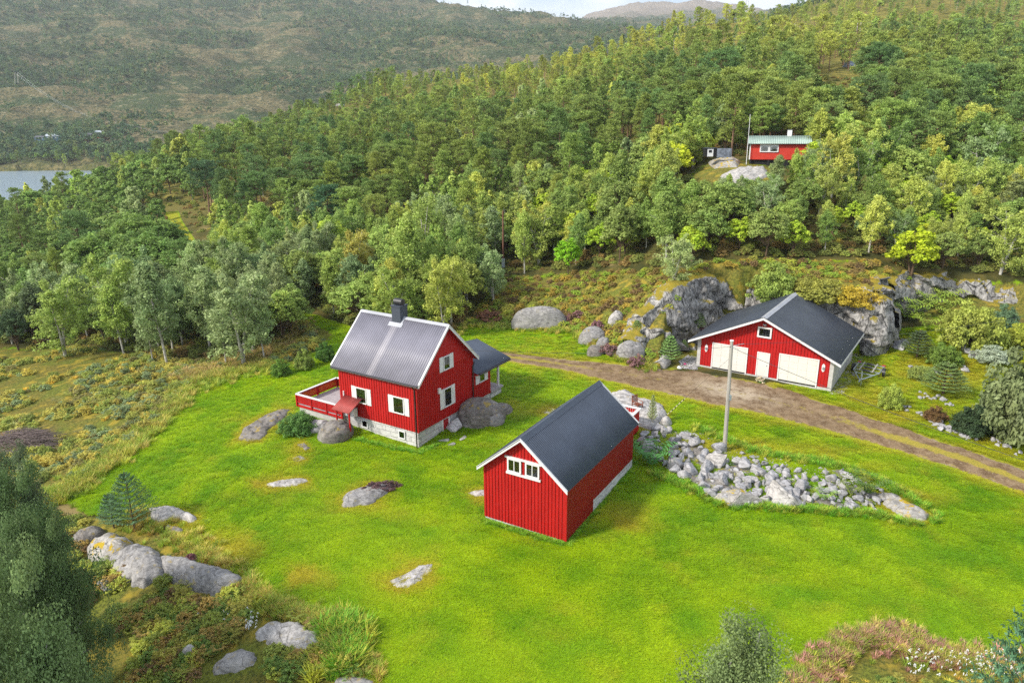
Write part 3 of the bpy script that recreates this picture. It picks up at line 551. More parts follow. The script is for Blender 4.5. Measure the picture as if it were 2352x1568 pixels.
dp = MB(); dp.tube([(.08, 4.75, .02), (.08, 4.78, -1.4), (.25, 4.9, -1.55)], .03, 8); dp.build('downpipe', M['white'], h)
# chimney
ch = MB(); ch.box(-4.38, -3.58, 2.85, 3.65, 5.9, 7.72); ch.box(-4.43, -3.53, 2.80, 3.70, 7.72, 7.80); cho = ch.build('chimney', M['roof_garage'], ro)
hd = MB(); hd.tube([(-4.34, 3.25, 8.02), (-3.62, 3.25, 8.02)], .24, 16); hd.build('chimney_hood', M['black'], cho)
fl = MB(); fl.prism([(-4.62, 2.62, 6.30), (-3.34, 2.62, 6.30), (-3.34, 2.86, 6.53), (-4.62, 2.86, 6.53)], (0, -.02, .05)); fl.prism([(-3.58, 2.7, 6.38), (-3.42, 2.7, 6.38), (-3.42, 3.25, 6.95), (-3.58, 3.25, 6.95)], (0, -.02, .04)); fl.build('flashing', M['ridge'], cho)
window(h, 'x', (-5.08, 1.72), 1.0, 1.16, -.012, -1, (-1, 1), (0, 0), 'left')
window(h, 'x', (-1.60, 1.71), 1.0, 1.22, -.012, -1, (-1, 1), (0, 0), 'both')
window(h, 'x', (-4.97, -.44), .58, .57, .03, -1, 0, (0, 0), 'left', .06, 'cellar_window')
window(h, 'x', (-1.48, -.47), .57, .58, .03, -1, 0, (0, 0), 'none', .06, 'cellar_window')
window(h, 'y', (3.32, 4.12), .74, 1.02, .02, 1, (-1, 1), (0, 0), 'sides')
window(h, 'y', (3.32, 1.55), .88, 1.40, .02, 1, (-1, 1), (0, 0), 'both')
MB().box(.03, .16, 2.24, 2.46, 2.12, 2.5).build('wall_box', M['white'], h)
d_ = MB(); d_.box(-.025, .0, 2.72, 3.35, -2.05, -.10); d_.build('cellar_door', M['red_dark'], h)
d_ = MB(); d_.box(-.028, .06, 3.35, 3.46, -2.0, -.06); d_.box(-.028, .04, 2.64, 2.72, -2.0, -.06); d_.build('door_frame', M['white'], h)
# annex with porch
aw = MB(); ay0, ay1, ax0, ax1, ah, ar = Wd, 8.88, -5.6, -.02, 2.32, 3.30; am = (ax0 + ax1) / 2
aw.prism([(ax1, ay0, 0), (ax1, ay0, ah), (am, ay0, ar), (ax0, ay0, ah), (ax0, ay0, 0)], (0, ay1 - ay0, 0))
boards(aw, (ax1, ay0), (ax1, ay1), 0, lambda t: ah - .05, (1, 0), .03, .12, .235); boards(aw, (ax0, ay1), (ax1, ay1), 0, lambda t: ah, (0, 1), .03, .12, .235)
an = aw.build('annex', M['red'], h)
ex = 1.05 / 2.79 * .33
for sgn in (1, -1):
    xe = am + sgn * (2.79 + .38); zee = ah - ex * 1.0 + .06
    mb = MB(); mb.prism([(am, ay0 + .02, ar + .03), (xe, ay0 + .02, zee), (xe, ay0 + .02, zee - .10), (am, ay0 + .02, ar - .07)], (0, 11.1 - ay0, 0)); mb.build('annex_roof', M['red_dark'], an)
    ribbed('roofing_sheet', (am, 11.15, ar + .05), (am, ay0 + .03, ar + .05), (xe + sgn * .05, 11.15, zee + .02), .105, .014, M['roof_shed'], an)
mb = MB(); 
for sgn in (1, -1):
    xe = am + sgn * (2.79 + .38); zee = ah - ex + .06; mb.prism([(am, 11.12, ar + .06), (xe, 11.12, zee + .04), (xe, 11.12, zee - .14), (am, 11.12, ar - .12)], (0, .05, 0))
mb.build('bargeboard', M['white'], an)
g_ = MB(); gutter(g_, (am + 2.79 + .46, ay0 + .3, ah - ex), (am + 2.79 + .46, 11.1, ah - ex)); g_.build('gutter', M['black'], an)
mb = MB(); mb.box(ax1 - .14, ax1, 10.0, 10.14, .15, ah - .06); mb.build('post', M['white'], an); mb = MB(); mb.bar((ax1 - .07, 10.07, ah - .5), (ax1 - .07, 9.6, ah - .1), .08); mb.box(ax1 - .15, ax1 - .01, ay1, 10.9, ah - .12, ah + .0); mb.build('brace', M['white'], an)
mb = MB(); mb.box(ax1 - .14, ax1, 8.9, 10.9, ah - .1, ah + .02); mb.build('beam', M['white'], an); mb = MB(); mb.box(ax0, ax0 + .14, 10.0, 10.14, .15, ah); mb.build('post', M['white'], an)
mb = MB(); mb.box(ax0, ax1 + .1, ay1, 10.55, -.02, .14); mb.build('porch_floor', M['deck'], an)
mb = MB(); mb.box(ax0 + .05, ax1 - .05, ay0, ay1 - .04, -1.4, -.003); mb.box(ax0 + .05, ax1, ay1, 10.4, -1.4, -.03); mb.build('foundation', M['blockwall'], an)
window(an, 'y', (7.66, 1.78), .76, .92, ax1 + .012, 1, (-1, 1), (0, 0), 'left')
# terrace
t_ = MB(); tx0, tx1, ty0, ty1 = -11.62, -7.0, -.35, 3.85
t_.box(tx0 + .05, -L - .03, ty0 + .05, ty1 - .05, -.22, -.14); te = t_.build('terrace', M['deck'], h)
mb = MB(); mb.box(tx0 + .12, -6.95, ty0 + .10, ty1 - .1, -2.0, -.23); mb.build('foundation', M['concrete'], te)
def rail(a, b, nm='railing'):
    a = Vector((*a, 0)); b = Vector((*b, 0)); Ln = (b - a).length; d = (b - a) / Ln; n = Vector((-d.y, d.x, 0)); mb = MB()
    k = max(int(Ln / .11), 2)
    for i in range(k): p = a + d * (Ln * (i + .5) / k); mb.bar((p.x, p.y, -.06), (p.x, p.y, .58), .085, .02, up=(n.x, n.y, 0))
    mb.bar((a.x, a.y, -.28), (b.x, b.y, -.28), .03, .20); mb.bar((a.x, a.y, .0), (b.x, b.y, .0), .05, .07); mb.bar((a.x, a.y, .52), (b.x, b.y, .52), .05, .07)
    for i in range(int(Ln / 1.55) + 1): p = a + d * (i * Ln / int(Ln / 1.55 or 1)); mb.bar((p.x, p.y, -.34), (p.x, p.y, .60), .12, .12, up=(n.x, n.y, 0))
    o = mb.build(nm, M['red'], te); hm = MB(); hm.bar((a.x, a.y, .635), (b.x, b.y, .635), .20, .05); hm.build('handrail', M['white'], o)
rail((tx0, ty0), (-6.85, ty0)); rail((tx0, ty0 + .01), (tx0, ty1)); rail((tx0, ty1), (-L - .05, ty1))
mb = MB(); mb.box(tx0 + .2, tx1 - .3, ty0 + .05, ty1 - .15, -.135, -.13) if False else None
# heat pump and its little roof
mb = MB(); hp = thing('heat_pump', 'white outdoor heat pump under a small red canopy on the house front', 'heat pump', (0, 0, 0)); hp.parent = h
hp.pop('label', None); del hp['category']
hp.name = 'heat_pump'
mb.box(-6.32, -5.5, -.50, -.14, .10, .72); mb.build('casing', M['white'], hp); mb = MB(); mb.tube([(-6.0, -.505, .41), (-6.0, -.52, .41)], .24, 20); mb.build('fan_grille', M['galv'], hp)
sh = MB(); 
for x_ in (-6.5, -5.25): sh.box(x_, x_ + .09, -1.28, -1.19, -2.2, .72)
so = sh.build('canopy_frame', M['red'], h)
ribbed('canopy', (-6.75, -.02, 1.42), (-5.05, -.02, 1.42), (-6.75, -1.38, .78), .15, .03, paint('canopy_sheet', (.36, .07, .06), .5), so)
mb = MB(); mb.tube([(-6.78, -.10, .2), (-6.78, -.10, 1.75)], .055, 8); mb.build('duct', M['white'], h)

# ---- the long shed
sH = thing('storage_shed', 'tall red shed with dark blue-grey ribbed roof standing on the lawn', 'shed', (2.805, 32.64, -21.145), -R(31.03))
L, Wd, hw, hr, og, oe = 9.35, 5.19, 3.25, 5.42, .33, .17; sl = (hr - hw) / (Wd / 2)
w_ = MB(); w_.prism([(0, 0, 0), (0, 0, hw), (-Wd / 2, 0, hr), (-Wd, 0, hw), (-Wd, 0, 0)], (0, 3.4, 0)); w_.prism([(0, 3.4, .80), (0, 3.4, hw), (-Wd / 2, 3.4, hr), (-Wd, 3.4, hw), (-Wd, 3.4, .8)], (0, L - 3.4, 0))
boards(w_, (-Wd, 0), (0, 0), 0, lambda t: hw + sl * min(t, Wd - t) - .02, (0, -1), .035, .10, .215); w_.box(-.08, .03, -.05, .03, 0, hw - .05); w_.build('wall', M['red'], sH)
for (a, b, z) in ((0.03, 3.4, 0.0), (3.4, L, .80)):
    n = int((b - a) / .075); mb = MB(); y = a
    for k in range(n): y_ = a + (b - a) * k / n; mb.box(.002, .022, y_, y_ + (b - a) / n * .55, z, hw - .02)
    mb.box(.001, .010, a, b, z, hw - .02); mb.build('ribbed_cladding', M['red_sheet'], sH)
w_ = MB(); w_.box(-Wd + .05, -.05, .03, 3.38, -.9, -.003); w_.box(-Wd + .05, .015, 3.42, L - .02, -.7, .797); w_.box(-.02, .03, 3.36, 3.42, .0, .86); w_.build('foundation', M['blockwall'], sH)
ze, zr = hw - sl * oe + .06, hr + .06; rf = MB()
for s0 in (oe, -Wd - oe): rf.prism([(s0, -og, ze - .10), (-Wd / 2, -og, zr - .10), (-Wd / 2, -og, zr - .01), (s0, -og, ze - .01)], (0, L + 2 * og, 0))
ro = rf.build('roof', M['red_dark'], sH)
for s0 in (oe + .04, -Wd - oe - .04): ribbed('roofing_sheet', (-Wd / 2, L + og, zr), (-Wd / 2, -og, zr), (s0, L + og, ze - .03), .15, .022, M['roof_shed'], ro)
mb = MB(); 
for k, (a, b) in enumerate(((-og - .02, 2.1), (2.08, 4.6), (4.58, 7.1), (7.08, L + og + .02))): mb.prism([(-Wd / 2 + .24, a, zr - .15 + .002 * k), (-Wd / 2, a, zr + .08 + .002 * k), (-Wd / 2 - .24, a, zr - .15 + .002 * k), (-Wd / 2, a, zr + .04)], (0, b - a, 0))
mb.build('ridge_cap', M['roof_shed'], ro)
for yy in (-og - .05, L + og):
    mb = MB()
    for s0 in (oe + .03, -Wd - oe - .03):
        mb.prism([(s0, yy, ze - .18), (-Wd / 2, yy, zr - .15), (-Wd / 2, yy, zr + .03), (s0, yy, ze + .02)], (0, .05, 0))
        mb.prism([(s0, yy - .05, ze + .021), (-Wd / 2, yy - .05, zr + .031), (-Wd / 2, yy - .05, zr + .055), (s0, yy - .05, ze + .045)], (0, .12, 0))
    mb.build('bargeboard', M['white'], ro)
for cx in (-3.16, -2.04): window(sH, 'x', (cx, 3.66), .86, .82, -.012, -1, 0, (1, 0), 'valance', .09)
mb = MB(); mb.box(-3.72, -1.47, -.13, -.01, 4.075, 4.17); mb.box(-3.66, -1.53, -.10, -.01, 3.12, 3.245); mb.build('window_trim', M['white'], sH)
# the shed's rear terrace
mb = MB(); mb.box(-4.2, -1.55, L + .06, 14.3, 1.02, 1.12); td = mb.build('rear_terrace', M['deck'], sH)
mb = MB()
def pan(a, b):
    a = Vector((*a, 0)); b = Vector((*b, 0)); Ln = (b - a).length; d = (b - a) / Ln; k = int(Ln / .16)
    for i in range(k): p = a + d * Ln * (i + .5) / k; mb.bar((p.x, p.y, .5), (p.x, p.y, 2.10), .14, .025, up=(-d.y, d.x, 0))
pan((-1.5, L + .1), (-1.5, 14.35)); pan((-1.5, 14.35), (-4.2, 14.35)); mb.build('fence_panel', M['red'], td)
mb = MB(); mb.bar((-1.5, L + .1, 2.15), (-1.5, 14.46, 2.15), .22, .06); mb.bar((-1.61, 14.35, 2.15), (-4.2, 14.35, 2.15), .22, .06); mb.bar((-1.61, 13.3, 2.15), (-2.4, 13.3, 2.15), .18, .05); mb.build('handrail', M['white'], td)
for x_ in (-1.6, -2.9, -4.1):
    for y_ in (10, 12, 14.2): mb = MB(); mb.box(x_ - .06, x_ + .06, y_ - .06, y_ + .06, -.4, 1.02); mb.build('post', M['red'], td)

# ---- the double garage
ga = thing('double_garage', 'wide red garage with two white doors in front of the blasted cliff', 'garage', (25.344, 52.2, -20.124), -R(34.55))
L, Wd, hw, hr, og, oe = 8.86, 11.08, 2.5, 5.11, .77, .55; sl = (hr - hw) / (Wd / 2)
w_ = MB(); w_.prism([(-.30, 0, .02), (-.30, 0, hw), (-Wd / 2, 0, hr), (-Wd + .30, 0, hw), (-Wd + .30, 0, .02)], (0, .2, 0))
boards(w_, (-Wd + .3, 0), (-.3, 0), .02, lambda t: 2.22, (0, -1), .03, .12, .245); boards(w_, (-Wd + .3, 0), (-.3, 0), 2.20, lambda t: hw + sl * (.3 + min(t, Wd - .6 - t)) - .02, (0, -1), .045, .12, .245)
w_.box(-Wd + .3, -.3, -.03, 0, 2.2, 2.28); w_.build('wall', M['red'], ga)
w_ = MB(); w_.box(-.30, 0, -.03, L, -.9, hw - .02); w_.box(-Wd, -Wd + .30, -.03, L, -.9, hw - .02); w_.prism([(-.3, L - .25, .0), (-.3, L - .25, hw), (-Wd / 2, L - .25, hr), (-Wd + .3, L - .25, hw), (-Wd + .3, L - .25, 0)], (0, .25, 0)); w_.box(-Wd + .3, -.3, -.045, L - .25, -.9, .0)
w_.build('concrete_walls', M['concrete'], ga)
ze, zr = hw - sl * oe + .10, hr + .10; rf = MB()
for s0 in (oe, -Wd - oe): rf.prism([(s0, -og, ze - .12), (-Wd / 2, -og, zr - .12), (-Wd / 2, -og, zr - .01), (s0, -og, ze - .01)], (0, L + 2 * og, 0))
ro = rf.build('roof', M['white'], ga)
for s0 in (oe + .04, -Wd - oe - .04): ribbed('roofing_sheet', (-Wd / 2, L + og, zr + .01), (-Wd / 2, -og, zr + .01), (s0, L + og, ze - .01), .20, .005, M['roof_garage'], ro)
mb = MB(); mb.prism([(-Wd / 2 + .26, -og - .02, zr - .06), (-Wd / 2, -og - .02, zr + .07), (-Wd / 2 - .26, -og - .02, zr - .06), (-Wd / 2, -og - .02, zr + .03)], (0, L + 2 * og + .04, 0)); mb.build('ridge_cap', M['ridge'], ro)
for yy in (-og - .05, L + og):
    mb = MB(); tm = MB()
    for s0 in (oe + .05, -Wd - oe - .05):
        mb.prism([(s0, yy, ze - .22), (-Wd / 2, yy, zr - .20), (-Wd / 2, yy, zr + .0), (s0, yy, ze - .02)], (0, .05, 0))
        tm.prism([(s0, yy - .02, ze - .015), (-Wd / 2, yy - .02, zr + .005), (-Wd / 2, yy - .02, zr + .05), (s0, yy - .02, ze + .03)], (0, .12, 0))
    b_ = mb.build('bargeboard', M['white'], ro); tm.build('edge_flashing', M['roof_garage'], b_)
mb = MB(); mb.box(oe + .02, oe + .07, -og, L + og, ze - .20, ze + .0); mb.box(-Wd - oe - .07, -Wd - oe - .02, -og, L + og, ze - .2, ze); mb.build('fascia', M['white'], ro)
for (a, b) in ((-9.68, -6.82), (-4.10, -1.19)):
    mb = MB(); mb.box(a, b, -.05, -.046, -.02, 2.16); W2 = b - a
    for i in range(4):
        for j in range(4): mb.box(a + .08 + i * (W2 - .1) / 4, a + .02 + (i + 1) * (W2 - .1) / 4, -.068, -.05, .05 + j * .54, .05 + j * .54 + .46)
    dr = mb.build('garage_door', M['cream'], ga)
    mb = MB(); mb.box(a + .02, b - .02, -.075, -.052, -.06, .04); mb.build('rubber_seal', M['black'], dr)
    mb = MB(); mb.box(a - .09, a - .002, -.09, -.0, -.12, 2.25); mb.box(b + .002, b + .09, -.09, 0, -.12, 2.25); mb.box(a, b, -.09, 0, 2.165, 2.25); mb.build('door_frame', M['white'], dr)
mb = MB(); mb.box(-5.86, -5.0, -.06, -.035, .02, 2.0); dr = mb.build('side_door', M['cream'], ga); mb = MB(); mb.box(-5.95, -5.87, -.085, 0, 0, 2.08); mb.box(-4.99, -4.91, -.085, 0, 0, 2.08); mb.box(-5.87, -4.99, -.085, 0, 2.005, 2.08); mb.build('door_frame', M['white'], dr)
mb = MB(); mb.tube([(-5.10, -.12, 1.0), (-5.22, -.12, 1.0)], .015, 6); mb.box(-5.13, -5.08, -.10, -.06, .95, 1.05); mb.build('handle', M['galv'], dr)
window(ga, 'x', (-5.53, 3.80), 1.14, .90, -.03, -1, 0, (0, 0), 'none', .13)
for x_ in (-10.28, -.76):
    mb = MB(); mb.prism([(x_ + a * .13, -.035, 1.63 + b) for a, b in ((-.9, -.2), (0, -.36), (.9, -.2), (.9, .2), (0, .36), (-.9, .2))], (0, -.03, 0)); lp = mb.build('wall_lamp', M['white'], ga); mb = MB(); mb.box(x_ - .055, x_ + .055, -.16, -.066, 1.50, 1.72); mb.build('lamp_shade', M['galv'], lp)
mb = MB(); mb.box(-5.68, -5.42, -.30, -.05, 4.42, 4.52); mb.build('floodlight', M['galv'], ga)

# ------------------------------------------------------------------ rocks
def icos(n):
    import bmesh
    bm = bmesh.new(); bmesh.ops.create_icosphere(bm, subdivisions=n, radius=1); V = np.array([v.co[:] for v in bm.verts]); F = np.array([[v.index for v in f.verts] for f in bm.faces]); bm.free(); return V, F
ICO = {n: icos(n) for n in (2, 3, 4, 5)}
def n3(P, s, seed, o=3): return fbm(P[:, 0] * s + P[:, 2] * s * .7, P[:, 1] * s - P[:, 2] * s * .6, seed, o) + fbm(P[:, 2] * s + 7, P[:, 0] * s * .8 - P[:, 1] * s * .5, seed + 5, o)
def angular(name, seed, n=3, planes=14, mat=None, flat=.62):
    r = np.random.default_rng(seed); V, F = ICO[n]; V = V.copy()
    for k in range(planes):
        d = r.normal(size=3); d /= np.linalg.norm(d); o = r.uniform(.34, .66); q = V @ d; V = V - np.maximum(q - o, 0)[:, None] * d
    V = V * np.array([1, r.uniform(.6, .9), r.uniform(flat, flat + .25)]) * (1 + .045 * n3(V, 2.5, seed)[:, None]); me = npmesh(name, V, tris=F)
    me.materials.append(mat or M['rubble']); return me
def dome(name, seed, sx, sy, sz, mat, n=5, amp=.16, ledge=.0):
    V, F = ICO[n]; V = V.copy(); r_ = 1 + amp * .9 * n3(V, 1.1, seed, 2) + amp * .22 * n3(V, 4.0, seed + 9) - .05 * (np.abs(n3(V, 1.3, seed + 4, 2)) < .035)
    V = V * r_[:, None]; V[:, 2] = np.sign(V[:, 2]) * np.abs(V[:, 2]) ** .8
    if ledge: V[:, 2] += ledge * np.floor(V[:, 1] * 2.5 + fbm(V[:, 0] * 2, V[:, 1] * 2, seed)) * .3
    me = smooth(npmesh(name, V * np.array([sx, sy, sz]), tris=F)); me.materials.append(mat); return me
def rock_at(X, Y, w, dpt, hh, label, mat='rock', seed=1, rz=0., sink=.35, kind='dome', name='boulder', group=None, amp=.16, cat='rock', z=None, tilt=(0, 0), n=None):
    p = hit1(X, Y)
    if kind == 'dome': me = dome(name, seed, w / 2, dpt / 2, hh / (1 - sink * .5), M[mat], n or 5, amp)
    else: me = angular(name, seed, n or 4, 12, M[mat], .8); V = np.empty(len(me.vertices) * 3); me.vertices.foreach_get('co', V); V = V.reshape(-1, 3); V /= np.abs(V).max(0); V *= np.array([w / 2, dpt / 2, hh / 2 * 1.3]); me.vertices.foreach_set('co', V.ravel()); me.update()
    o = addobj(name, me); o.location = (p[0], p[1], (p[2] if z is None else z) - hh * sink * .5 + (hh * .25 if kind != 'dome' else 0)); o.rotation_euler = (tilt[0], tilt[1], rz); return tag(o, label, cat, group)
def outcrop(poly, hh, label, mat='rock', edge=.9, seed=1, res=.09, name='rock_outcrop', rough=.10, off=0.0, cat='rock', ymax=110, ledges=0., group=None):
    """bedrock rising through the turf inside an outline traced on the photo and laid on the ground"""
    P = np.array(poly, float); G = hit(P[:, 0], P[:, 1], 12, ymax)[:, :2]
    x0, y0 = G.min(0) - .4; x1, y1 = G.max(0) + .4; nx, ny = max(int((x1 - x0) / res), 6) + 1, max(int((y1 - y0) / res), 6) + 1
    XX, YY = np.meshgrid(np.linspace(x0, x1, nx), np.linspace(y0, y1, ny)); x = XX.ravel(); y = YY.ravel()
    d = -sdist(x, y, G) + fbm(x * 1.6, y * 1.6, seed) * .22 + fbm(x * 5, y * 5, seed + 3) * .06
    prof = np.where(d > 0, hh * np.sqrt(np.clip(1 - (1 - np.clip(d / edge, 0, 1)) ** 2, 0, 1)), d * 1.6)
    n = fbm(x * .8, y * .8, seed + 7, 5) * rough * 2.2 + fbm(x * 3.1 + y, y * 3.1, seed + 8, 4) * rough * .6
    if ledges: q = (x * .55 + y * .8) * 1.1 + fbm(x, y, seed + 2) * 1.2; n = n + ledges * (q - np.floor(q))
    z = ground_h(x, y) + prof + np.where(d > 0, np.minimum(d * 2, 1), 0) * n + off
    keep = (d > -.28); idx = (np.arange(ny - 1)[:, None] * nx + np.arange(nx - 1)[None]).ravel(); q = np.stack([idx, idx + 1, idx + nx + 1, idx + nx], -1); q = q[keep[q].all(1)]
    used, inv = np.unique(q, return_inverse=True); c = np.array([G[:, 0].mean(), G[:, 1].mean(), 0]); c[2] = gz(c[0], c[1])
    me = smooth(npmesh(name, (np.stack([x, y, z], -1) - c)[used], inv.reshape(-1, 4))); o = addobj(name, me, M[mat]); o.location = c; return tag(o, label, cat, group)

outcrop([(545,1008),(560,985),(600,962),(640,944),(668,940),(655,962),(622,985),(600,1012),(570,1016)], .20, 'long ledgy grey slab running down the lawn from the terrace juniper', 'rock_dark', .5, 11, ledges=.12)
outcrop([(680,1022),(700,1015),(715,1030),(700,1036)], .10, 'small brown rock showing in the lawn below the juniper', 'rock_dark', .4, 12)
outcrop([(664,1052),(690,1046),(706,1052),(690,1060),(670,1058)], .06, 'flat pinkish stone sliver in the lawn below the small brown rock', 'rock', .4, 13)
outcrop([(604,1112),(640,1103),(700,1099),(706,1106),(680,1116),(620,1124)], .16, 'low pale rock tongue in the lawn between juniper and young pine', 'rock_pale', .5, 14)
outcrop([(575,1103),(600,1108),(606,1118),(585,1112)], .05, 'thin brown rock edge left of the pale rock tongue', 'rock_dark', .3, 15)
outcrop([(782,1150),(800,1132),(850,1118),(905,1112),(890,1135),(850,1160),(812,1168),(785,1163)], .34, 'grey whaleback rock with purple heather growing along its top', 'rock', .7, 16)
outcrop([(888,1335),(930,1318),(962,1298),(995,1296),(990,1315),(955,1345),(935,1356),(905,1348)], .14, 'pale flat slab alone in the open lawn before the shed', 'rock_pale', .5, 17)
outcrop([(1070,1133),(1090,1127),(1120,1126),(1120,1142),(1095,1143)], .12, 'pale flat rock beside the shed front corner', 'rock_pale', .4, 18)
outcrop([(345,1172),(380,1166),(420,1172),(462,1194),(440,1204),(395,1190),(370,1200),(345,1195)], .32, 'pale cracked slab behind the young pine', 'rock_pale', .5, 19, ledges=.10)
outcrop([(385,1205),(420,1215),(425,1232),(400,1226),(380,1215)], .18, 'brown mossy rock strip right of the young pine foot', 'rock_dark', .4, 20)
outcrop([(365,1290),(400,1282),(445,1292),(500,1310),(560,1332),(540,1352),(500,1372),(470,1365),(420,1345),(380,1330)], .55, 'long smooth grey whaleback beside the heather at the lawn edge', 'rock', .8, 21)
outcrop([(580,1452),(620,1430),(680,1430),(735,1455),(740,1482),(715,1500),(660,1492),(600,1472)], .34, 'large pale grey rock hump at the near lawn edge', 'rock_pale', .8, 22)
outcrop([(488,1530),(520,1502),(560,1492),(596,1505),(585,1530),(540,1545),(495,1548)], .34, 'rounded grey rock with red moss in the near undergrowth', 'rock', .6, 23)
outcrop([(765,1562),(800,1552),(860,1565),(860,1600),(765,1600)], .2, 'grey rock cut off by the bottom edge of the view', 'rock', .6, 24)
rock_at(435, 1508, .7, .6, .6, 'small round grey boulder in the near undergrowth', 'rock_pale', 25, n=4)
outcrop([(198,1268),(215,1243),(262,1232),(305,1246),(300,1275),(262,1292),(215,1290)], .75, 'rounded rock hump with yellow lichen under the two young pines', 'rock_moss', 1.2, 26, .07)
outcrop([(242,1300),(268,1272),(318,1258),(362,1268),(382,1290),(372,1325),(330,1348),(280,1338)], .85, 'biggest rounded grey rock hump below the two young pines', 'rock', 1.3, 27, .07, rough=.16)
rock_at(208, 1235, 1.8, 1.4, .7, 'rough brown rock left of the two young pines', 'rock_dark', 29, .4)
rock_at(265, 1345, 1.9, 1.1, .6, 'dark grey boulder half hidden under the rounded boulders', 'rock', 30, .6, kind='ang')
rock_at(770, 1003, 2.6, 2.2, 1.25, 'brown and grey boulder under the heat pump canopy', 'rock_dark', 31, .4, amp=.22)
rock_at(735, 985, 1.9, 1.5, .7, 'pale sloping rock between the juniper and the canopy', 'rock_pale', 32, .2, amp=.2)
rock_at(1105, 960, 3.6, 3.2, 1.5, 'big dark boulder under the porch annex corner', 'rock_dark', 33, .5, amp=.2)
rock_at(1135, 970, 1.6, 1.4, .8, 'smaller rounded boulder in front of the annex boulder', 'rock', 34, .1)
rock_at(1145, 945, 2.2, 1.8, .6, 'low slab reaching out to the right of the annex boulder', 'rock_dark', 35, .3)
rock_at(1042, 985, 1.3, 1.2, 1.1, 'rough stones stacked beside the cellar door', 'blockwall', 36, .3, kind='ang', n=3)
for k, (x_, y_) in enumerate(((1020, 1012), (1040, 1020), (1062, 1008))): rock_at(x_, y_, .8, .5, .25, 'flat step stone laid before the cellar door', 'rubble', 37 + k, .6 * k, kind='ang', n=3, name='step_stone', group='step stones at the cellar door')
outcrop([(1400,905),(1440,900),(1470,918),(1520,935),(1535,955),(1500,990),(1470,985),(1440,960),(1410,935)], .35, 'broad pale slab behind the shed below the track', 'rock_pale', .8, 41, ledges=.08)
outcrop([(1240,945),(1260,935),(1280,940),(1262,955)], .08, 'little rock patch in dry grass left of the shed ridge', 'rock_pale', .4, 42)
def face(poly, top, label, mat='cliff', seed=1, name='rock_outcrop'): pass
rock_at(1240, 748, 6.2, 2.2, 2.1, 'long grey rock face at the back edge of the upper lawn', 'rock', 43, -.12, amp=.12)
rock_at(1362, 782, 2.9, 2.2, 1.3, 'rounded grey boulder in heather right of the long rock face', 'rock', 44, -.4, amp=.14)
rock_at(1385, 795, 1.4, 1.2, .9, 'small boulder wrapped in purple heather', 'rock', 45, .4)
rock_at(1372, 812, 1.8, 1.5, .8, 'pink grey boulder at the lower tip of the heather bank', 'rock_dark', 46, .1)
rock_at(1450, 815, 2.6, 2.0, 1.2, 'grey boulder in the heather bank above the track', 'rock', 47, -.4, amp=.2)
rock_at(1415, 740, 1.7, 1.4, 1.2, 'narrow pale boulder halfway up the heather bank', 'rock_pale', 48, .5)
rock_at(1520, 838, 3.4, 2.4, 1.3, 'large pale slab leaning by the pebbles left of the garage', 'rock_pale', 49, -.3, amp=.2, kind='ang', n=4)
rock_at(1548, 795, 2.6, 2.4, 1.2, 'broken grey slab between young pines left of the garage', 'rock', 50, .3, kind='ang')
for k_, (X_, Y_, w_k, h_k, l_) in enumerate(((1498, 768, 1.9, 1.5, 'squarish grey block at the left foot of the cliff'), (1530, 778, 1.5, 1.1, 'rust-stained block beside the squarish one at the cliff foot'), (1558, 772, 1.3, .9, 'small sharp block under the left cliff'), (1480, 748, 1.6, 1.0, 'leaning slab at the cliff left shoulder'), (1590, 800, 1.4, .7, 'flat ledge stone behind the pebbles'))): rock_at(X_, Y_, w_k, w_k * .8, h_k, l_, 'cliff', 150 + k_, .5 * k_, kind='ang', n=3, name='block')
outcrop([(1655,405),(1680,392),(1720,386),(1762,392),(1765,405),(1730,420),(1690,425),(1660,420)], .5, 'pale bare rock slope below the red cabin', 'rock_pale', 2, 53, .18, rough=.2)
outcrop([(1625,375),(1660,366),(1700,370),(1695,385),(1640,388)], .4, 'mossy rock ledge under the little playhouse', 'rock_moss', 1.5, 54, .18, rough=.2)
outcrop([(570,540),(600,528),(640,530),(655,542),(610,555)], .8, 'reddish bare rock in the clearing left of the tall pine', 'rock_moss', 3, 55, .25, rough=.3, ymax=300)

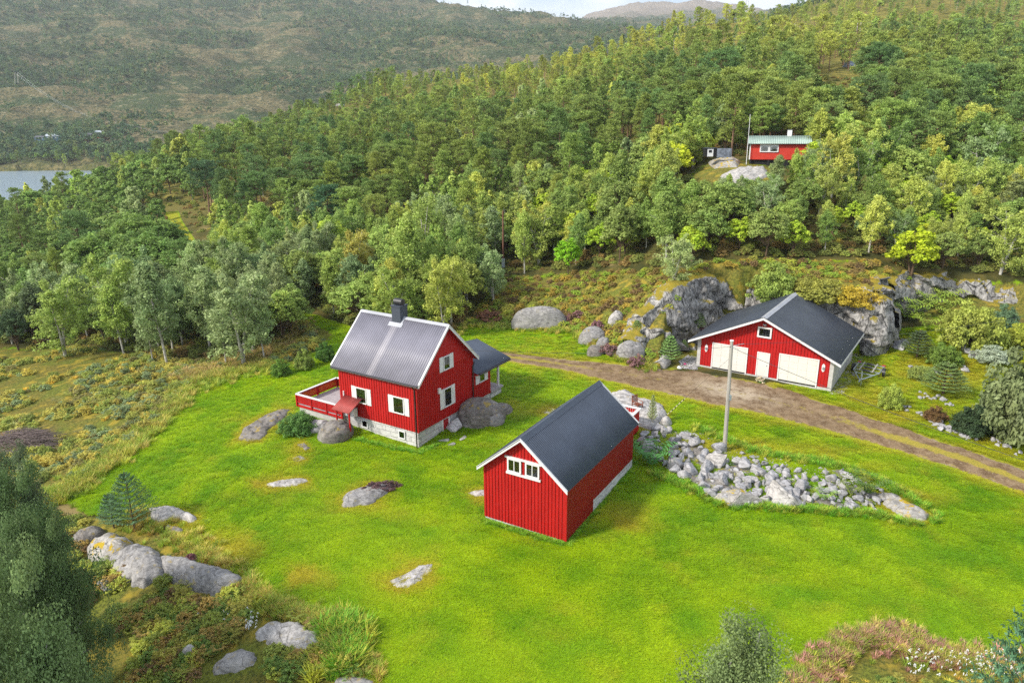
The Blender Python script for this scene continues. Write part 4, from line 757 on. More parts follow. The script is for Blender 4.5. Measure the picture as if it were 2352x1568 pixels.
# blasted cliff behind the garage: strips of rock standing against the edge of the yard
def cliff(line, zt, label, seed, depth=1.0, zb=-20.6):
    line = np.array(line, float); seg = np.r_[0, np.cumsum(np.hypot(*np.diff(line, axis=0).T))]; n = max(int(seg[-1] / .16), 8); s = np.linspace(0, seg[-1], n); x = np.interp(s, seg, line[:, 0]); y = np.interp(s, seg, line[:, 1])
    K = np.ones(7) / 7; x[3:-3] = np.convolve(x, K, 'valid'); y[3:-3] = np.convolve(y, K, 'valid')
    dx, dy = np.gradient(x), np.gradient(y); l = np.hypot(dx, dy); nx, ny = dy / l, -dx / l; zt = np.interp(s, seg, zt) if hasattr(zt, '__len__') else np.full(n, zt); zt = zt + fbm(s * .7, s * 0, seed) * .9
    m = 44; rows = []
    for j in range(m):
        f = j / (m - 1)
        if f < .8: zz = zb + (zt - zb) * (f / .8); back = .0 + .9 * (f / .8) ** 2
        else: zz = zt + .12 * np.sin((f - .8) / .2 * 3.1); back = .9 + (f - .8) / .2 * 1.8
        w_ = fbm(s * .25, zz * .2, seed + 1, 2) * .7 + fbm(s * 2.1, zz * 2.1, seed + 2, 3) * .14; q = np.floor(s * .6 + zz * .22 + fbm(s * .35, zz * .3, seed + 4, 2) * 1.6); q2 = np.floor(zz * .7 + s * .12 + q * .37 + fbm(s * .5, zz * .5, seed + 5, 2)); blk = (_h(q, q2, seed + 6) - .5) * 1.3 + ((s * .6 + zz * .22) - np.floor(s * .6 + zz * .22)) * (_h(q, q2, seed + 8) - .5) * .7
        o = (w_ + blk) * min(1, (1 - f) * 3 + .2) + .5 - back; rows.append(np.stack([x + nx * o, y + ny * o, zz - .2 * (f > .95)], -1))
    V = np.concatenate(rows); i = (np.arange(m - 1)[:, None] * n + np.arange(n - 1)[None]).ravel(); c = np.array([x.mean(), y.mean(), zb]); me = npmesh('cliff', V - c, np.stack([i, i + 1, i + n + 1, i + n], -1)); o = addobj('cliff', me, M['cliff']); o.location = c; return tag(o, label, 'cliff')
cliff([(11.2,59.4),(13.0,62.1),(15.4,63.9),(18,66.0),(21.2,68.2),(23.5,67.6)], [-18.6,-16.4,-14.5,-14.3,-14.7,-15.0], 'tall grey and black blasted cliff left of the garage', 61)
cliff([(23.2,67.4),(27,65.0),(30,63.0),(32.6,61.0),(34.2,62.0)], [-15.2,-15.0,-14.6,-14.4,-14.6], 'pale blocky blasted cliff right of the garage roof', 62)
cliff([(34.1,61.8),(35.4,64.3),(37.2,67.6)], [-14.6,-14.4,-14.6], 'dark shaded side of the cliff turning up to the garden', 63, zb=-19)
cliff([(37.0,67.4),(40.5,68.7),(44.5,69.9),(47.8,69.2),(51,68.0),(56,68.3),(66,67.8)], [-14.4,-14.5,-14.9,-15.3,-16.0,-15.6,-15.4], 'low grey cliff behind the garden ferns', 64, zb=-18.2)

# rubble heap under the utility pole: every stone its own object, copied from twelve shapes
STONES = [angular('stone_%d' % k, 100 + k, 3, 9, M['rubble'], .7) for k in range(12)]
HEAP = [(1478,972),(1500,960),(1540,985),(1600,1000),(1640,1020),(1700,1030),(1740,1050),(1800,1062),(1860,1080),(1930,1075),(1985,1100),(2030,1120),(2040,1150),(2010,1175),(1940,1172),(1880,1165),(1840,1160),(1790,1150),(1700,1165),(1650,1150),(1600,1118),(1540,1080),(1495,1050),(1465,1010)]
def put_stone(p, size, label, group, lift=0.0, name='stone', cat='stone'):
    o = bpy.data.objects.new(name, STONES[rng.integers(12)]); COL.objects.link(o); o.location = (p[0], p[1], p[2] + lift); a = rng.uniform(.85, 1.25); o.scale = (size / 2 * a, size / 2, size / 2 * rng.uniform(.8, 1.15)); o.rotation_euler = (rng.uniform(-.4, .4), rng.uniform(-.4, .4), rng.uniform(0, 6.28)); return tag(o, label, cat, group)
c_ = []; tries = 0
while len(c_) < 205 and tries < 30000:
    tries += 1; X_, Y_ = rng.uniform(1465, 2045), rng.uniform(955, 1180)
    if sdist(np.array([X_]), np.array([Y_]), HEAP)[0] > -4: continue
    dens = 1.0 if X_ < 1850 else .7
    s_ = float(np.clip(rng.lognormal(-.55, .36), .30, 1.2)) * dens; spx = s_ * 1612 / 40 * .62
    if any((X_ - a) ** 2 + ((Y_ - b) * 1.5) ** 2 < (.40 * (spx + c)) ** 2 for a, b, c, _ in c_): continue
    c_.append((X_, Y_, spx, s_))
hp_ = hit(np.array([a[0] for a in c_]), np.array([a[1] + 6 for a in c_]), 15, 90)
for (X_, Y_, _, s_), p in zip(c_, hp_):
    zone = 'left of the pole' if X_ < 1640 else ('around the two big blocks' if X_ < 1850 else 'among the ferns at its right end')
    put_stone(p, s_ * 1.5, 'broken grey stone in the rubble heap %s' % zone, 'stones of the rubble heap ' + zone, .02 + .16 * s_ + .14 * rng.random())
outcrop(HEAP, .06, 'bed of small rubble under the heap, coloured dark as shade in the gaps between the stones', 'rock_dark', .9, 70, .12, name='rubble_bed', rough=.10, cat='rubble', off=-.02)  # dark bed colour paints shade into the gaps between the stones
rock_at(1698, 1150, 3.3, 1.9, 1.7, 'big flat-topped block with yellow lichen at the heap front', 'rock_moss', 71, -.25, kind='ang', n=4, sink=.3)
rock_at(1800, 1154, 2.7, 1.8, 1.6, 'big pale block right of the lichen block', 'rock_pale', 72, .25, kind='ang', n=4, sink=.3)
rock_at(1648, 1068, 1.8, 1.3, 1.4, 'pale upright boulder below the utility pole foot', 'rock_pale', 73, .2, kind='ang', n=4)
rock_at(1552, 1072, 1.6, 1.2, 1.1, 'big grey boulder in the heap right of the fern', 'rubble', 74, .9, kind='ang', n=4)
outcrop([(2020,1135),(2050,1140),(2100,1165),(2142,1188),(2130,1198),(2085,1195),(2050,1178),(2025,1160)], .40, 'low slab speckled with yellow lichen at the heap right tip', 'rock_moss', .6, 75)
rock_at(1530, 1035 - 60, .9, .8, .6, 'round boulder anchoring the striped guy wire', 'rock_pale', 76, .3)
# garden stones
def stones_line(pts, n, label, group, smin=.35, smax=.8, jit=5):
    pts = np.array(pts, float); seg = np.r_[0, np.cumsum(np.hypot(*np.diff(pts, axis=0).T))]; s = np.sort(rng.uniform(0, seg[-1], n)); X_ = np.interp(s, seg, pts[:, 0]) + rng.normal(0, jit, n); Y_ = np.interp(s, seg, pts[:, 1]) + rng.normal(0, jit * .6, n)
    for p in hit(X_, Y_, 20, 100): put_stone(p, rng.uniform(smin, smax), label, group, .08)
stones_line([(2085,938),(2120,955),(2150,975),(2185,992),(2225,1005),(2270,1010),(2310,1025),(2352,1050)], 44, 'grey stone in the loose garden wall above the track', 'stones of the loose garden wall', .35, .75)
stones_line([(2110,905),(2140,915),(2165,920),(2190,935)], 16, 'pale stone in the small round garden bed', 'stones of the small round bed', .3, .6, 7)
stones_line([(2000,800),(2030,790),(2060,800),(2075,770)], 16, 'pinkish stone beside the cliff foot above the trailer', 'stones at the cliff foot', .6, 1.3, 8)
stones_line([(2085,840),(2130,850),(2180,860),(2230,850)], 14, 'stone edging the garden shrubs right of the trailer', 'stones edging the garden shrubs', .4, 1.0, 7)
stones_line([(2200,800),(2240,820),(2290,780),(2345,770)], 12, 'slab stone on the upper garden terrace', 'slab stones on the upper terrace', .6, 1.4, 8)
stones_line([(1565,835),(1585,828),(1598,838),(1575,845)], 14, 'pebble in the white patch beside the garage corner', 'pebbles beside the garage', .2, .38, 8)

# ------------------------------------------------------------------ foliage
def unit(v): return v / (np.linalg.norm(v, axis=-1, keepdims=True) + 1e-9)
def leafcards(C, N, size, r, asp=.55):
    """rhombic leaves at centres C facing N"""
    n = len(C); a = unit(np.cross(N, r.normal(size=(n, 3)))); b = np.cross(N, a); s = (size * r.uniform(.65, 1.35, n))[:, None]
    V = np.stack([C + a * s, C + b * s * asp, C - a * s, C - b * s * asp], 1).reshape(-1, 3); q = np.arange(4 * n).reshape(-1, 4); return V, q
def leafmesh(name, parts, mat, r, cl=None):
    """parts: list of (V, q, lv per quad)"""
    Vs = []; Qs = []; L = []; o = 0
    for V, q, lv in parts: Vs.append(V); Qs.append(q + o); o += len(V); L.append(lv)
    me = npmesh(name, np.concatenate(Vs), np.concatenate(Qs)); a = me.attributes.new('lv', 'FLOAT', 'FACE'); a.data.foreach_set('value', np.concatenate(L).astype(np.float32)); me.materials.append(mat); return me
def clumpleaves(cc, cr, per, size, r, squash=.7, up=.3, droop=0., lvr=.25):
    """clusters of leaves: cc centres, cr radii"""
    n = len(cc); idx = np.repeat(np.arange(n), per); d = unit(r.normal(size=(len(idx), 3))); d[:, 2] = d[:, 2] * .8 + .1; rad = r.uniform(.35, 1, len(idx)) ** .6
    off = d * (rad * cr[idx])[:, None] * np.array([1, 1, squash]); C = cc[idx] + off
    if droop: C[:, 2] -= droop * r.uniform(0, 1, len(idx)) ** 2 * cr[idx]
    N = unit(d + r.normal(size=d.shape) * .55 + np.array([0, 0, up])); V, q = leafcards(C, N, size, r); base = r.uniform(-lvr, lvr, n)[idx]; lv = .5 + base + r.uniform(-.22, .22, len(idx)); return V, q, lv
def tree_skeleton(r, H, trunk_r, crown0, nb, spread, up=.5, lean=.0, forks=1, curve=.3):
    """returns tube list and branch end points"""
    mb = MB(); ends = []
    for f in range(forks):
        az = r.uniform(0, 6.28); ln = lean * r.uniform(.5, 1) + (.14 * (forks > 1)); top = np.array([math.cos(az) * ln * H, math.sin(az) * ln * H, H * (.96 - .08 * f)])
        k = 7; ts = np.linspace(0, 1, k); bend = r.normal(size=2) * curve * .25
        pts = np.stack([top[0] * ts ** 1.2 + bend[0] * np.sin(ts * 3.1), top[1] * ts ** 1.2 + bend[1] * np.sin(ts * 3.1), top[2] * ts - .5 * (ts == 0)], -1)
        mb.tube([tuple(p) for p in pts], [trunk_r * (1 - .9 * t) + .012 for t in ts], 7)
        for b in range(nb // forks):
            t = crown0 + (1 - crown0) * ((b + .5) / (nb / forks)) ** .85; base = np.array([np.interp(t, ts, pts[:, i]) for i in range(3)]); a = b * 2.4 + r.uniform(-.5, .5)
            ends.append((t, base, a))
    return mb, ends
def birch(seed, H=8.0, Wd=3.4, size=.11, nclump=150, per=42, forks=1, lean=.05, crown0=.16, droop=1.1, cone=.9):
    Wd = Wd * 1.18; r = np.random.default_rng(seed); mb, br = tree_skeleton(r, H, .10 * H / 8, crown0, 30, Wd / 2, lean=lean, forks=forks); cc = []; cr = []
    for (t, base, a) in br:
        u = (t - crown0) / (1 - crown0); w = Wd / 2 * (math.sin(math.pi * min(max(u * .86 + .16, 0), 1)) ** .75) * (1.08 - u * cone * .35) * r.uniform(.65, 1.15)
        e = base + np.array([math.cos(a) * w, math.sin(a) * w, w * r.uniform(.2, .75)]); mid = (base + e) / 2 + np.array([0, 0, -.05 * w]); mb.tube([tuple(base), tuple(mid), tuple(e)], [.03, .018, .006], 4, False)
        for k in range(max(nclump // len(br), 2)):
            f = r.uniform(.25, 1.08); p = base + (e - base) * f + r.normal(size=3) * .22 * Wd / 3.4; cc.append(p); cr.append(r.uniform(.24, .52) * (H / 8) ** .5)
    for k in range(8): cc.append(np.array([0, 0, H * .97]) + (br[-1][1] - np.array([0, 0, br[-1][1][2]])) + r.normal(size=3) * np.array([.16, .16, .32])); cr.append(.26)
    cc = np.array(cc); cr = np.array(cr); P = clumpleaves(cc, cr, per, size, r, .9, .25, droop); me = leafmesh('birch_crown', [P], M['leaf'], r); return me, mb.mesh('birch_trunk')
def broad(seed, H=7.0, Wd=4.6, size=.15, nclump=150, per=34, forks=2, crown0=.12, col='leaf'):
    r = np.random.default_rng(seed); mb, br = tree_skeleton(r, H * .9, .10, crown0, 26, Wd / 2, forks=forks, lean=.10); cc = []; cr = []
    for k in range(nclump):
        d = unit(r.normal(size=3)); d[2] = abs(d[2]) * 1.1 - .35; lump = 1 + .22 * math.sin(d[0] * 5 + seed) * math.cos(d[1] * 4 + seed * 2) + r.uniform(-.14, .12)
        f = r.uniform(.55, 1) ** .5; p = np.array([d[0] * Wd / 2 * lump * f, d[1] * Wd / 2 * lump * f, H * .54 + d[2] * H * .44 * lump * f]); p[2] = max(p[2], .25); cc.append(p); cr.append(r.uniform(.32, .62) * (H / 7) ** .6)
        if k % 5 == 0: mb.tube([(0, 0, p[2] * .45), tuple(p * np.array([.6, .6, .8])), tuple(p)], [.035, .02, .008], 4, False)
    P = clumpleaves(np.array(cc), np.array(cr), per, size, r, .75, .45, .2); return leafmesh('broadleaf_crown', [P], M[col], r), mb.mesh('broadleaf_trunk')
def pine(seed, H=9.0, Wd=4.2, nb=44, per=30, crown0=.34, size=.22, fl=.42, top=.75):
    r = np.random.default_rng(seed); mb, br = tree_skeleton(r, H, .15, crown0, nb, Wd / 2, lean=.03, curve=.6); cc = []; cr = []
    for (t, base, a) in br:
        u = (t - crown0) / (1 - crown0); w = Wd / 2 * (min(1, (u + .12) * 3.2)) * (1 - max(u - .25, 0) / .75 * top) * r.uniform(.55, 1.2)
        e = base + np.array([math.cos(a) * w, math.sin(a) * w, w * r.uniform(.05, .45) + .1]); mb.tube([tuple(base), tuple((base + e) / 2 - np.array([0, 0, .08 * w])), tuple(e)], [.045, .028, .01], 4, False)
        for k in range(4):
            f = r.uniform(.45, 1.1); p = base + (e - base) * f + r.normal(size=3) * np.array([.28, .28, .10]) * Wd / 4.2; p[2] += .12; cc.append(p); cr.append(r.uniform(.30, .58))
    for k in range(7): cc.append(br[-1][1] + r.normal(size=3) * np.array([.28, .28, .22]) + np.array([0, 0, .2])); cr.append(.36)
    for k in range(5):
        z = H * crown0 * r.uniform(.5, 1.05); a = r.uniform(0, 6.28); w = r.uniform(.4, 1.2); mb.tube([(0, 0, z), (math.cos(a) * w, math.sin(a) * w, z + .1)], [.025, .006], 4, False)
    cc = np.array(cc); cr = np.array(cr); idx = np.repeat(np.arange(len(cc)), per); n = len(idx); d = unit(r.normal(size=(n, 3)) * np.array([1, 1, .8]) + np.array([0, 0, .55])); C = cc[idx] + d * (r.uniform(.2, 1, n) * cr[idx])[:, None] * np.array([1, 1, fl])
    ax = unit(d + np.array([0, 0, .55]) + r.normal(size=(n, 3)) * .3); sd_ = unit(np.cross(ax, r.normal(size=(n, 3)))); s = size * r.uniform(.6, 1.2, n)[:, None]
    V = np.stack([C - ax * s * .2, C + sd_ * s * .26 + ax * s * .4, C + ax * s, C - sd_ * s * .26 + ax * s * .4], 1).reshape(-1, 3); lv = .5 + r.uniform(-.22, .22, len(cc))[idx] + r.uniform(-.2, .2, n)
    return leafmesh('pine_crown', [(V, np.arange(4 * n).reshape(-1, 4), lv)], M['needle'], r), mb.mesh('pine_trunk')
def young_conifer(seed, H=3.2, Wd=2.2, whorls=11, per=46, size=.13, mat='needle', narrow=1.0):
    r = np.random.default_rng(seed); mb = MB(); mb.tube([(0, 0, -.3), (0, 0, H * .5), (0, 0, H)], [.06, .035, .01], 6); C = []; A = []; lv = []
    for w in range(whorls):
        t = (w + .5) / whorls; z = H * (.06 + .88 * t); L_ = Wd / 2 * (1 - t) ** .8 * narrow + .12; nb_ = 6 if t < .7 else 5
        for b in range(nb_):
            a = 6.283 * b / nb_ + w * 1.1 + r.uniform(-.2, .2); tip = np.array([math.cos(a) * L_, math.sin(a) * L_, z + L_ * .62 + .05]); b0 = np.array([0, 0, z]); mb.tube([tuple(b0), tuple(tip)], [.014, .004], 3, False)
            subs = [(b0, tip)] + [(b0 + (tip - b0) * f, b0 + (tip - b0) * f + (np.array([math.cos(a + s_), math.sin(a + s_), .45]) * L_ * .42)) for f in (.35, .6, .8) for s_ in (-.8, .8)]
            for (p, q) in subs:
                f = r.uniform(.15, 1, per // 3); C.append(p + (q - p) * f[:, None]); A.append(np.repeat(unit(q - p)[None], len(f), 0)); lv.append(.5 + r.uniform(-.1, .1) + .25 * (f - .5))
    f = r.uniform(.8, 1.03, 40); C.append(np.stack([f * 0, f * 0, f * H], -1)); A.append(np.repeat([[0, 0, 1.]], 40, 0)); lv.append(f * 0 + .6)
    C = np.concatenate(C); A = np.concatenate(A); lv = np.concatenate(lv); n = len(C); d = unit(unit(np.cross(A, r.normal(size=(n, 3)))) + A * .8); sd_ = unit(np.cross(d, A)); s = size * r.uniform(.7, 1.2, n)[:, None]
    V = np.stack([C, C + sd_ * s * .16 + d * s * .5, C + d * s, C - sd_ * s * .16 + d * s * .5], 1).reshape(-1, 3); return leafmesh('needles', [(V, np.arange(4 * n).reshape(-1, 4), lv)], M[mat], r), mb.mesh('stem')
def shrub(seed, H=1.5, Wd=2.0, size=.07, n=60, per=40, mat='leaf', up=.5):
    r = np.random.default_rng(seed); cc = []; cr = []; mb = MB()
    for k in range(n):
        d = unit(r.normal(size=3)); d[2] = abs(d[2]); l = r.uniform(.5, 1.02); p = np.array([d[0] * Wd / 2 * l, d[1] * Wd / 2 * l, (.1 + d[2] * .85 * l) * H]); cc.append(p); cr.append(r.uniform(.12, .26) * Wd / 2)
        if k % 4 == 0: mb.tube([(0, 0, -.1), tuple(p * .5), tuple(p)], [.02, .012, .004], 3, False)
    P = clumpleaves(np.array(cc), np.array(cr), per, size, r, .8, up, .1); return leafmesh('leaves', [P], M[mat], r), mb.mesh('stem')
def fern(seed, H=.8, nf=16, L_=1.0):
    r = np.random.default_rng(seed); Vs = []; 
    for f in range(nf):
        a = 6.283 * f / nf + r.uniform(-.3, .3); l = L_ * r.uniform(.7, 1.1); m = 9
        for k in range(1, m + 1):
            t = k / m; x = l * t; z = H * math.sin(t * 2.2) * .95 + .04; w = .19 * l * math.sin(math.pi * (t * .85 + .12)); c = np.array([math.cos(a), math.sin(a), 0]); sd_ = np.array([-math.sin(a), math.cos(a), 0])
            p = c * x + np.array([0, 0, z])
            for sg in (-1, 1): q = p + sd_ * sg * w + c * w * .3 - np.array([0, 0, w * .35]); Vs += [p - c * .022 * l, q - c * .01, q + c * .02, p + c * .035 * l]
    V = np.array(Vs); n = len(V) // 4; return leafmesh('fronds', [(V, np.arange(4 * n).reshape(-1, 4), .5 + r.uniform(-.25, .25, n))], M['leaf'], r)
def grasstuft(seed, H=.5, n=46, R0=.22, w=.018):
    r = np.random.default_rng(seed); a = r.uniform(0, 6.283, n); rr = R0 * np.sqrt(r.uniform(0, 1, n)); b = np.stack([np.cos(a) * rr, np.sin(a) * rr, rr * 0 - .03], -1); ln = r.uniform(.15, .6, n); h = H * r.uniform(.55, 1.1, n)
    d = np.stack([np.cos(a + r.normal(size=n) * .7) * ln, np.sin(a + r.normal(size=n) * .7) * ln, np.ones(n)], -1); s = np.stack([-np.sin(a), np.cos(a), a * 0], -1) * w; mid = b + d * (h * .55)[:, None]; tip = b + d * h[:, None] + np.stack([np.cos(a), np.sin(a), a * 0 - .35], -1) * (h * .28)[:, None]
    V = np.concatenate([np.stack([b - s, b + s, mid + s * .8, mid - s * .8], 1), np.stack([mid - s * .8, mid + s * .8, tip + s * .15, tip - s * .15], 1)]).reshape(-1, 3); lv = .5 + np.tile(r.uniform(-.25, .25, n), 2); return leafmesh('blades', [(V, np.arange(8 * n).reshape(-1, 4), lv)], M['leaf'], r)

P_BIRCH = [birch(200 + k, 8.0, [3.2, 3.8, 2.8, 4.2, 3.4, 3.0][k], .105, 190, 44, [1, 2, 1, 3, 2, 1][k], [.04, .02, .1, .02, .05, .08][k], [.2, .12, .25, .1, .16, .22][k]) for k in range(6)]
P_BROAD = [broad(220 + k, 7, [4.6, 5.2, 4.0, 5.6][k], .13, 190, 40, [2, 3, 1, 2][k]) for k in range(4)]
P_PINE = [pine(240 + k, 9, [3.8, 4.6, 3.3, 5.2, 3.6, 4.2][k], [40, 44, 36, 46, 42, 40][k], 50, [.34, .42, .28, .48, .2, .5][k], fl=.72, size=.20, top=[.70, .5, .82, .38, .8, .45][k]) for k in range(6)]
P_ROWAN = [broad(260 + k, 6, [3.6, 4.4][k], .17, 130, 30, [2, 1][k], .2) for k in range(2)]
P_CON = [young_conifer(270 + k, 3.2, [2.0, 1.5][k]) for k in range(2)]
P_SHRUB = [shrub(280 + k, [1.4, 1.1, 1.8][k], 2.0) for k in range(3)]
P_FERN = [fern(290 + k) for k in range(3)]
P_TUFT = [grasstuft(295 + k) for k in range(3)]
def srgb(h): c = [int(h[i:i + 2], 16) / 255 for i in (0, 2, 4)]; return tuple((x / 12.92 if x < .04045 else ((x + .055) / 1.055) ** 2.4) for x in c)
def jit(c, a=.12, b=.08):
    k = 1 + rng.uniform(-a, a); return (min(c[0] * k * (1 + rng.uniform(-b, b)), 1), min(c[1] * k, 1), min(c[2] * k * (1 + rng.uniform(-b, b)), 1), 1)
C_BIRCH = [(.150, .205, .042), (.19, .235, .050), (.115, .165, .038), (.235, .255, .050)]
C_GREY = [(.145, .185, .072), (.180, .220, .085), (.120, .160, .062)]
C_PINE = [(.092, .135, .030), (.115, .155, .034), (.072, .120, .036)]
C_PINE_Y = [(.175, .195, .034), (.21, .215, .038), (.14, .175, .034)]
C_YEL = [(.25, .27, .018), (.20, .25, .02), (.17, .24, .02)]
def put_tree(kind, protos, p, H, H0, wf, col, label, cat, group=None, name=None, bark='bark_birch', crownn='crown', trunkn='trunk', rz=None, idx=None, trunk=True):
    cm, tm = protos[rng.integers(len(protos)) if idx is None else idx]
    t = thing(name or kind, label, cat, tuple(float(v) for v in p), rng.uniform(0, 6.28) if rz is None else rz, group); s = H / H0; t.scale = (s * wf, s * wf, s)
    if trunk:
        if not tm.materials: tm.materials.append(M[bark])
        o = bpy.data.objects.new(trunkn, tm); COL.objects.link(o); o.parent = t
    c = bpy.data.objects.new(crownn, cm); COL.objects.link(c); c.parent = t; c.color = jit(col); return t
HH = {'birch': 8., 'broad': 7., 'pine': 9., 'rowan': 6., 'con': 3.2, 'shrub': 1.4}
PR = {'birch': P_BIRCH, 'broad': P_BROAD, 'pine': P_PINE, 'rowan': P_ROWAN, 'con': P_CON, 'shrub': P_SHRUB}
NM = {'birch': ('birch_tree', 'tree'), 'broad': ('leafy_tree', 'tree'), 'pine': ('pine_tree', 'tree'), 'rowan': ('rowan_tree', 'tree'), 'con': ('young_pine', 'young tree'), 'shrub': ('bush', 'bush')}
BK = {'birch': 'bark_birch', 'broad': 'stem', 'pine': 'bark_pine', 'rowan': 'stem', 'con': 'stem', 'shrub': 'stem'}
USED = []
def named_tree(kind, X, top, base=None, y=None, label='', wf=1.0, col=None, **k):
    """tree whose foot is seen at photo row base, or stands at distance y under photo column X; top = photo row of its tip"""
    if base is not None: p = hit1(X, base)
    else: r = ray(X, top); x = r[0] / r[1] * y; p = np.array([x, y, gz(x, y)])
    H = at(X, top, p[1])[2] - p[2]; H = max(H, .3); USED.append((p[0], p[1], H * .22 * wf)); n, c = NM[kind]
    return put_tree(n, PR[kind], p, H, HH[kind], wf, col or C_BIRCH[0], label, c, bark=BK[kind], **k)

# ------------------------------------------------------------------ trees and bushes one can pick out, each with its own words
NT = named_tree
NT('birch', 150, 640, base=818, wf=1.25, col=C_BIRCH[0], label='leaning birch with a long pale bare trunk, first from the left above the field')
NT('birch', 285, 655, base=812, wf=1.15, col=C_BIRCH[0], label='birch with thin reddish trunk next to the leaning birch above the field')
NT('birch', 240, 588, y=74, wf=1.1, col=C_BIRCH[1], label='tall yellow-green birch rising between the two bare-trunked birches')
NT('birch', 385, 602, base=838, wf=.95, col=C_GREY[0], label='slender grey-green birch with bare white foot reaching into the field', idx=2)
NT('birch', 330, 700, y=66, wf=1.0, col=C_GREY[2], label='small silvery birch left of the slender grey-green birch')
NT('birch', 455, 612, y=69, wf=1.2, col=C_GREY[1], label='broad silvery birch right of the slender grey-green birch')
NT('birch', 560, 628, base=840, wf=1.25, col=C_GREY[0], label='biggest grey birch at the corner of field and lawn')
NT('birch', 608, 668, base=826, wf=1.0, col=C_GREY[1], label='drooping grey birch at the start of the grass track')
NT('birch', 500, 690, y=63.5, wf=1.0, col=C_GREY[2], label='dark silvery birch standing before the broad one')
NT('broad', 70, 640, y=76, wf=.9, col=(.05,.075,.03), label='dark leafy tree behind the leaning birch at the left edge')
NT('broad', 20, 700, y=74, wf=.9, col=(.045,.07,.03), label='dark tree cut by the left edge above the field')
NT('broad', 400, 640, y=78, wf=1.0, col=C_GREY[0], label='rounded grey-green tree behind the slender birch')
NT('broad', 510, 560, y=92, wf=1.0, col=C_GREY[1], label='bright grey-green willow below the grassy clearing')
NT('broad', 600, 560, y=88, wf=1.1, col=C_GREY[0], label='dense grey willow right of the bright one')
NT('birch', 690, 600, y=80, wf=1.2, col=C_GREY[0], label='bushy grey birch left of the nest box tree')
NT('birch', 755, 590, y=79, wf=1.0, col=C_GREY[1], label='thin grey birch just left of the nest box tree')
NB_T = NT('birch', 817, 530, base=712, wf=1.0, col=(.19,.19,.04), label='yellowing birch carrying a white nest box on its trunk', idx=4)
NT('rowan', 760, 488, y=96, wf=1.1, col=C_YEL[1], label='bright yellow-green maple above the nest box tree')
NT('birch', 862, 590, y=78, wf=1.0, col=C_GREY[0], label='grey birch just right of the nest box tree')
NT('birch', 940, 500, base=722, wf=1.1, col=C_BIRCH[1], label='tall pale green birch behind the house chimney')
NT('birch', 985, 560, base=704, wf=.9, col=C_BIRCH[0], label='birch with two thin trunks right of the one behind the chimney')
NT('birch', 965, 450, y=94, wf=1.2, col=C_BIRCH[1], label='pale birch standing high behind the chimney birch')
NT('birch', 1050, 490, y=92, wf=1.0, col=C_GREY[1], label='birch between the chimney birches and the brown utility pole')
NT('broad', 1032, 640, base=736, wf=.8, col=(.13,.18,.075), label='small round pale green willow at the edge behind the house')
NT('birch', 1134, 568, base=695, wf=1.25, col=C_GREY[0], label='small open birch with thin bare stem below the brown utility pole', idx=4)
NT('birch', 1205, 488, base=628, wf=.9, col=C_BIRCH[1], label='slim birch with three pale stems right of the brown utility pole')
NT('birch', 1275, 470, y=92, wf=1.1, col=C_BIRCH[0], label='dark olive birch between the slim birch and the lime-green rowan')
NT('rowan', 1305, 540, base=632, wf=.85, col=(.14,.27,.012), label='lime-green young rowan at the top of the bracken slope')
NT('broad', 1360, 500, y=92, wf=1.0, col=C_BIRCH[2], label='olive tree right of the lime-green rowan')
NT('rowan', 1480, 462, y=95, wf=1.25, col=C_YEL[1], label='large yellow-green rowan above the heather bank')
NT('birch', 1545, 540, base=658, wf=1.25, col=C_GREY[1], label='lone silvery birch with short white trunk at the cliff left end')
NT('broad', 1725, 560, y=74, wf=1.15, col=(.10,.15,.04), label='wide rounded bush-like willow above the garage roof')
NT('rowan', 1800, 470, y=80, wf=1.1, col=C_YEL[0], label='golden yellow rowan above the cliff behind the garage')
NT('birch', 1885, 480, y=78, wf=1.0, col=(.14,.15,.05), label='brownish birch right of the golden rowan')
NT('broad', 1985, 490, y=76, wf=1.0, col=(.08,.13,.05), label='dense dark green tree above the right part of the cliff')
NT('rowan', 2090, 510, base=640, wf=1.15, col=(.22,.26,.012), label='yellow-green rowan with forked stems above the garden cliff')
NT('birch', 2195, 500, y=76, wf=1.1, col=(.14,.16,.04), label='olive birch right of the forked rowan')
NT('broad', 2290, 560, y=74, wf=1.0, col=(.13,.19,.03), label='green bush-like tree above the garden by the right edge')
NT('rowan', 2330, 520, y=76, wf=1.0, col=(.18,.20,.02), label='reddish-tipped rowan at the right edge above the garden')
NT('birch', 2340, 400, y=82, wf=1.4, col=(.12,.14,.05), label='tall olive birch at the right edge of the wood')
NT('birch', 2130, 400, y=86, wf=1.3, col=C_GREY[2], label='grey-green birch left of the tall olive birch at the right edge')
NT('birch', 1990, 405, y=84, wf=1.0, col=(.16,.17,.05), label='straw-green birch between the cabin and the tall pines')
NT('broad', 1890, 345, y=91, wf=1.0, col=(.11,.16,.035), label='round green bush-like tree against the right end of the cabin')
NT('birch', 1835, 342, y=88, wf=.9, col=(.20,.20,.035), label='yellow-green birch hiding the right corner of the cabin wall')
NT('pine', 2050, 235, y=98, wf=1.25, col=C_PINE[1], label='big spreading pine right of the cabin with a bare forked trunk', idx=3)
NT('pine', 2155, 260, y=99, wf=1.2, col=C_PINE[1], label='big pine right of the spreading pine with bare forked trunk', idx=1)
NT('pine', 1890, 210, y=112, wf=1.0, col=C_PINE[0], label='tall pine with bare reddish trunk right behind the cabin', idx=0)
NT('pine', 2260, 280, y=100, wf=1.2, col=C_PINE[1], label='broad pine at the right behind the olive birches', idx=5)
NT('pine', 465, 370, y=150, wf=1.2, col=(.045,.085,.035), label='dark wide-topped pine beside the grassy clearing', idx=3)
NT('pine', 748, 430, y=112, wf=1.2, col=(.035,.075,.035), label='low dark pine above the yellow maple', idx=1)
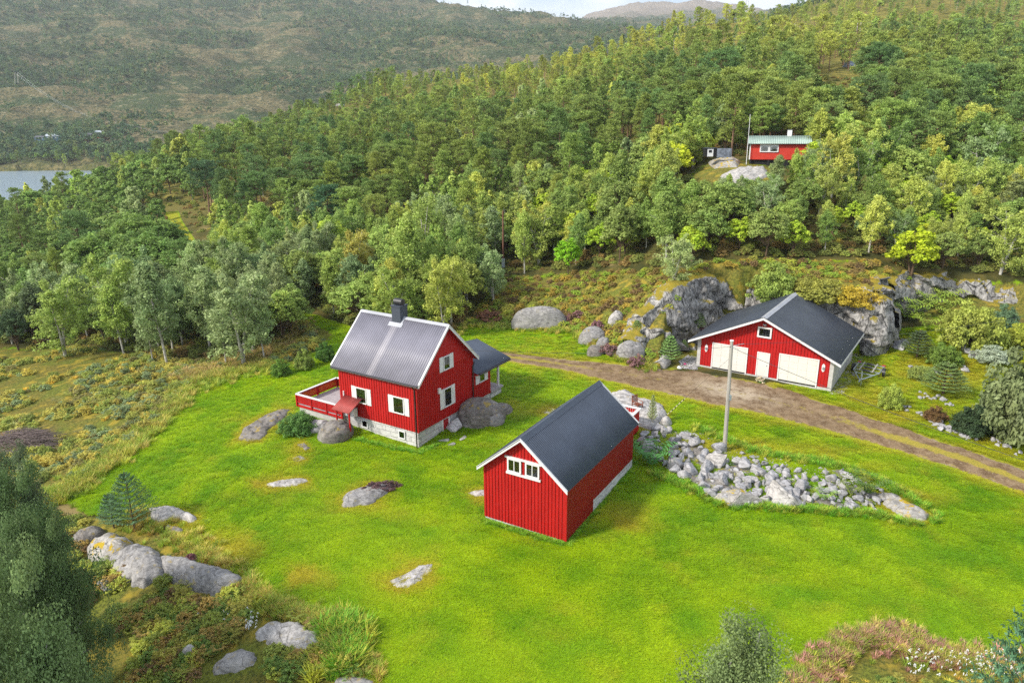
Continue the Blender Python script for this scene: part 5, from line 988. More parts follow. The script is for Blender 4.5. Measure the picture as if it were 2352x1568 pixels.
NT('pine', 1240, 330, y=126, wf=.9, col=C_PINE[0], label='pine with orange trunk behind the pale tall birch')
NT('birch', 1195, 372, y=118, wf=1.1, col=(.16,.19,.055), label='pale yellow-green tall birch in front of the dark pines', idx=1)
NT('rowan', 1515, 340, y=118, wf=1.0, col=(.19,.26,.014), label='bright green maple in front of the pines left of the playhouse')
NT('rowan', 1415, 352, y=118, wf=.9, col=(.20,.24,.02), label='yellow-green maple left of the bright green maple')
# near trees
def near_birch():
    r_ = birch(401, 8, 3.4, .052, 620, 85, 2, .03, .05, 1.6); return r_
P_NB = [birch(401, 8, 2.9, .036, 520, 110, 2, .04, .02, 1.6, .8), birch(402, 8, 4.6, .040, 900, 150, 3, .04, .02, .8, .5)]
def near_tree(X, top, y, zb, wf, col, label, idx):
    r = ray(X, top); x = r[0] / r[1] * y; z = zb if zb is not None else gz(x, y); H = r[2] / r[1] * y - z; USED.append((x, y, 2)); return put_tree('birch_tree', P_NB, (x, y, z), H, 8., wf, col, label, 'tree', idx=idx, rz=.7)
near_tree(1672, 1352, 17.0, None, .88, (.105,.135,.048), 'silvery drooping birch top rising at the bottom edge before the lawn', 0)
near_tree(-30, 1085, 24, None, .56, (.060,.095,.034), 'large dark leafy tree at the lower left edge', 1)
near_tree(-75, 1290, 15.5, None, .45, (.100,.140,.048), 'nearest grey-green tree in the bottom left corner', 1)
near_tree(52, 1190, 21.5, None, .42, (.058,.092,.032), 'dark tree right of the large dark one at the lower left', 1)
near_tree(-20, 1035, 28, None, .5, (.07,.09,.045), 'tall dark tree top behind the large dark one at the left edge', 1)
P_NC = [young_conifer(411, 4.0, 2.8, 10, 110, .085), young_conifer(412, 2.6, 1.5, 8, 100, .08)]
def conifer_at(X, base, top, idx, label, name='young_pine', wf=1., col=(.058,.105,.050), y=None):
    p = hit1(X, base) if y is None else np.array([ray(X, base)[0] / ray(X, base)[1] * y, y, 0.]); 
    if y is not None: p[2] = gz(p[0], p[1])
    H = at(X, top, p[1])[2] - p[2]; return put_tree(name, P_NC, p, H, [4., 2.6][idx], wf, col, label, 'young tree', idx=idx, bark='stem', crownn='needles', trunkn='stem')
conifer_at(310, 1218, 1082, 0, 'young pine with blue-green needles growing on the rounded boulders')
conifer_at(262, 1212, 1133, 1, 'smaller young pine left of the blue-green one on the boulders')
conifer_at(2372, 1600, 1340, 0, 'dark young spruce cut by the right edge at the bottom', 'young_spruce', .62, (.045,.09,.045), y=17.5)
conifer_at(1497, 975, 905, 1, 'thin sparse young pine on the slab behind the shed', col=(.16,.18,.07), wf=.45)
for (X, b, t, l) in ((1537,835,770,'fresh green young pine between the boulders left of the garage'),(1600,760,712,'light green young pine against the cliff left of the garage roof'),(1575,770,730,'small young pine beside the one against the cliff'),(1570,805,780,'tiny green pine seedling beside the pale slab'),(1462,775,735,'little pine in the heather above the grey boulder')): conifer_at(X, b, t, 1, l, col=(.10,.16,.05), wf=1.2)
conifer_at(2105, 820, 758, 1, 'dense dark conical juniper in the garden above the trailer', 'juniper', 1.7, (.045,.065,.025))
conifer_at(2165, 905, 832, 1, 'spreading green juniper in the middle of the garden', 'juniper', 2.0, (.07,.11,.03))
P_BIGSH = [shrub(421, 1.4, 2.0, .045, 150, 90), shrub(422, 1.2, 2.4, .05, 150, 90)]
def bush(X, base, top, wpx, label, col, name='bush', protos=None, cat='bush', idx=None):
    p = hit1(X, base); H = max(at(X, top, p[1])[2] - p[2], .25) * 1.05; w = wpx / 1612 * p[1] * 1.03; pr = protos or P_BIGSH; j = int(rng.integers(len(pr))) if idx is None else idx; h0 = {id(P_BIGSH): (1.4, 1.2), id(P_SHRUB): (1.4, 1.1, 1.8)}.get(id(pr), (1.4,) * 9)[j]; w0 = 2.0 if j == 0 or pr is P_SHRUB else 2.4
    t = put_tree(name, pr, p, H, h0, 1, col, label, cat, idx=j, bark='stem', crownn='foliage', trunkn='stem'); s = w / w0; t.scale = (s, s, H / h0); return t
bush(645, 862, 826, 48, 'round green garden bush at the left end of the row by the field', (.075,.13,.02))
bush(700, 848, 803, 44, 'apple bush with a short grey prop in the row by the field', (.11,.15,.03))
bush(748, 828, 787, 46, 'dark green bush at the right end of the row by the house', (.05,.10,.018))
bush(688, 990, 950, 92, 'wide creeping juniper beside the terrace foundation', (.055,.11,.025), 'juniper', idx=1)
bush(2045, 935, 885, 56, 'pale green bush with upright shoots right of the trailer', (.17,.20,.035))
bush(2115, 870, 840, 58, 'olive fern bush at the garden stones above the trailer', (.13,.15,.035))
bush(2165, 835, 792, 78, 'leafy currant bush in the middle of the garden', (.08,.13,.02))
bush(2235, 995, 935, 96, 'dark wide yew bush by the garden wall', (.028,.045,.018), idx=0)
bush(2148, 965, 935, 52, 'reddish brown bush behind the garden wall', (.10,.06,.022))
bush(2225, 790, 700, 140, 'large rowan bush hung with orange berries in the garden', (.19,.21,.035), 'rowan_bush')
bush(2300, 760, 700, 60, 'blue-green bush before the garden cliff', (.07,.12,.06))
bush(2275, 830, 795, 80, 'grey-leaved perennial clump on the upper garden terrace', (.20,.22,.16), 'perennial_clump')
bush(2330, 790, 745, 60, 'yellow-green broom bush at the right edge of the garden', (.20,.22,.03))
bush(2330, 1010, 800, 190, 'big rounded sallow bush at the right edge of the garden', (.12,.135,.055), 'sallow_bush', idx=0)
bush(1775, 690, 605, 110, 'low pale sallow growing on the cliff above the garage roof', (.14,.17,.035))
bush(1880, 690, 640, 150, 'spreading olive bush on the cliff right of the roof ridge', (.15,.16,.03), idx=1)
bush(1960, 700, 655, 120, 'orange-tinged heather cushion at the right cliff edge', (.24,.18,.02), idx=1)
_hb = bush(872, 1126, 1105, 108, 'purple heather mat along the top of the whaleback rock', (.085,.050,.050), 'heather_bush', P_SHRUB, idx=1); _hb.scale.y *= .42; _hb.rotation_euler = (0, 0, R(18))
bush(742, 1620, 1395, 120, 'tall yellow meadow grass clump beside the lawn edge', (.22,.20,.03)) if False else None
bush(440, 1288, 1272, 34, 'small purple heather cushion on the long smooth whaleback', (.11,.05,.06), 'heather_bush')
for (X, b, t, w, l) in ((1330,728,713,34,'purple heather cushion above the long rock face'),(1372,758,735,40,'tall purple heather clump right of the long rock face'),(1305,735,722,28,'purple heather tuft at the rock face right end'),(1400,812,790,50,'heather clump around the small boulder by the lawn'),(1462,838,815,44,'purple heather patch at the bank foot before the track'),(1598,772,745,46,'purple heather on the ledges left of the garage roof'),(1123,735,712,60,'reddish brown shrub at the left tip of the bank')): bush(X, b, t, w, l, (.135,.075,.075) if 'red' not in l else (.14,.06,.035), 'heather_bush', P_SHRUB, idx=1)
def fernc(X, base, hpx, label, col, n=1):
    p = hit1(X, base); s = hpx / 1612 * p[1] / .62; t = thing('fern', label, 'fern', tuple(p), rng.uniform(0, 6)); t.scale = (s, s, s); o = bpy.data.objects.new('fronds', P_FERN[rng.integers(3)]); COL.objects.link(o); o.parent = t; o.color = jit(col); return t
fernc(1497, 1072, 46, 'large dark green fern against the back corner of the shed', (.045,.12,.03)); fernc(1482, 1060, 34, 'smaller fern tucked behind the large one at the shed', (.05,.12,.03))
fernc(1955, 1140, 34, 'brown-green fern rising from the rubble heap', (.09,.12,.025)); fernc(1990, 1135, 38, 'dark fern at the right of the rubble heap', (.06,.10,.02)); fernc(1890, 1150, 24, 'low green fern in the middle of the rubble heap', (.12,.20,.03))
for k, (X, b, hp2) in enumerate(((2080,735,34),(2110,728,38),(2135,710,34),(2160,725,34),(2170,700,30),(2065,715,28),(2130,760,28),(2190,745,30))): 
    p = fernc(X, b, hp2, 'yellow-green garden fern in the bed below the cliff', (.15,.20,.03)); p['group'] = 'garden ferns below the cliff'

# ------------------------------------------------------------------ haze in the valley
hz = MB(); hz.box(-5200, 5200, -120, 7600, -70, 980); hm = bpy.data.materials.new('haze'); hm.use_nodes = True; hn = hm.node_tree.nodes; hn.clear(); ho = hn.new('ShaderNodeOutputMaterial'); hv = hn.new('ShaderNodeVolumePrincipled')
hv.inputs['Color'].default_value = (.84, .92, 1.0, 1); hv.inputs['Density'].default_value = 1.25e-4; hv.inputs['Anisotropy'].default_value = .2; hm.node_tree.links.new(hv.outputs[0], ho.inputs['Volume']); tag(hz.build('haze', hm), 'thin blue haze in the valley air', 'haze', None, 'stuff')

# ------------------------------------------------------------------ the wood: nearest trees one by one, the rest as a mass
def sample(n, y0, y1, u0=-.86, u1=.86, seed=1):
    r = np.random.default_rng(seed); l = r.uniform(0, 1, n); y = (y0 ** -0.0) * np.exp(math.log(y0) + l * math.log(y1 / y0)); u = r.uniform(u0, u1, n); x = u * y; return np.stack([x, y, ground_h(x, y)], -1)
def thin(P, rad, avoid=(), seed=0):
    """keep points at least rad apart (rad per point)"""
    keep = []; cell = 2.0; grid = {}
    for (x, y, rr) in avoid: grid.setdefault((int(x // cell), int(y // cell)), []).append((x, y, rr))
    for i, p in enumerate(P):
        cx, cy = int(p[0] // cell), int(p[1] // cell); R_ = rad[i]; k = int(R_ // cell) + 1; ok = True
        for a in range(cx - k, cx + k + 1):
            for b in range(cy - k, cy + k + 1):
                for (x, y, rr) in grid.get((a, b), ()):
                    if (x - p[0]) ** 2 + (y - p[1]) ** 2 < max(R_, 0) ** 2: ok = False; break
                if not ok: break
            if not ok: break
        if ok: keep.append(i); grid.setdefault((cx, cy), []).append((p[0], p[1], R_))
    return np.array(keep, int)
CLEAR = [[(375,480),(410,480),(425,505),(470,560),(430,562),(392,525)], [(560,545),(600,520),(650,520),(668,545),(620,562)], [(1585,405),(1630,360),(1720,365),(1860,368),(1850,395),(1780,412),(1770,432),(1690,440),(1600,430)], [(1945,138),(2048,136),(2048,160),(1950,162)]]
def woodmask(P):
    q = proj(P); m = masks(P); ok = m['m_wood'] > .75
    for c in CLEAR: ok &= sdist(q[:, 0], q[:, 1], c) > 3
    ok &= ~((P[:, 0] > 9) & (sdist(P[:, 0], P[:, 1], YARD) < 1.5)); return ok & (P[:, 1] > 62), q
def kinds(P, q, r):
    """which kind grows where; 0 birch 1 leafy 2 pine 3 rowan"""
    X, y = q[:, 0], P[:, 1]; n = len(P); k = np.zeros(n, int); v = r.uniform(0, 1, n); patch = fbm(P[:, 0] / 22, P[:, 1] / 22, 77, 3)
    pine_y = np.interp(X, [0, 400, 520, 900, 1200, 1500, 1600, 1850, 2000, 2352], [400, 230, 140, 122, 118, 118, 112, 101, 98, 104]) + patch * 34
    pv = np.clip((y - pine_y) / 26 + .5, 0.03, .80); k = np.where(v < pv, 2, np.where(v < pv + (1 - pv) * .34, 1, 0)); k = np.where((k < 2) & (X > 1250) & (r.uniform(0, 1, n) < .13), 3, k)
    k = np.where((X < 420) & (y > 88) & (k != 2), 1, k); k = np.where((X < 420) & (y > 88) & (r.uniform(0, 1, n) < .12), 0, k); return k
def tint(kd, P, q, r):
    n = len(P); c = np.zeros((n, 3)); v = r.uniform(0, 1, n); big = np.clip(fbm(P[:, 0] / 40, P[:, 1] / 40, 88, 3) + .5, 0, 1); X = q[:, 0]; up = np.clip((P[:, 1] - 140) / 130, 0, 1) * np.clip((X - 700) / 600, 0, 1) * np.clip((2300 - X) / 500, .25, 1)
    for i in range(n):
        if kd[i] == 0: a = C_GREY[r.integers(3)] if (X[i] < 750 and P[i, 1] < 92) or v[i] < .18 else C_BIRCH[r.integers(4)]; c[i] = a
        elif kd[i] == 1: c[i] = (.095, .145, .032) if X[i] < 450 else ((.125, .17, .040) if v[i] < .6 else (.17, .21, .045))
        elif kd[i] == 2: a = np.array(C_PINE[r.integers(3)]); b = np.array(C_PINE_Y[r.integers(3)]); c[i] = a + (b - a) * np.clip(up[i] * 1.1 + (big[i] - .5) * .9, 0, 1)
        else: c[i] = C_YEL[r.integers(3)]
    return c
for i, poly in enumerate(CLEAR): pass
PW = sample(9000, 64, 205, seed=5); ok, q = woodmask(PW); PW, q = PW[ok], q[ok]
rw = np.random.default_rng(12); KD = kinds(PW, q, rw); rad = np.where(PW[:, 1] < 110, 2.0, 2.5) * rw.uniform(.8, 1.4, len(KD)) + np.clip((PW[:, 1] - 110) / 90, 0, 1) * 1.2
for (X_, y_) in ((38, 0), ): pass
kp = thin(PW, rad, USED); PW, q, KD = PW[kp], q[kp], KD[kp]; TN = tint(KD, PW, q, rw)
HT = np.where(KD == 0, rw.uniform(5.2, 8.2, len(KD)), np.where(KD == 1, rw.uniform(4.2, 7.0, len(KD)), np.where(KD == 2, rw.uniform(6.5, 10.5, len(KD)), rw.uniform(3.8, 6, len(KD)))))
HT = np.where((KD == 2) & (PW[:, 1] > 150), HT * .8, HT); HT = np.where((q[:, 0] > 1750) & (PW[:, 1] < 84), HT * .72, HT); HT = np.where((q[:, 0] < 430) & (q[:, 0] > 200) & (PW[:, 1] > 90), HT * 1.25, HT) * rw.uniform(.8, 1.2, len(HT))
# keep the cabin, its flagpole and rock, the grass path and the brown pole in sight
top = proj(PW + np.stack([HT * 0, HT * 0, HT], -1)); wpx = HT * .26 / PW[:, 1] * 1612
for (bx0, bx1, by1, ymaxd) in ((1585, 1715, 402, 97), (1710, 1775, 396, 97), (1775, 1850, 350, 94), (372, 412, 492, 170), (405, 465, 548, 150), (1140, 1170, 610, 95), (1900, 1955, 200, 200)):
    lo = (top[:, 0] > bx0 - wpx) & (top[:, 0] < bx1 + wpx) & (PW[:, 1] < ymaxd); bad = lo & (top[:, 1] < by1); zlim = at(q[:, 0], np.full(len(q), by1 + 6.), PW[:, 1:2])[:, 2] - PW[:, 2]; HT = np.where(bad, zlim, HT)
okh = HT > 1.6; PW, q, KD, TN, HT = PW[okh], q[okh], KD[okh], TN[okh], HT[okh]
def zone(X, y, k, tall):
    pl = ['birch', 'leafy tree', 'pine', 'rowan or maple'][k]
    if X < 430: w = ('in the dense wood between the field and the fjord' if X > 200 else 'in the dense wood nearest the fjord at the left edge') if y > 88 else 'at the wood edge above the left field'
    elif X < 1110: w = ('behind the grey birches left of the house' if X < 660 else ('around the nest box tree' if X < 880 else 'behind the farmhouse chimney and annex')) if y < 112 else (('on the slope beside the grassy clearing' if X < 700 else 'on the slope above the nest box tree') if y < 150 else 'high on the slope above the farmhouse')
    elif X < 1590: w = ('between the brown utility pole and the lime-green rowan' if X < 1320 else 'above the heather bank') if y < 112 else (('on the slope around the pale tall birch' if X < 1350 else 'on the slope left of the playhouse') if y < 150 else 'high on the slope left of the cabin')
    elif X < 1880: w = 'between the cliff and the cabin' if y < 95 else 'behind and above the cabin'
    else: w = ('above the cliff right of the garage' if X < 2090 else 'above the garden at the right edge') if y < 95 else ('around the big spreading pine' if X < 2140 else 'on the wooded slope at the right edge')
    return ('%s %s %s' % ('tall' if tall else 'low', ['pale green', 'rounded', 'dark', 'yellowish'][k], pl)) + ' ' + w, ['birches', 'leafy trees', 'pines', 'rowans and maples'][k] + ' ' + w
order = np.argsort(PW[:, 1] - HT * 3); cnt = [0, 0, 0, 0]; rest = []
for i in order:
    k = int(KD[i]); lim = (225, 235, 285, 120)[k]
    if cnt[k] >= lim or q[i, 0] < -60 or q[i, 0] > 2420 or PW[i, 1] > 190: rest.append(i); continue
    cnt[k] += 1; kk = ('birch', 'broad', 'pine', 'rowan')[k]; lab, grp = zone(q[i, 0], PW[i, 1], k, HT[i] > (6.7, 5.6, 8.4, 4.9)[k]); wf = rng.uniform(.9, 1.3); put_tree(NM[kk][0], PR[kk], PW[i], HT[i], HH[kk], wf, tuple(TN[i]), lab, 'tree', grp, bark=BK[kk])
print('individual trees', cnt, 'rest', len(rest))

# instanced masses
PROTO = {}
def protoset(key, meshes):
    col = bpy.data.collections.new('shapes_' + key)
    for k, (ml, join) in enumerate(meshes):
        me = ml.copy(); mt = M['needle_i'] if me.materials[0].name.startswith('needles') else M['leaf_i']
        if me.materials[0].name.startswith(('foliage', 'needles')): me.materials[0] = mt
        o = bpy.data.objects.new('%s_%02d' % (key, k), me); col.objects.link(o)
    PROTO[key] = (col, len(meshes))
def joinmesh(name, a, b, matb):
    """crown + trunk as one mesh"""
    def arr(me):
        V = np.empty(len(me.vertices) * 3, np.float32); me.vertices.foreach_get('co', V); return V.reshape(-1, 3), [tuple(p.vertices) for p in me.polygons]
    Va, Fa = arr(a); Vb, Fb = arr(b); me = bpy.data.meshes.new(name); n = len(Va); me.from_pydata(np.concatenate([Va, Vb]).tolist(), [], Fa + [tuple(i + n for i in f) for f in Fb]); lv = np.full(len(Fa) + len(Fb), .5, np.float32)
    t_ = np.empty(len(Fa), np.float32); a.attributes['lv'].data.foreach_get('value', t_); lv[:len(Fa)] = t_; at_ = me.attributes.new('lv', 'FLOAT', 'FACE'); at_.data.foreach_set('value', lv)
    me.materials.append(a.materials[0]); me.materials.append(matb); mi = np.zeros(len(lv), np.int32); mi[len(Fa):] = 1; me.polygons.foreach_set('material_index', mi); me.update(); return me
def mass(name, label, P, sc, tint_, key, cat='vegetation', rot=None, pick=None, kind='stuff'):
    col, n = PROTO[key]; r = np.random.default_rng(len(P)); me = bpy.data.meshes.new(name); P = np.asarray(P, np.float32); c = P.mean(0); me.vertices.add(len(P)); me.vertices.foreach_set('co', (P - c).ravel())
    def A(nm, ty, data, key_='value'): a = me.attributes.new(nm, ty, 'POINT'); a.data.foreach_set(key_, np.ascontiguousarray(data).ravel())
    sc = np.asarray(sc, np.float32); sc = np.repeat(sc[:, None], 3, 1) if sc.ndim == 1 else sc
    A('sc', 'FLOAT_VECTOR', sc, 'vector'); rt = np.zeros((len(P), 3), np.float32); rt[:, 2] = r.uniform(0, 6.28, len(P)) 
    if rot is not None: rt[:, :2] = rot
    A('rt', 'FLOAT_VECTOR', rt, 'vector'); A('pk', 'INT', (r.integers(0, n, len(P)) if pick is None else pick).astype(np.int32)); t4 = np.ones((len(P), 4), np.float32); t4[:, :3] = tint_; A('tint', 'FLOAT_COLOR', t4, 'color')
    o = addobj(name, me); o.location = c; g = bpy.data.node_groups.new(name, 'GeometryNodeTree'); g.interface.new_socket('Geometry', in_out='INPUT', socket_type='NodeSocketGeometry'); g.interface.new_socket('Geometry', in_out='OUTPUT', socket_type='NodeSocketGeometry')
    N = g.nodes; gi = N.new('NodeGroupInput'); go = N.new('NodeGroupOutput'); ip = N.new('GeometryNodeInstanceOnPoints'); ci = N.new('GeometryNodeCollectionInfo'); ci.inputs['Collection'].default_value = col; ci.inputs['Separate Children'].default_value = True; ci.inputs['Reset Children'].default_value = True
    def na(nm, ty): k = N.new('GeometryNodeInputNamedAttribute'); k.data_type = ty; k.inputs['Name'].default_value = nm; return k.outputs['Attribute']
    lk = g.links.new; lk(gi.outputs[0], ip.inputs['Points']); lk(ci.outputs[0], ip.inputs['Instance']); ip.inputs['Pick Instance'].default_value = True; lk(na('pk', 'INT'), ip.inputs['Instance Index']); lk(na('rt', 'FLOAT_VECTOR'), ip.inputs['Rotation']); lk(na('sc', 'FLOAT_VECTOR'), ip.inputs['Scale']); lk(ip.outputs[0], go.inputs[0])
    md = o.modifiers.new('scatter', 'NODES'); md.node_group = g; return tag(o, label, cat, None, kind)
LB = [birch(300 + k, 8, 3.6, .26, 60, 26, 1, .03, .12) for k in range(3)]; LP = [pine(310 + k, 9, [3.8, 4.8, 4.4][k], 20, 30, [.25, .42, .2][k], .30, .85, top=[.7, .3, .5][k]) for k in range(3)]; LO = [broad(320 + k, 7, 5.0, .30, 60, 24, 1) for k in range(2)]
protoset('wood', [(joinmesh('m%d' % k, a, b, M['bark_birch']), 0) for k, (a, b) in enumerate(LB)] + [(joinmesh('n%d' % k, a, b, M['bark_pine']), 0) for k, (a, b) in enumerate(LP)] + [(joinmesh('o%d' % k, a, b, M['stem']), 0) for k, (a, b) in enumerate(LO)])
if rest:
    rs = np.array(rest); pk = np.where(KD[rs] == 2, 3 + rng.integers(0, 3, len(rs)), np.where(KD[rs] == 0, rng.integers(0, 3, len(rs)), 6 + rng.integers(0, 2, len(rs)))); sc = HT[rs] / np.array([8, 9, 7, 6.])[KD[rs]]
    mass('wood', 'further trees of the wood beyond the nearest ones', PW[rs], sc, TN[rs], 'wood', 'woodland', pick=pk)
PF = sample(30000, 190, 620, seed=8); q = proj(PF); ok = (q[:, 0] > -250) & (q[:, 0] < 2600) & (sdist(q[:, 0], q[:, 1], CLEAR[3]) > 2) & (PF[:, 2] > -31) & ~((PF[:, 0] < -40) & (PF[:, 1] > 330) & (PF[:, 2] < -28)); PF, q = PF[ok], q[ok]
opn = fbm(PF[:, 0] / 30, PF[:, 1] / 30, 66, 4); rad = 3.4 + np.clip((PF[:, 1] - 190) / 300, 0, 1) * 2.4 + np.clip(opn + .10 + .16 * (q[:, 0] > 1500), 0, 1) * 12 * (q[:, 0] > 900); rad = rad * np.random.default_rng(2).uniform(.75, 1.5, len(rad)); kp = thin(PF, rad); PF, q = PF[kp], q[kp]
r_ = np.random.default_rng(3); kd = kinds(PF, q, r_); kd = np.where(kd == 3, 1, kd); tn = tint(kd, PF, q, r_); lft = q[:, 0] < 950; ht = np.where(kd == 2, r_.uniform(4.5, 8.5, len(kd)), r_.uniform(4.5, 8, len(kd))) * np.where(lft, 1.15, np.clip(1.12 - (PF[:, 1] - 190) / 900, .7, 1.12)); pk = np.where(kd == 2, 3 + r_.integers(0, 3, len(kd)), np.where(kd == 0, r_.integers(0, 3, len(kd)), 6 + r_.integers(0, 2, len(kd))))
print('mass wood', len(PF)); mass('upper_wood', 'dense mass of pines and birches covering the hillside to its skyline', PF, (ht / 8.3 * r_.uniform(.75, 1.3, len(PF)))[:, None] * np.stack([r_.uniform(.7, 1.1, len(PF))] * 2 + [np.ones(len(PF))], -1), tn * r_.uniform(.7, 1.4, (len(PF), 1)), 'wood', 'woodland', pick=pk)
# far hillsides across the fjord
FB = [broad(340 + k, 7, 5.6, .75, 26, 7, 1) for k in range(2)]; FP = [pine(345 + k, 9, 4.6, 10, 4, .15, .9, .5) for k in range(2)]
protoset('far', [(m_[0], 0) for m_ in FB] + [(m_[0], 0) for m_ in FP])
PF = sample(75000, 600, 3000, seed=9); q = proj(PF); ok = (q[:, 0] > -150) & (q[:, 0] < 2450) & (q[:, 1] > -30) & (PF[:, 2] > -30.5); PF, q = PF[ok], q[ok]
den = fbm(PF[:, 0] / 130, PF[:, 1] / 190, 91, 4) * 2.0 + np.where((q[:, 1] > 200) & (q[:, 0] < 900), -.22, .02) + np.where(q[:, 1] > 290, .15, 0); r_ = np.random.default_rng(4); ok = den + r_.uniform(-.26, .26, len(PF)) > -.10; PF, q = PF[ok], q[ok]
v = r_.uniform(0, 1, len(PF)); tn = np.where(v[:, None] < .55, np.array([[.058, .095, .045]]), np.where(v[:, None] < .85, np.array([[.09, .13, .05]]), np.array([[.11, .13, .045]]))) * (.8 + .4 * r_.uniform(0, 1, (len(PF), 1)))
ht = r_.uniform(4.5, 9.5, len(PF)) * (1 + (PF[:, 1] > 1200) * .25) * np.where((q[:, 1] > 300), 1.15, .85); _n = 150; _x = r_.uniform(-330, -150, _n); _y = r_.uniform(609, 628, _n); _S = np.stack([_x, _y, ground_h(_x, _y)], -1); PF = np.concatenate([PF, _S]); tn = np.concatenate([tn, np.tile([[.07, .12, .045]], (_n, 1))]); ht = np.concatenate([ht, r_.uniform(6, 12, _n)]); print('far', len(PF)); mass('far_forest', 'far birch and pine wood on the hillsides across the fjord', PF, ht / 8, tn, 'far', 'woodland')

# ------------------------------------------------------------------ undergrowth
protoset('cover', [(P_SHRUB[0][0], 0), (P_SHRUB[1][0], 0), (P_FERN[0], 0), (P_FERN[1], 0), (P_TUFT[0], 0), (P_TUFT[1], 0)])
pal = {'field': [((.22,.23,.05),3),((.17,.20,.045),3),((.28,.24,.05),2),((.15,.19,.09),2),((.26,.24,.055),1.5),((.15,.14,.05),1)], 'bank': [((.22,.24,.035),4),((.18,.18,.035),3),((.17,.125,.04),3),((.25,.19,.035),1.5),((.13,.09,.04),1),((.16,.22,.03),2)], 'bottom': [((.15,.18,.035),4),((.21,.20,.04),3),((.09,.14,.03),3),((.22,.16,.045),1.5),((.14,.09,.04),.7),((.24,.26,.045),2)], 'wood': [((.12,.14,.035),4),((.16,.17,.04),3),((.17,.12,.04),2),((.19,.22,.045),1)]}
def cover(zn, n, y0, y1, maskf, hs, label, seed, u0=-.86, u1=.86, mixp=(.3, .3, .1, .1, .1, .1), z=1.):
    P = sample(n, y0, y1, u0, u1, seed); q = proj(P); ok = maskf(P, q) & (fbm(P[:, 0] / 4, P[:, 1] / 4, seed + 50, 3) > (-.16 if zn in ('field', 'bottom') else -.3)) & (q[:, 0] > -120) & (q[:, 0] < 2480) & (q[:, 1] < 1700); ok &= ~np.any([sdist(q[:, 0], q[:, 1], pg) < 7 for pg in RINGS], axis=0); P = P[ok]; r = np.random.default_rng(seed); cs = np.array([c for c, w in pal[zn]]); w = np.array([w for c, w in pal[zn]], float); pn = fbm(P[:, 0] / 2.5, P[:, 1] / 2.5, seed, 3)
    idx = np.clip(((np.clip(pn + .5 + r.normal(size=len(P)) * .16, 0, .999)) * len(cs)).astype(int), 0, len(cs) - 1); alt = r.choice(len(cs), len(P), p=w / w.sum()); idx = np.where(r.uniform(0, 1, len(P)) < .55, alt, idx); s = r.uniform(hs[0], hs[1], len(P)); pk = r.choice(6, len(P), p=mixp)
    s = np.where(pk < 4, s, s * 1.6); S3 = np.stack([s, s, s * r.uniform(.6, 1.1, len(P))], -1); t = cs[idx] * r.uniform(.8, 1.25, (len(P), 1)); t = np.where((pk >= 4)[:, None], t * np.array([1.5, 1.25, .9]), t); P[:, 2] -= .04; print(zn, len(P)); mass('undergrowth', label, P, S3, t, 'cover', 'undergrowth', pick=pk)
inm = lambda poly, m=0: (lambda P, q: sdist(q[:, 0], q[:, 1], poly) < m)
out = lambda P, q: (sdist(q[:, 0], q[:, 1], LAWN) > 5) & (sdist(q[:, 0], q[:, 1], GARDEN) > 4)
cover('field', 13000, 30, 80, lambda P, q: (sdist(q[:, 0], q[:, 1], FIELD) < 2) & out(P, q), (.25, .62), 'tangle of heather, bracken and small bushes on the left field', 21, -.86, 0, (.34, .30, .08, .08, .10, .10))
cover('bank', 9000, 55, 100, lambda P, q: (sdist(q[:, 0], q[:, 1], BANK) < 2) & out(P, q) & ~((P[:, 0] > 9) & (sdist(P[:, 0], P[:, 1], YARD) < .8)), (.25, .60), 'heather and bracken on the bank and on top of the cliff', 22, -.1, .86, (.40, .36, .08, .06, .05, .05))
cover('bottom', 14000, 14, 42, lambda P, q: (sdist(q[:, 0], q[:, 1], BOTTOM) < 2) & out(P, q), (.2, .62), 'wild shrubs, ferns and tall grass in the lower left', 23, -.86, 0, (.30, .26, .10, .10, .12, .12))
cover('bottom', 5000, 13, 24, lambda P, q: (sdist(q[:, 0], q[:, 1], BOTTOM_R) < 2) & out(P, q), (.12, .30), 'willowherb and tall grass mound at the bottom edge', 24, .2, .86, (.12, .12, .10, .10, .28, .28))
cover('wood', 16000, 62, 180, lambda P, q: woodmask(P)[0], (.3, .8), 'shrubs and ferns on the floor of the wood', 25, -.86, .86, (.36, .34, .14, .12, .02, .02))

# ------------------------------------------------------------------ ragged tall grass along the mown edge, and the turf itself
protoset('tufts', [(P_TUFT[k], 0) for k in range(3)])
def strip_tufts(line, n, width, hs, cols, label, seed, ymin=14, ymax=110):
    r = np.random.default_rng(seed); pts = np.array(line, float); seg = np.r_[0, np.cumsum(np.hypot(*np.diff(pts, axis=0).T))]; s = r.uniform(0, seg[-1], n); X = np.interp(s, seg, pts[:, 0]) + r.normal(0, width, n); Y = np.interp(s, seg, pts[:, 1]) + r.normal(0, width * .5, n)
    kk = ~np.any([sdist(X, Y, pg) < 5 for pg in RINGS], axis=0); X, Y = X[kk], Y[kk]; n = len(X); P = hit(X, Y, ymin, ymax); h = r.uniform(hs[0], hs[1], n); c = np.array(cols)[r.integers(0, len(cols), n)] * r.uniform(.5, .85, (n, 1)); mass('tall_grass', label, P, np.stack([h * .9, h * .9, h], -1), c, 'tufts', 'grass')
GY = [(.34, .36, .05), (.24, .32, .04), (.42, .36, .09), (.20, .28, .04)]
strip_tufts([(60,1165),(135,1140),(240,1070),(330,1000),(430,895),(480,872),(540,855),(640,840)], 1500, 16, (.5, 1.3), GY, 'tall uncut grass along the left lawn edge', 51)
strip_tufts([(420,868),(560,835),(640,790),(700,752)], 700, 16, (.6, 1.3), [(.42, .32, .13), (.36, .27, .10), (.30, .28, .07)], 'straw-coloured dry grass between field and lawn', 52)
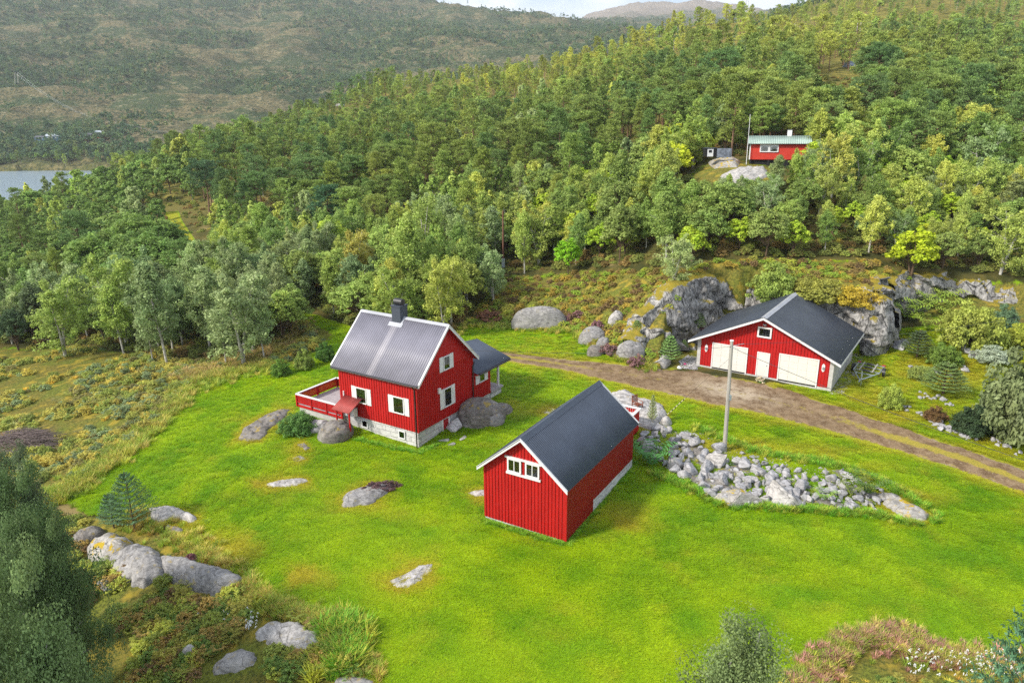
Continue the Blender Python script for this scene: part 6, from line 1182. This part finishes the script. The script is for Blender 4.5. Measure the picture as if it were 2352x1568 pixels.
strip_tufts([(300,1190),(380,1200),(420,1240),(470,1275),(575,1370),(640,1400),(780,1440),(835,1560)], 1500, 26, (.3, .9), GY + [(.36, .26, .07)], 'tall yellow grass along the lower left lawn edge', 53)
strip_tufts([(1830,1600),(1880,1540),(1960,1470),(2050,1455),(2120,1500),(2230,1520),(2352,1545)], 1500, 28, (.3, .85), GY + [(.42, .22, .18), (.34, .18, .14)], 'tall grass and reddish willowherb on the mound at the bottom edge', 54)
strip_tufts([(780,1430),(800,1500),(760,1560)], 200, 26, (.8, 1.6), [(.16, .34, .03), (.38, .40, .05)], 'tall rush clump beside the near rocks', 55)
strip_tufts([(1030,775),(1075,745),(1170,752),(1310,760),(1340,785),(1400,812),(1500,850)], 500, 9, (.5, 1.0), GY, 'uncut grass along the foot of the heather bank', 56)
strip_tufts([(1490,1085),(1600,1130),(1650,1160),(1790,1170),(2010,1185),(2090,1205),(2150,1195),(2060,1125),(1930,1072),(1740,1040),(1600,985)], 900, 8, (.4, .9), [(.12, .30, .02), (.20, .33, .03), (.30, .32, .04)], 'rank grass round the rubble heap', 57)
strip_tufts([(1500,1030),(1580,1070),(1650,1100),(1740,1110),(1850,1125),(1930,1130),(2010,1150)], 200, 20, (.3, .7), [(.18, .30, .03), (.30, .30, .05), (.14, .24, .03)], 'weeds and grass growing among the rubble stones', 60)
strip_tufts([(1118,1200),(1200,1225),(1300,1255),(1390,1140),(1460,1060)], 420, 6, (.25, .55), [(.14, .32, .02), (.2, .34, .03)], 'grass uncut along the shed footing', 58)
strip_tufts([(820,1010),(900,1030),(962,1042),(1010,1020)], 260, 5, (.25, .5), [(.12, .30, .02), (.2, .34, .03)], 'grass uncut along the house cellar wall', 59)
PL = sample(120000, 20, 78, -.86, .86, 31); q = proj(PL); mm = masks(PL); ok = (sdist(q[:, 0], q[:, 1], LAWN) < -2) | (sdist(q[:, 0], q[:, 1], GARDEN) < -3); ok &= (q[:, 0] > -20) & (q[:, 0] < 2400) & (q[:, 1] < 1600) & (mm['m_dirt'] < .25); PL, mm = PL[ok], {k: v[ok] for k, v in mm.items()}
mottle = np.clip(fbm(PL[:, 0] / 1.6, PL[:, 1] / 1.6, 61, 4) + .5, 0, 1)[:, None]; dr = np.clip(mm['m_dry'] * 1.5 + fbm(PL[:, 0], PL[:, 1], 62) * .7 - .1, 0, 1)[:, None]
tn = np.array([[.084, .178, .0025]]) * (1 - mottle) + np.array([[.180, .255, .003]]) * mottle; tn = tn * (1 - dr) + np.array([[.235, .215, .014]]) * dr; hh = rng.uniform(.10, .24, len(PL)); print('lawn', len(PL))
mass('grass', 'short mown grass of the lawn', PL, np.stack([hh * 4.2, hh * 4.2, hh], -1), tn, 'tufts', 'grass')
ws = hit(rng.uniform(2080, 2340, 130), rng.uniform(1500, 1560, 130), 12, 40); protoset('daisy', [(shrub(777, .1, .14, .035, 3, 5)[0], 0)]); ws[:, 2] += .25
wf2 = hit(np.r_[rng.normal(850, 22, 40), rng.normal(955, 14, 40), rng.normal(810, 16, 20)], np.r_[rng.normal(1555, 12, 40) - 130, rng.normal(1410, 10, 40), rng.normal(1370, 10, 20)], 12, 40)
mass('white_flowers', 'white yarrow flower heads at the bottom right lawn edge', ws, np.full(len(ws), .8), np.full((len(ws), 3), .42), 'daisy', 'flowers')
wx = hit(np.r_[rng.normal(855, 20, 36), rng.normal(578, 8, 30), rng.normal(520, 25, 24)], np.r_[rng.normal(1400, 10, 36), rng.normal(1437, 10, 30), rng.normal(1425, 14, 24)], 12, 40); wx[:, 2] += .3
mass('white_flowers', 'white flower heads among the lower left scrub by the large pale rock', wx[36:], np.full(len(wx) - 36, .8), np.full((len(wx) - 36, 3), .42), 'daisy', 'flowers')

# ------------------------------------------------------------------ the red cabin on the hill and what stands by it
def P3(X, Y, d): return at(X, Y, d)
cb = thing('cabin', 'small red cabin with green ribbed roof and white chimney on the wooded hill', 'cabin', (31.3, 95, -4.5), -R(18))
w_ = MB(); w_.prism([(0, 0, .12), (7.1, 0, .12), (7.1, 0, 2.1), (0, 0, 2.1)], (0, 5, 0)); w_.prism([(0, 0, 2.1), (0, 2.5, 2.9), (0, 5, 2.1)], (7.1, 0, 0)); w_.build('wall', M['cabin_red'], cb)
for k in range(12): pass
mb = MB(); mb.box(-.06, .08, -.04, .1, .1, 2.08); mb.box(7.02, 7.16, -.04, .1, .1, 2.08); mb.build('corner_board', M['white'], cb)
mb = MB(); [mb.box(x - .15, x + .15, .05, .35, -1.2, .11) for x in (.2, 2.4, 4.7, 6.9)]; mb.box(.1, 7., .3, 4.8, -1.2, .11); mb.build('foundation', M['dark'], cb)
rf = MB(); 
for a, b in ((-.4, 2.5), (5.4, 2.5)): rf.prism([(-.32, a, 2.02), (-.32, b, 2.95), (-.32, b, 3.03), (-.32, a, 2.10)], (7.75, 0, 0))
ro = rf.build('roof', M['dark'], cb); ribbed('roofing_sheet', (-.34, 2.5, 3.04), (7.45, 2.5, 3.04), (-.34, -.45, 2.09), .22, .025, M['roof_cabin'], ro); ribbed('roofing_sheet', (-.34, 2.5, 3.04), (7.45, 2.5, 3.04), (-.34, 5.45, 2.09), .22, .025, M['roof_cabin'], ro)
mb = MB(); mb.box(4.5, 5.05, 2.3, 2.85, 2.8, 3.78); co = mb.build('chimney', M['white'], ro); mb = MB(); mb.box(4.46, 5.09, 2.26, 2.89, 3.78, 3.86); mb.build('chimney_cap', M['black'], co)
for cx in (1.78, 2.93): window(cb, 'x', (cx, 1.52), 1.14, .95, -.01, -1, 0, (0, 0), 'both', .11)
mb = MB(); mb.tube([(30.85, 94.6, gz(30.85, 94.6) - .3), (30.8, 94.6, 1.25)], [.05, .028], 8); tag(mb.build('flagpole', M['white']), 'thin white flagpole at the left corner of the red cabin', 'flagpole')
ph = thing('playhouse', 'tiny grey playhouse with white door beside the cabin clearing', 'playhouse', (25.6, 95, -3.98)); mb = MB(); mb.box(0, 1.35, 0, 1.5, 0, 1.0); mb.build('wall', M['dark'], ph); mb = MB(); mb.box(-.08, 1.45, -.1, 1.6, 1.0, 1.08); mb.build('roof', M['roof_garage'], ph); mb = MB(); mb.box(.15, .92, -.05, -.01, .0, .96); do = mb.build('door', M['white'], ph); mb = MB(); mb.box(.32, .72, -.07, -.052, .5, .82); mb.build('pane', M['dark'], do)
mb = MB(); mb.box(27.0, 28.9, 94.9, 96, -4.1, -2.98); M['tarp'] = paint('grey_tarpaulin', (.16, .18, .22), .35, .6, 3, .6, .5); tag(mb.build('covered_woodpile', M['tarp']), 'woodpile under a shiny grey tarpaulin next to the playhouse', 'woodpile')
p = at(1960, 152, 192); hb = thing('hillside_house', 'house whose dark blue-grey roof shows among the pines high on the right', 'house', (p[0], 192, p[2] - 2.2), 0); mb = MB(); mb.box(0, 10, 0, 6, -3, 2.2); mb.build('wall', M['cabin_red'], hb); mb = MB(); mb.prism([(-.4, -.4, 2.0), (-.4, 3, 3.6), (-.4, 6.4, 2.0)], (10.8, 0, 0)); mb.build('roof', paint('blue_grey_roof', (.12, .15, .21), .5), hb)

# ------------------------------------------------------------------ poles and wires
pb = hit1(1664, 1035); ptop = at(1681, 783, pb[1] + .1)
up = thing('utility_pole', 'weathered grey wooden utility pole standing in the rubble heap', 'utility pole', tuple(pb), 0); tp = Vector(ptop - pb)
mb = MB(); mb.tube([(0, 0, -.3), tuple(tp * .5), tuple(tp)], [.15, .125, .105], 12); mb.build('pole', M['pole'], up); mb = MB(); mb.tube([tuple(tp), tuple(tp + Vector((0, 0, .05)))], .13, 12); mb.build('pole_cap', M['white'], up)
mb = MB(); mb.bar(tuple(tp + Vector((-.05, -.1, -.30))), tuple(tp + Vector((.85, .12, -.22))), .03); mb.bar(tuple(tp + Vector((.05, -.1, -.42))), tuple(tp + Vector((.5, .0, -.62))), .04); mb.bar(tuple(tp * .48 + Vector((.1, -.14, 0))), tuple(tp * .48 + Vector((.1, -.14, .35))), .12); mb.build('bracket', M['galv'], up)
def wire(a, b, sag, label, r_=.012, name='power_line', n=24, mat='wire', grp=None):
    a = np.array(a, float); b = np.array(b, float); t = np.linspace(0, 1, n); P = a + (b - a) * t[:, None]; P[:, 2] -= sag * 4 * t * (1 - t); mb = MB(); mb.tube([tuple(p) for p in P], r_, 5); o = mb.build(name, M[mat]); o['label'] = label; o['category'] = 'wire'
    if grp: o['group'] = grp
    return o
T_ = np.array(pb) + np.array(tp)
wire(T_ + [-.05, -.1, -.35], at(1061, 803, 47.6), .35, 'thin wire running from the grey pole top to the farmhouse gable')
wire(T_ + [.85, .12, -.25], at(2420, 712, 62), .6, 'thin wire rising from the grey pole over the garage roof to the right')
wire(T_ + [.5, 0, -.65], at(2450, 1090, 34), .25, 'thicker cable sloping from the grey pole down across the track', .016)
ga_ = hit1(1529, 958); wire(T_ * .86 + np.array(pb) * .14, at(1572, 915, ga_[1] + .55), 0, 'thin stay wire from the grey pole towards the anchor boulder', .008)
gs = thing('guy_marker', 'yellow and black striped marker rod leaning from the anchor boulder', 'marker rod', tuple(ga_)); b0 = Vector((0, 0, .1)); b1 = Vector(at(1574, 914, ga_[1] + .55)) - Vector(ga_); mb = MB(); mb.tube([tuple(b0), tuple(b1)], .028, 6); mb.build('rod', paint('marker_yellow', (.55, .50, .30), .5), gs); mb = MB()
for k in range(7): mb.tube([tuple(b0.lerp(b1, (k + .15) / 7)), tuple(b0.lerp(b1, (k + .6) / 7))], .032, 6)
mb.build('stripe', M['black'], gs)
fb = hit1(1156, 622); fp = thing('utility_pole', 'brown tarred utility pole with grey box at the wood edge', 'utility pole', tuple(fb)); ft = at(1155, 484, fb[1]) - fb; mb = MB(); mb.tube([(0, 0, -.3), tuple(ft)], [.15, .10], 10); mb.build('pole', M['polebrown'], fp); mb = MB(); mb.box(-.22, .22, -.34, -.13, .5, 1.7); mb.build('junction_box', M['galv'], fp)
wire(fb + ft - [0, 0, .3], at(845, 392, 150), .8, 'wire slanting up left from the brown pole over the trees', .022)
def farpole(X, yb, yt, d, label, r_=.16, lean=0, name='power_pole', grp=None):
    a = at(X, yb, d); b = at(X + lean, yt, d); mb = MB(); mb.tube([tuple(a - [0, 0, 1]), tuple(b)], [r_, r_ * .7], 6); o = mb.build(name, paint('pale_pole', (.46, .44, .38), .8)); tag(o, label, 'utility pole', grp); return b
A1 = farpole(1826, 84, 55, 290, 'left-hand pale pole of the farther pair on the upper slope'); A2 = farpole(1837, 80, 57, 291, 'right-hand pale pole of the farther pair on the upper slope'); B1 = farpole(1967, 97, 52, 262, 'left-hand pale pole of the nearer pair on the upper slope', lean=3); B2 = farpole(1974, 92, 52, 264, 'right-hand pale pole of the nearer pair on the upper slope', lean=4)
for k, (a, b, c, d) in enumerate(((A1, B1, at(1560, 62, 420), at(2500, 52, 210)), (A2, B2, at(1560, 64, 421), at(2500, 48, 214)))):
    w = ('lower', 'upper')[k]; wire(c, a, 2, 'far %s power line left of the farther pole pair on the slope' % w, .028, mat='wire'); wire(a, b, .6, 'far %s power line between the two pole pairs on the slope' % w, .024, mat='wire'); wire(b, d, 1.5, 'far %s power line right of the nearer pole pair on the slope' % w, .02, mat='wire')
mb = MB(); p0, p1 = at(1714, 34, 430), at(1714, -25, 430); mb.tube([tuple(p0 - [0, 0, 3]), tuple(p1)], .28, 6); mb.tube([tuple(p0 + [1.4, 0, -3]), tuple(p1 + [1.4, 0, -4])], .2, 6); tag(mb.build('antenna_mast', paint('mast_white', (.6, .6, .62), .6)), 'pale twin mast standing on the skyline of the right hill', 'mast')
D1 = farpole(34, 190, 167, 800, 'leftmost pole of the far pylon pair across the fjord', .3); D2 = farpole(41, 189, 167, 800, 'second pole of the far pylon pair across the fjord at the left edge', .3); E1 = farpole(300, 318, 286, 690, 'left pole of the far pylon pair near the orange cabins', .26); E2 = farpole(306, 318, 287, 690, 'right pole of the far pylon pair near the orange cabins', .26)
for k, (a, b) in enumerate(((D1, E1), (D2, E2))): wire(a, b, 12, 'far power line spanning the hillside between the pylon pairs, ' + ('nearer' if k else 'farther') + ' strand', .035, mat='galv'); wire(b, at(425, 298 + k * 3, 520), 3, 'far power line from the orange cabins to the wood, ' + ('nearer' if k else 'farther') + ' strand', .035, mat='galv')
def farhouse(X0, X1, Yb, Yt, d, wallm, roofm, label, ridge=.4):
    a = at(X0, Yb, d); b = at(X1, Yt, d); w = b[0] - a[0]; hh_ = b[2] - a[2]; t = thing('far_house', label, 'house', (a[0], d, a[2])); mb = MB(); mb.box(0, w, 0, 6, -2, hh_ * .66); mb.build('wall', wallm, t); mb = MB(); mb.prism([(-.3, -.4, hh_ * .62), (-.3, 3, hh_), (-.3, 6.4, hh_ * .62)], (w + .6, 0, 0)); mb.build('roof', roofm, t)
    for k in range(3): mb = MB(); x = w * (.2 + .27 * k); mb.box(x, x + w * .12, -.08, -.01, hh_ * .25, hh_ * .5); mb.build('window', M['white'], t)
bl = paint('blue_house', (.10, .20, .30), .7); orr = paint('orange_house', (.42, .13, .06), .7); grf = paint('pale_roof', (.38, .42, .46), .6); dkr = paint('dark_far_roof', (.10, .10, .11), .6)
farhouse(104, 132, 322, 308, 638, bl, grf, 'far blue cabin with pale roof on the opposite shore'); farhouse(80, 99, 322, 312, 640, bl, dkr, 'small dark blue shed left of the far blue cabin'); farhouse(183, 208, 318, 305, 645, orr, dkr, 'far orange cabin with dark roof on the opposite shore'); farhouse(216, 232, 313, 300, 655, orr, grf, 'smaller orange cabin above the far orange one')
p = at(769, 246, 365); cv = thing('white_shed', 'white curved roof of a small shed among the trees far up the slope', 'shed', tuple(p)); mb = MB(); mb.prism([(4.2 * t_, 0, 1.7 * math.sin(math.pi * min(max(t_, .02), .98)) ** .5) for t_ in np.linspace(0, 1, 12)], (0, 5, 0)); mb.build('roof', M['white'], cv)

# ------------------------------------------------------------------ small things about the yard
def zz3(x, y): return ((2550 + x * .38265) / 1.6752, (1050 + y * .38265) / 1.6752)
ax = hit1(*zz3(2050, 1030)); tip = hit1(*zz3(1925, 1215)); dv = Vector((tip[0] - ax[0], tip[1] - ax[1])); tr = thing('boat_trailer', 'galvanised boat trailer parked on the gravel by the garage wall', 'trailer', tuple(ax), math.atan2(dv.y, dv.x))
mb = MB()
for s_ in (-1, 1): mb.tube([(-1.7, s_ * 1.0, .52), (.5, s_ * .98, .52), (2.9, .06 * s_, .50)], .045, 8)
for x_ in (-1.6, -.7, .3, 1.2): w_ = 1.0 if x_ < .5 else .70; mb.bar((x_, -w_, .5), (x_, w_, .5), .07)
mb.tube([(2.4, 0, .5), (3.5, 0, .48)], .045, 8); mb.build('frame', M['galv'], tr)
mb = MB(); mb.tube([(2.9, .1, .0), (2.9, .1, .95)], .03, 8); mb.tube([(2.5, 0, .5), (2.5, 0, 1.1)], .04, 6); mb.build('jockey_stand', M['galv'], tr)
for s_ in (-1, 1):
    mb = MB(); mb.tube([(-.5, s_ * 1.08, .32), (-.5, s_ * 1.27, .32)], .32, 20); wo_ = mb.build('wheel', M['rubber'], tr); mb = MB(); mb.tube([(-.5, s_ * 1.10 if s_ < 0 else 1.20, .32), (-.5, s_ * 1.29 if s_ > 0 else -1.275, .32)], .17, 14); mb.build('rim', M['galv'], wo_)
    mb = MB(); n_ = 8; [mb.bar((-.5 + .4 * math.cos(a), s_ * 1.17, .32 + .4 * math.sin(a)), (-.5 + .4 * math.cos(a + .36), s_ * 1.17, .32 + .4 * math.sin(a + .36)), .24, .03) for a in np.linspace(.35, 2.4, 7)]; mb.build('mudguard', M['black'], tr)
    mb = MB(); mb.box(-1.82, -1.72, s_ * .95 - .14, s_ * .95 + .14, .45, .6); mb.build('tail_light', paint('red_lens', (.35, .02, .02), .3), tr)
for x_ in (-1.2, -.3, .7):
    mb = MB(); mb.tube([(x_, -.28, .64), (x_, .28, .64)], .09, 10); mb.build('keel_roller', M['black'], tr)
mb = MB(); [mb.bar((-1.5, s_ * .5, .66), (.9, s_ * .5, .66), .09, .07) for s_ in (-1, 1)]; mb.build('bunk', M['pole'], tr)
P_G = hit(rng.uniform(1895, 1965, 120), rng.uniform(845, 905, 120), 40, 80); P_G = P_G[(P_G[:, 0] > 25.8 + (P_G[:, 1] - 52) * .68)]
protoset('pebble', [(STONES[k], 0) for k in range(6)])
for o_ in PROTO['pebble'][0].objects: o_.data.materials[0] = M['rubble']
def gravel(poly, n, s, label, seed, ymax=90):
    r = np.random.default_rng(seed); pl = np.array(poly, float); X = r.uniform(pl[:, 0].min(), pl[:, 0].max(), n * 3); Y = r.uniform(pl[:, 1].min(), pl[:, 1].max(), n * 3); k = sdist(X, Y, pl) < 0; P = hit(X[k][:n], Y[k][:n], 14, ymax); sc = r.uniform(s[0], s[1], len(P)); mass('gravel', label, P, sc, np.ones((len(P), 3)), 'pebble', 'gravel', rot=r.uniform(-.5, .5, (len(P), 2)))
gravel([(1905,905),(1935,905),(1975,850),(1985,815),(1960,812),(1935,850)], 900, (.05, .12), 'dark drainage gravel along the garage side wall', 71)
gravel([(1565,845),(1602,850),(1606,822),(1582,815),(1560,830)], 420, (.07, .16), 'white pebbles heaped by the left garage corner', 72)
gravel([(1480,985),(1600,990),(1700,1030),(1850,1062),(1990,1105),(2040,1150),(1940,1175),(1700,1160),(1540,1085),(1470,1010)], 1400, (.07, .17), 'small rubble filling the gaps of the stone heap', 73)
def blossom(X, Y, r_, col, label, name, n=60):
    p = hit1(X, Y); me, _ = shrub(int(X), .9, 1.2, .07, 60, 24); t = thing(name, label, 'flowers', tuple(p)); t.scale = (r_, r_, r_); o = bpy.data.objects.new('blossoms', me); COL.objects.link(o); o.parent = t; o.color = (*col, 1); me2, st = shrub(int(X) + 1, .6, 1.2, .08, 26, 24); o2 = bpy.data.objects.new('foliage', me2); COL.objects.link(o2); o2.parent = t; o2.color = (.06, .12, .03, 1)
blossom(1746, 878, .62, (.34, .30, .22), 'cream hydrangea growing before the white garage side door', 'hydrangea'); blossom(1573, 838, .25, (.45, .08, .22), 'pink flowers in a pot by the pebbles left of the garage', 'potted_flowers')
rock_at(1561, 846, .5, .4, .5, 'single white stone beside the pink flowers', 'white', 81, .2, kind='ang', n=2)
# chair behind the shed rail
def zz2(x, y): return ((1800 + x * .44643) / 1.6752, (1400 + y * .44643) / 1.6752)
cp = hit1(*zz2(1462, 418)); chr_ = thing('garden_chair', 'brown slatted wooden garden chair on the slab behind the shed', 'chair', (cp[0], cp[1], cp[2] + .25), R(35)); bw = paint('brown_wood', (.22, .07, .04), .6)
mb = MB(); [mb.bar((-.26, -.25 + .1 * k, .42), (.26, -.25 + .1 * k, .42), .08, .02) for k in range(6)]; mb.build('seat', bw, chr_)
mb = MB(); [mb.bar((-.26, .28 + .02 * k, .55 + .09 * k), (.26, .28 + .02 * k, .55 + .09 * k), .02, .07) for k in range(6)]; mb.build('backrest', bw, chr_)
for x_, y_, h_ in ((-.26, -.25, .62), (.26, -.25, .62), (-.26, .28, 1.05), (.26, .28, 1.05)): mb = MB(); mb.bar((x_, y_, -.25), (x_, y_ + (.1 if h_ > 1 else 0), h_), .05); mb.build('leg', bw, chr_)
mb = MB(); [mb.bar((x_, -.28, .63), (x_, .32, .66), .06, .03) for x_ in (-.27, .27)]; mb.build('armrest', bw, chr_)
# dark telescope-like heater on the terrace
hl = Matrix.Translation((-6.435, 44.0, -19.954)) @ Matrix.Rotation(-R(32.3), 4, 'Z'); tp_ = hl @ Vector((-7.75, 1.2, -.13)); te_ = thing('telescope', 'dark telescope on a tripod standing on the terrace', 'telescope', tuple(tp_)); mb = MB(); [mb.tube([(0, 0, .95), (.28 * math.cos(a), .28 * math.sin(a), 0)], .02, 6) for a in (0, 2.1, 4.2)]; mb.build('tripod', M['black'], te_); mb = MB(); mb.tube([(-.25, -.2, 1.0), (.12, .1, 1.25)], .09, 10); mb.build('tube', paint('brown_tube', (.07, .04, .03), .5), te_)
# nest box
nb = NB_T.location; pnb = at(819, 660, nb[1] - .35); nx_ = thing('nest_box', 'white nest box fixed to the yellowing birch trunk', 'nest box', tuple(pnb)); mb = MB(); mb.box(-.22, .22, -.15, .15, -.25, .28); mb.build('box', M['white'], nx_); mb = MB(); mb.box(-.27, .27, -.24, .18, .28, .33); mb.build('lid', M['galv'], nx_); mb = MB(); mb.tube([(0, -.16, .08), (0, -.155, .08)], .06, 10); mb.build('hole', M['black'], nx_)
# brush pile
bp = hit1(55, 1025); mb = MB(); r_ = np.random.default_rng(5)
for k in range(520):
    a = r_.uniform(0, 6.28); rr = 2.1 * math.sqrt(r_.uniform(0, 1)); h_ = 1.25 * (1 - (rr / 2.2) ** 2) * r_.uniform(.3, 1.05); d = r_.normal(0, .5) + .5; L_ = r_.uniform(.5, 1.3); c = Vector((rr * math.cos(a) * 1.25, rr * math.sin(a) * .8, h_ + .05)); dd = Vector((math.cos(d), math.sin(d), r_.normal() * .14)) * L_; mb.tube([tuple(c - dd), tuple(c + Vector((0, 0, .16))), tuple(c + dd - Vector((0, 0, .1)))], [.008, .018, .006], 4, False)
tag(mb.build('brush_pile', paint('grey_brushwood', (.20, .155, .14), .9, .3), None, tuple(bp)), 'heap of cut grey brushwood in the field at the left edge', 'brush pile')
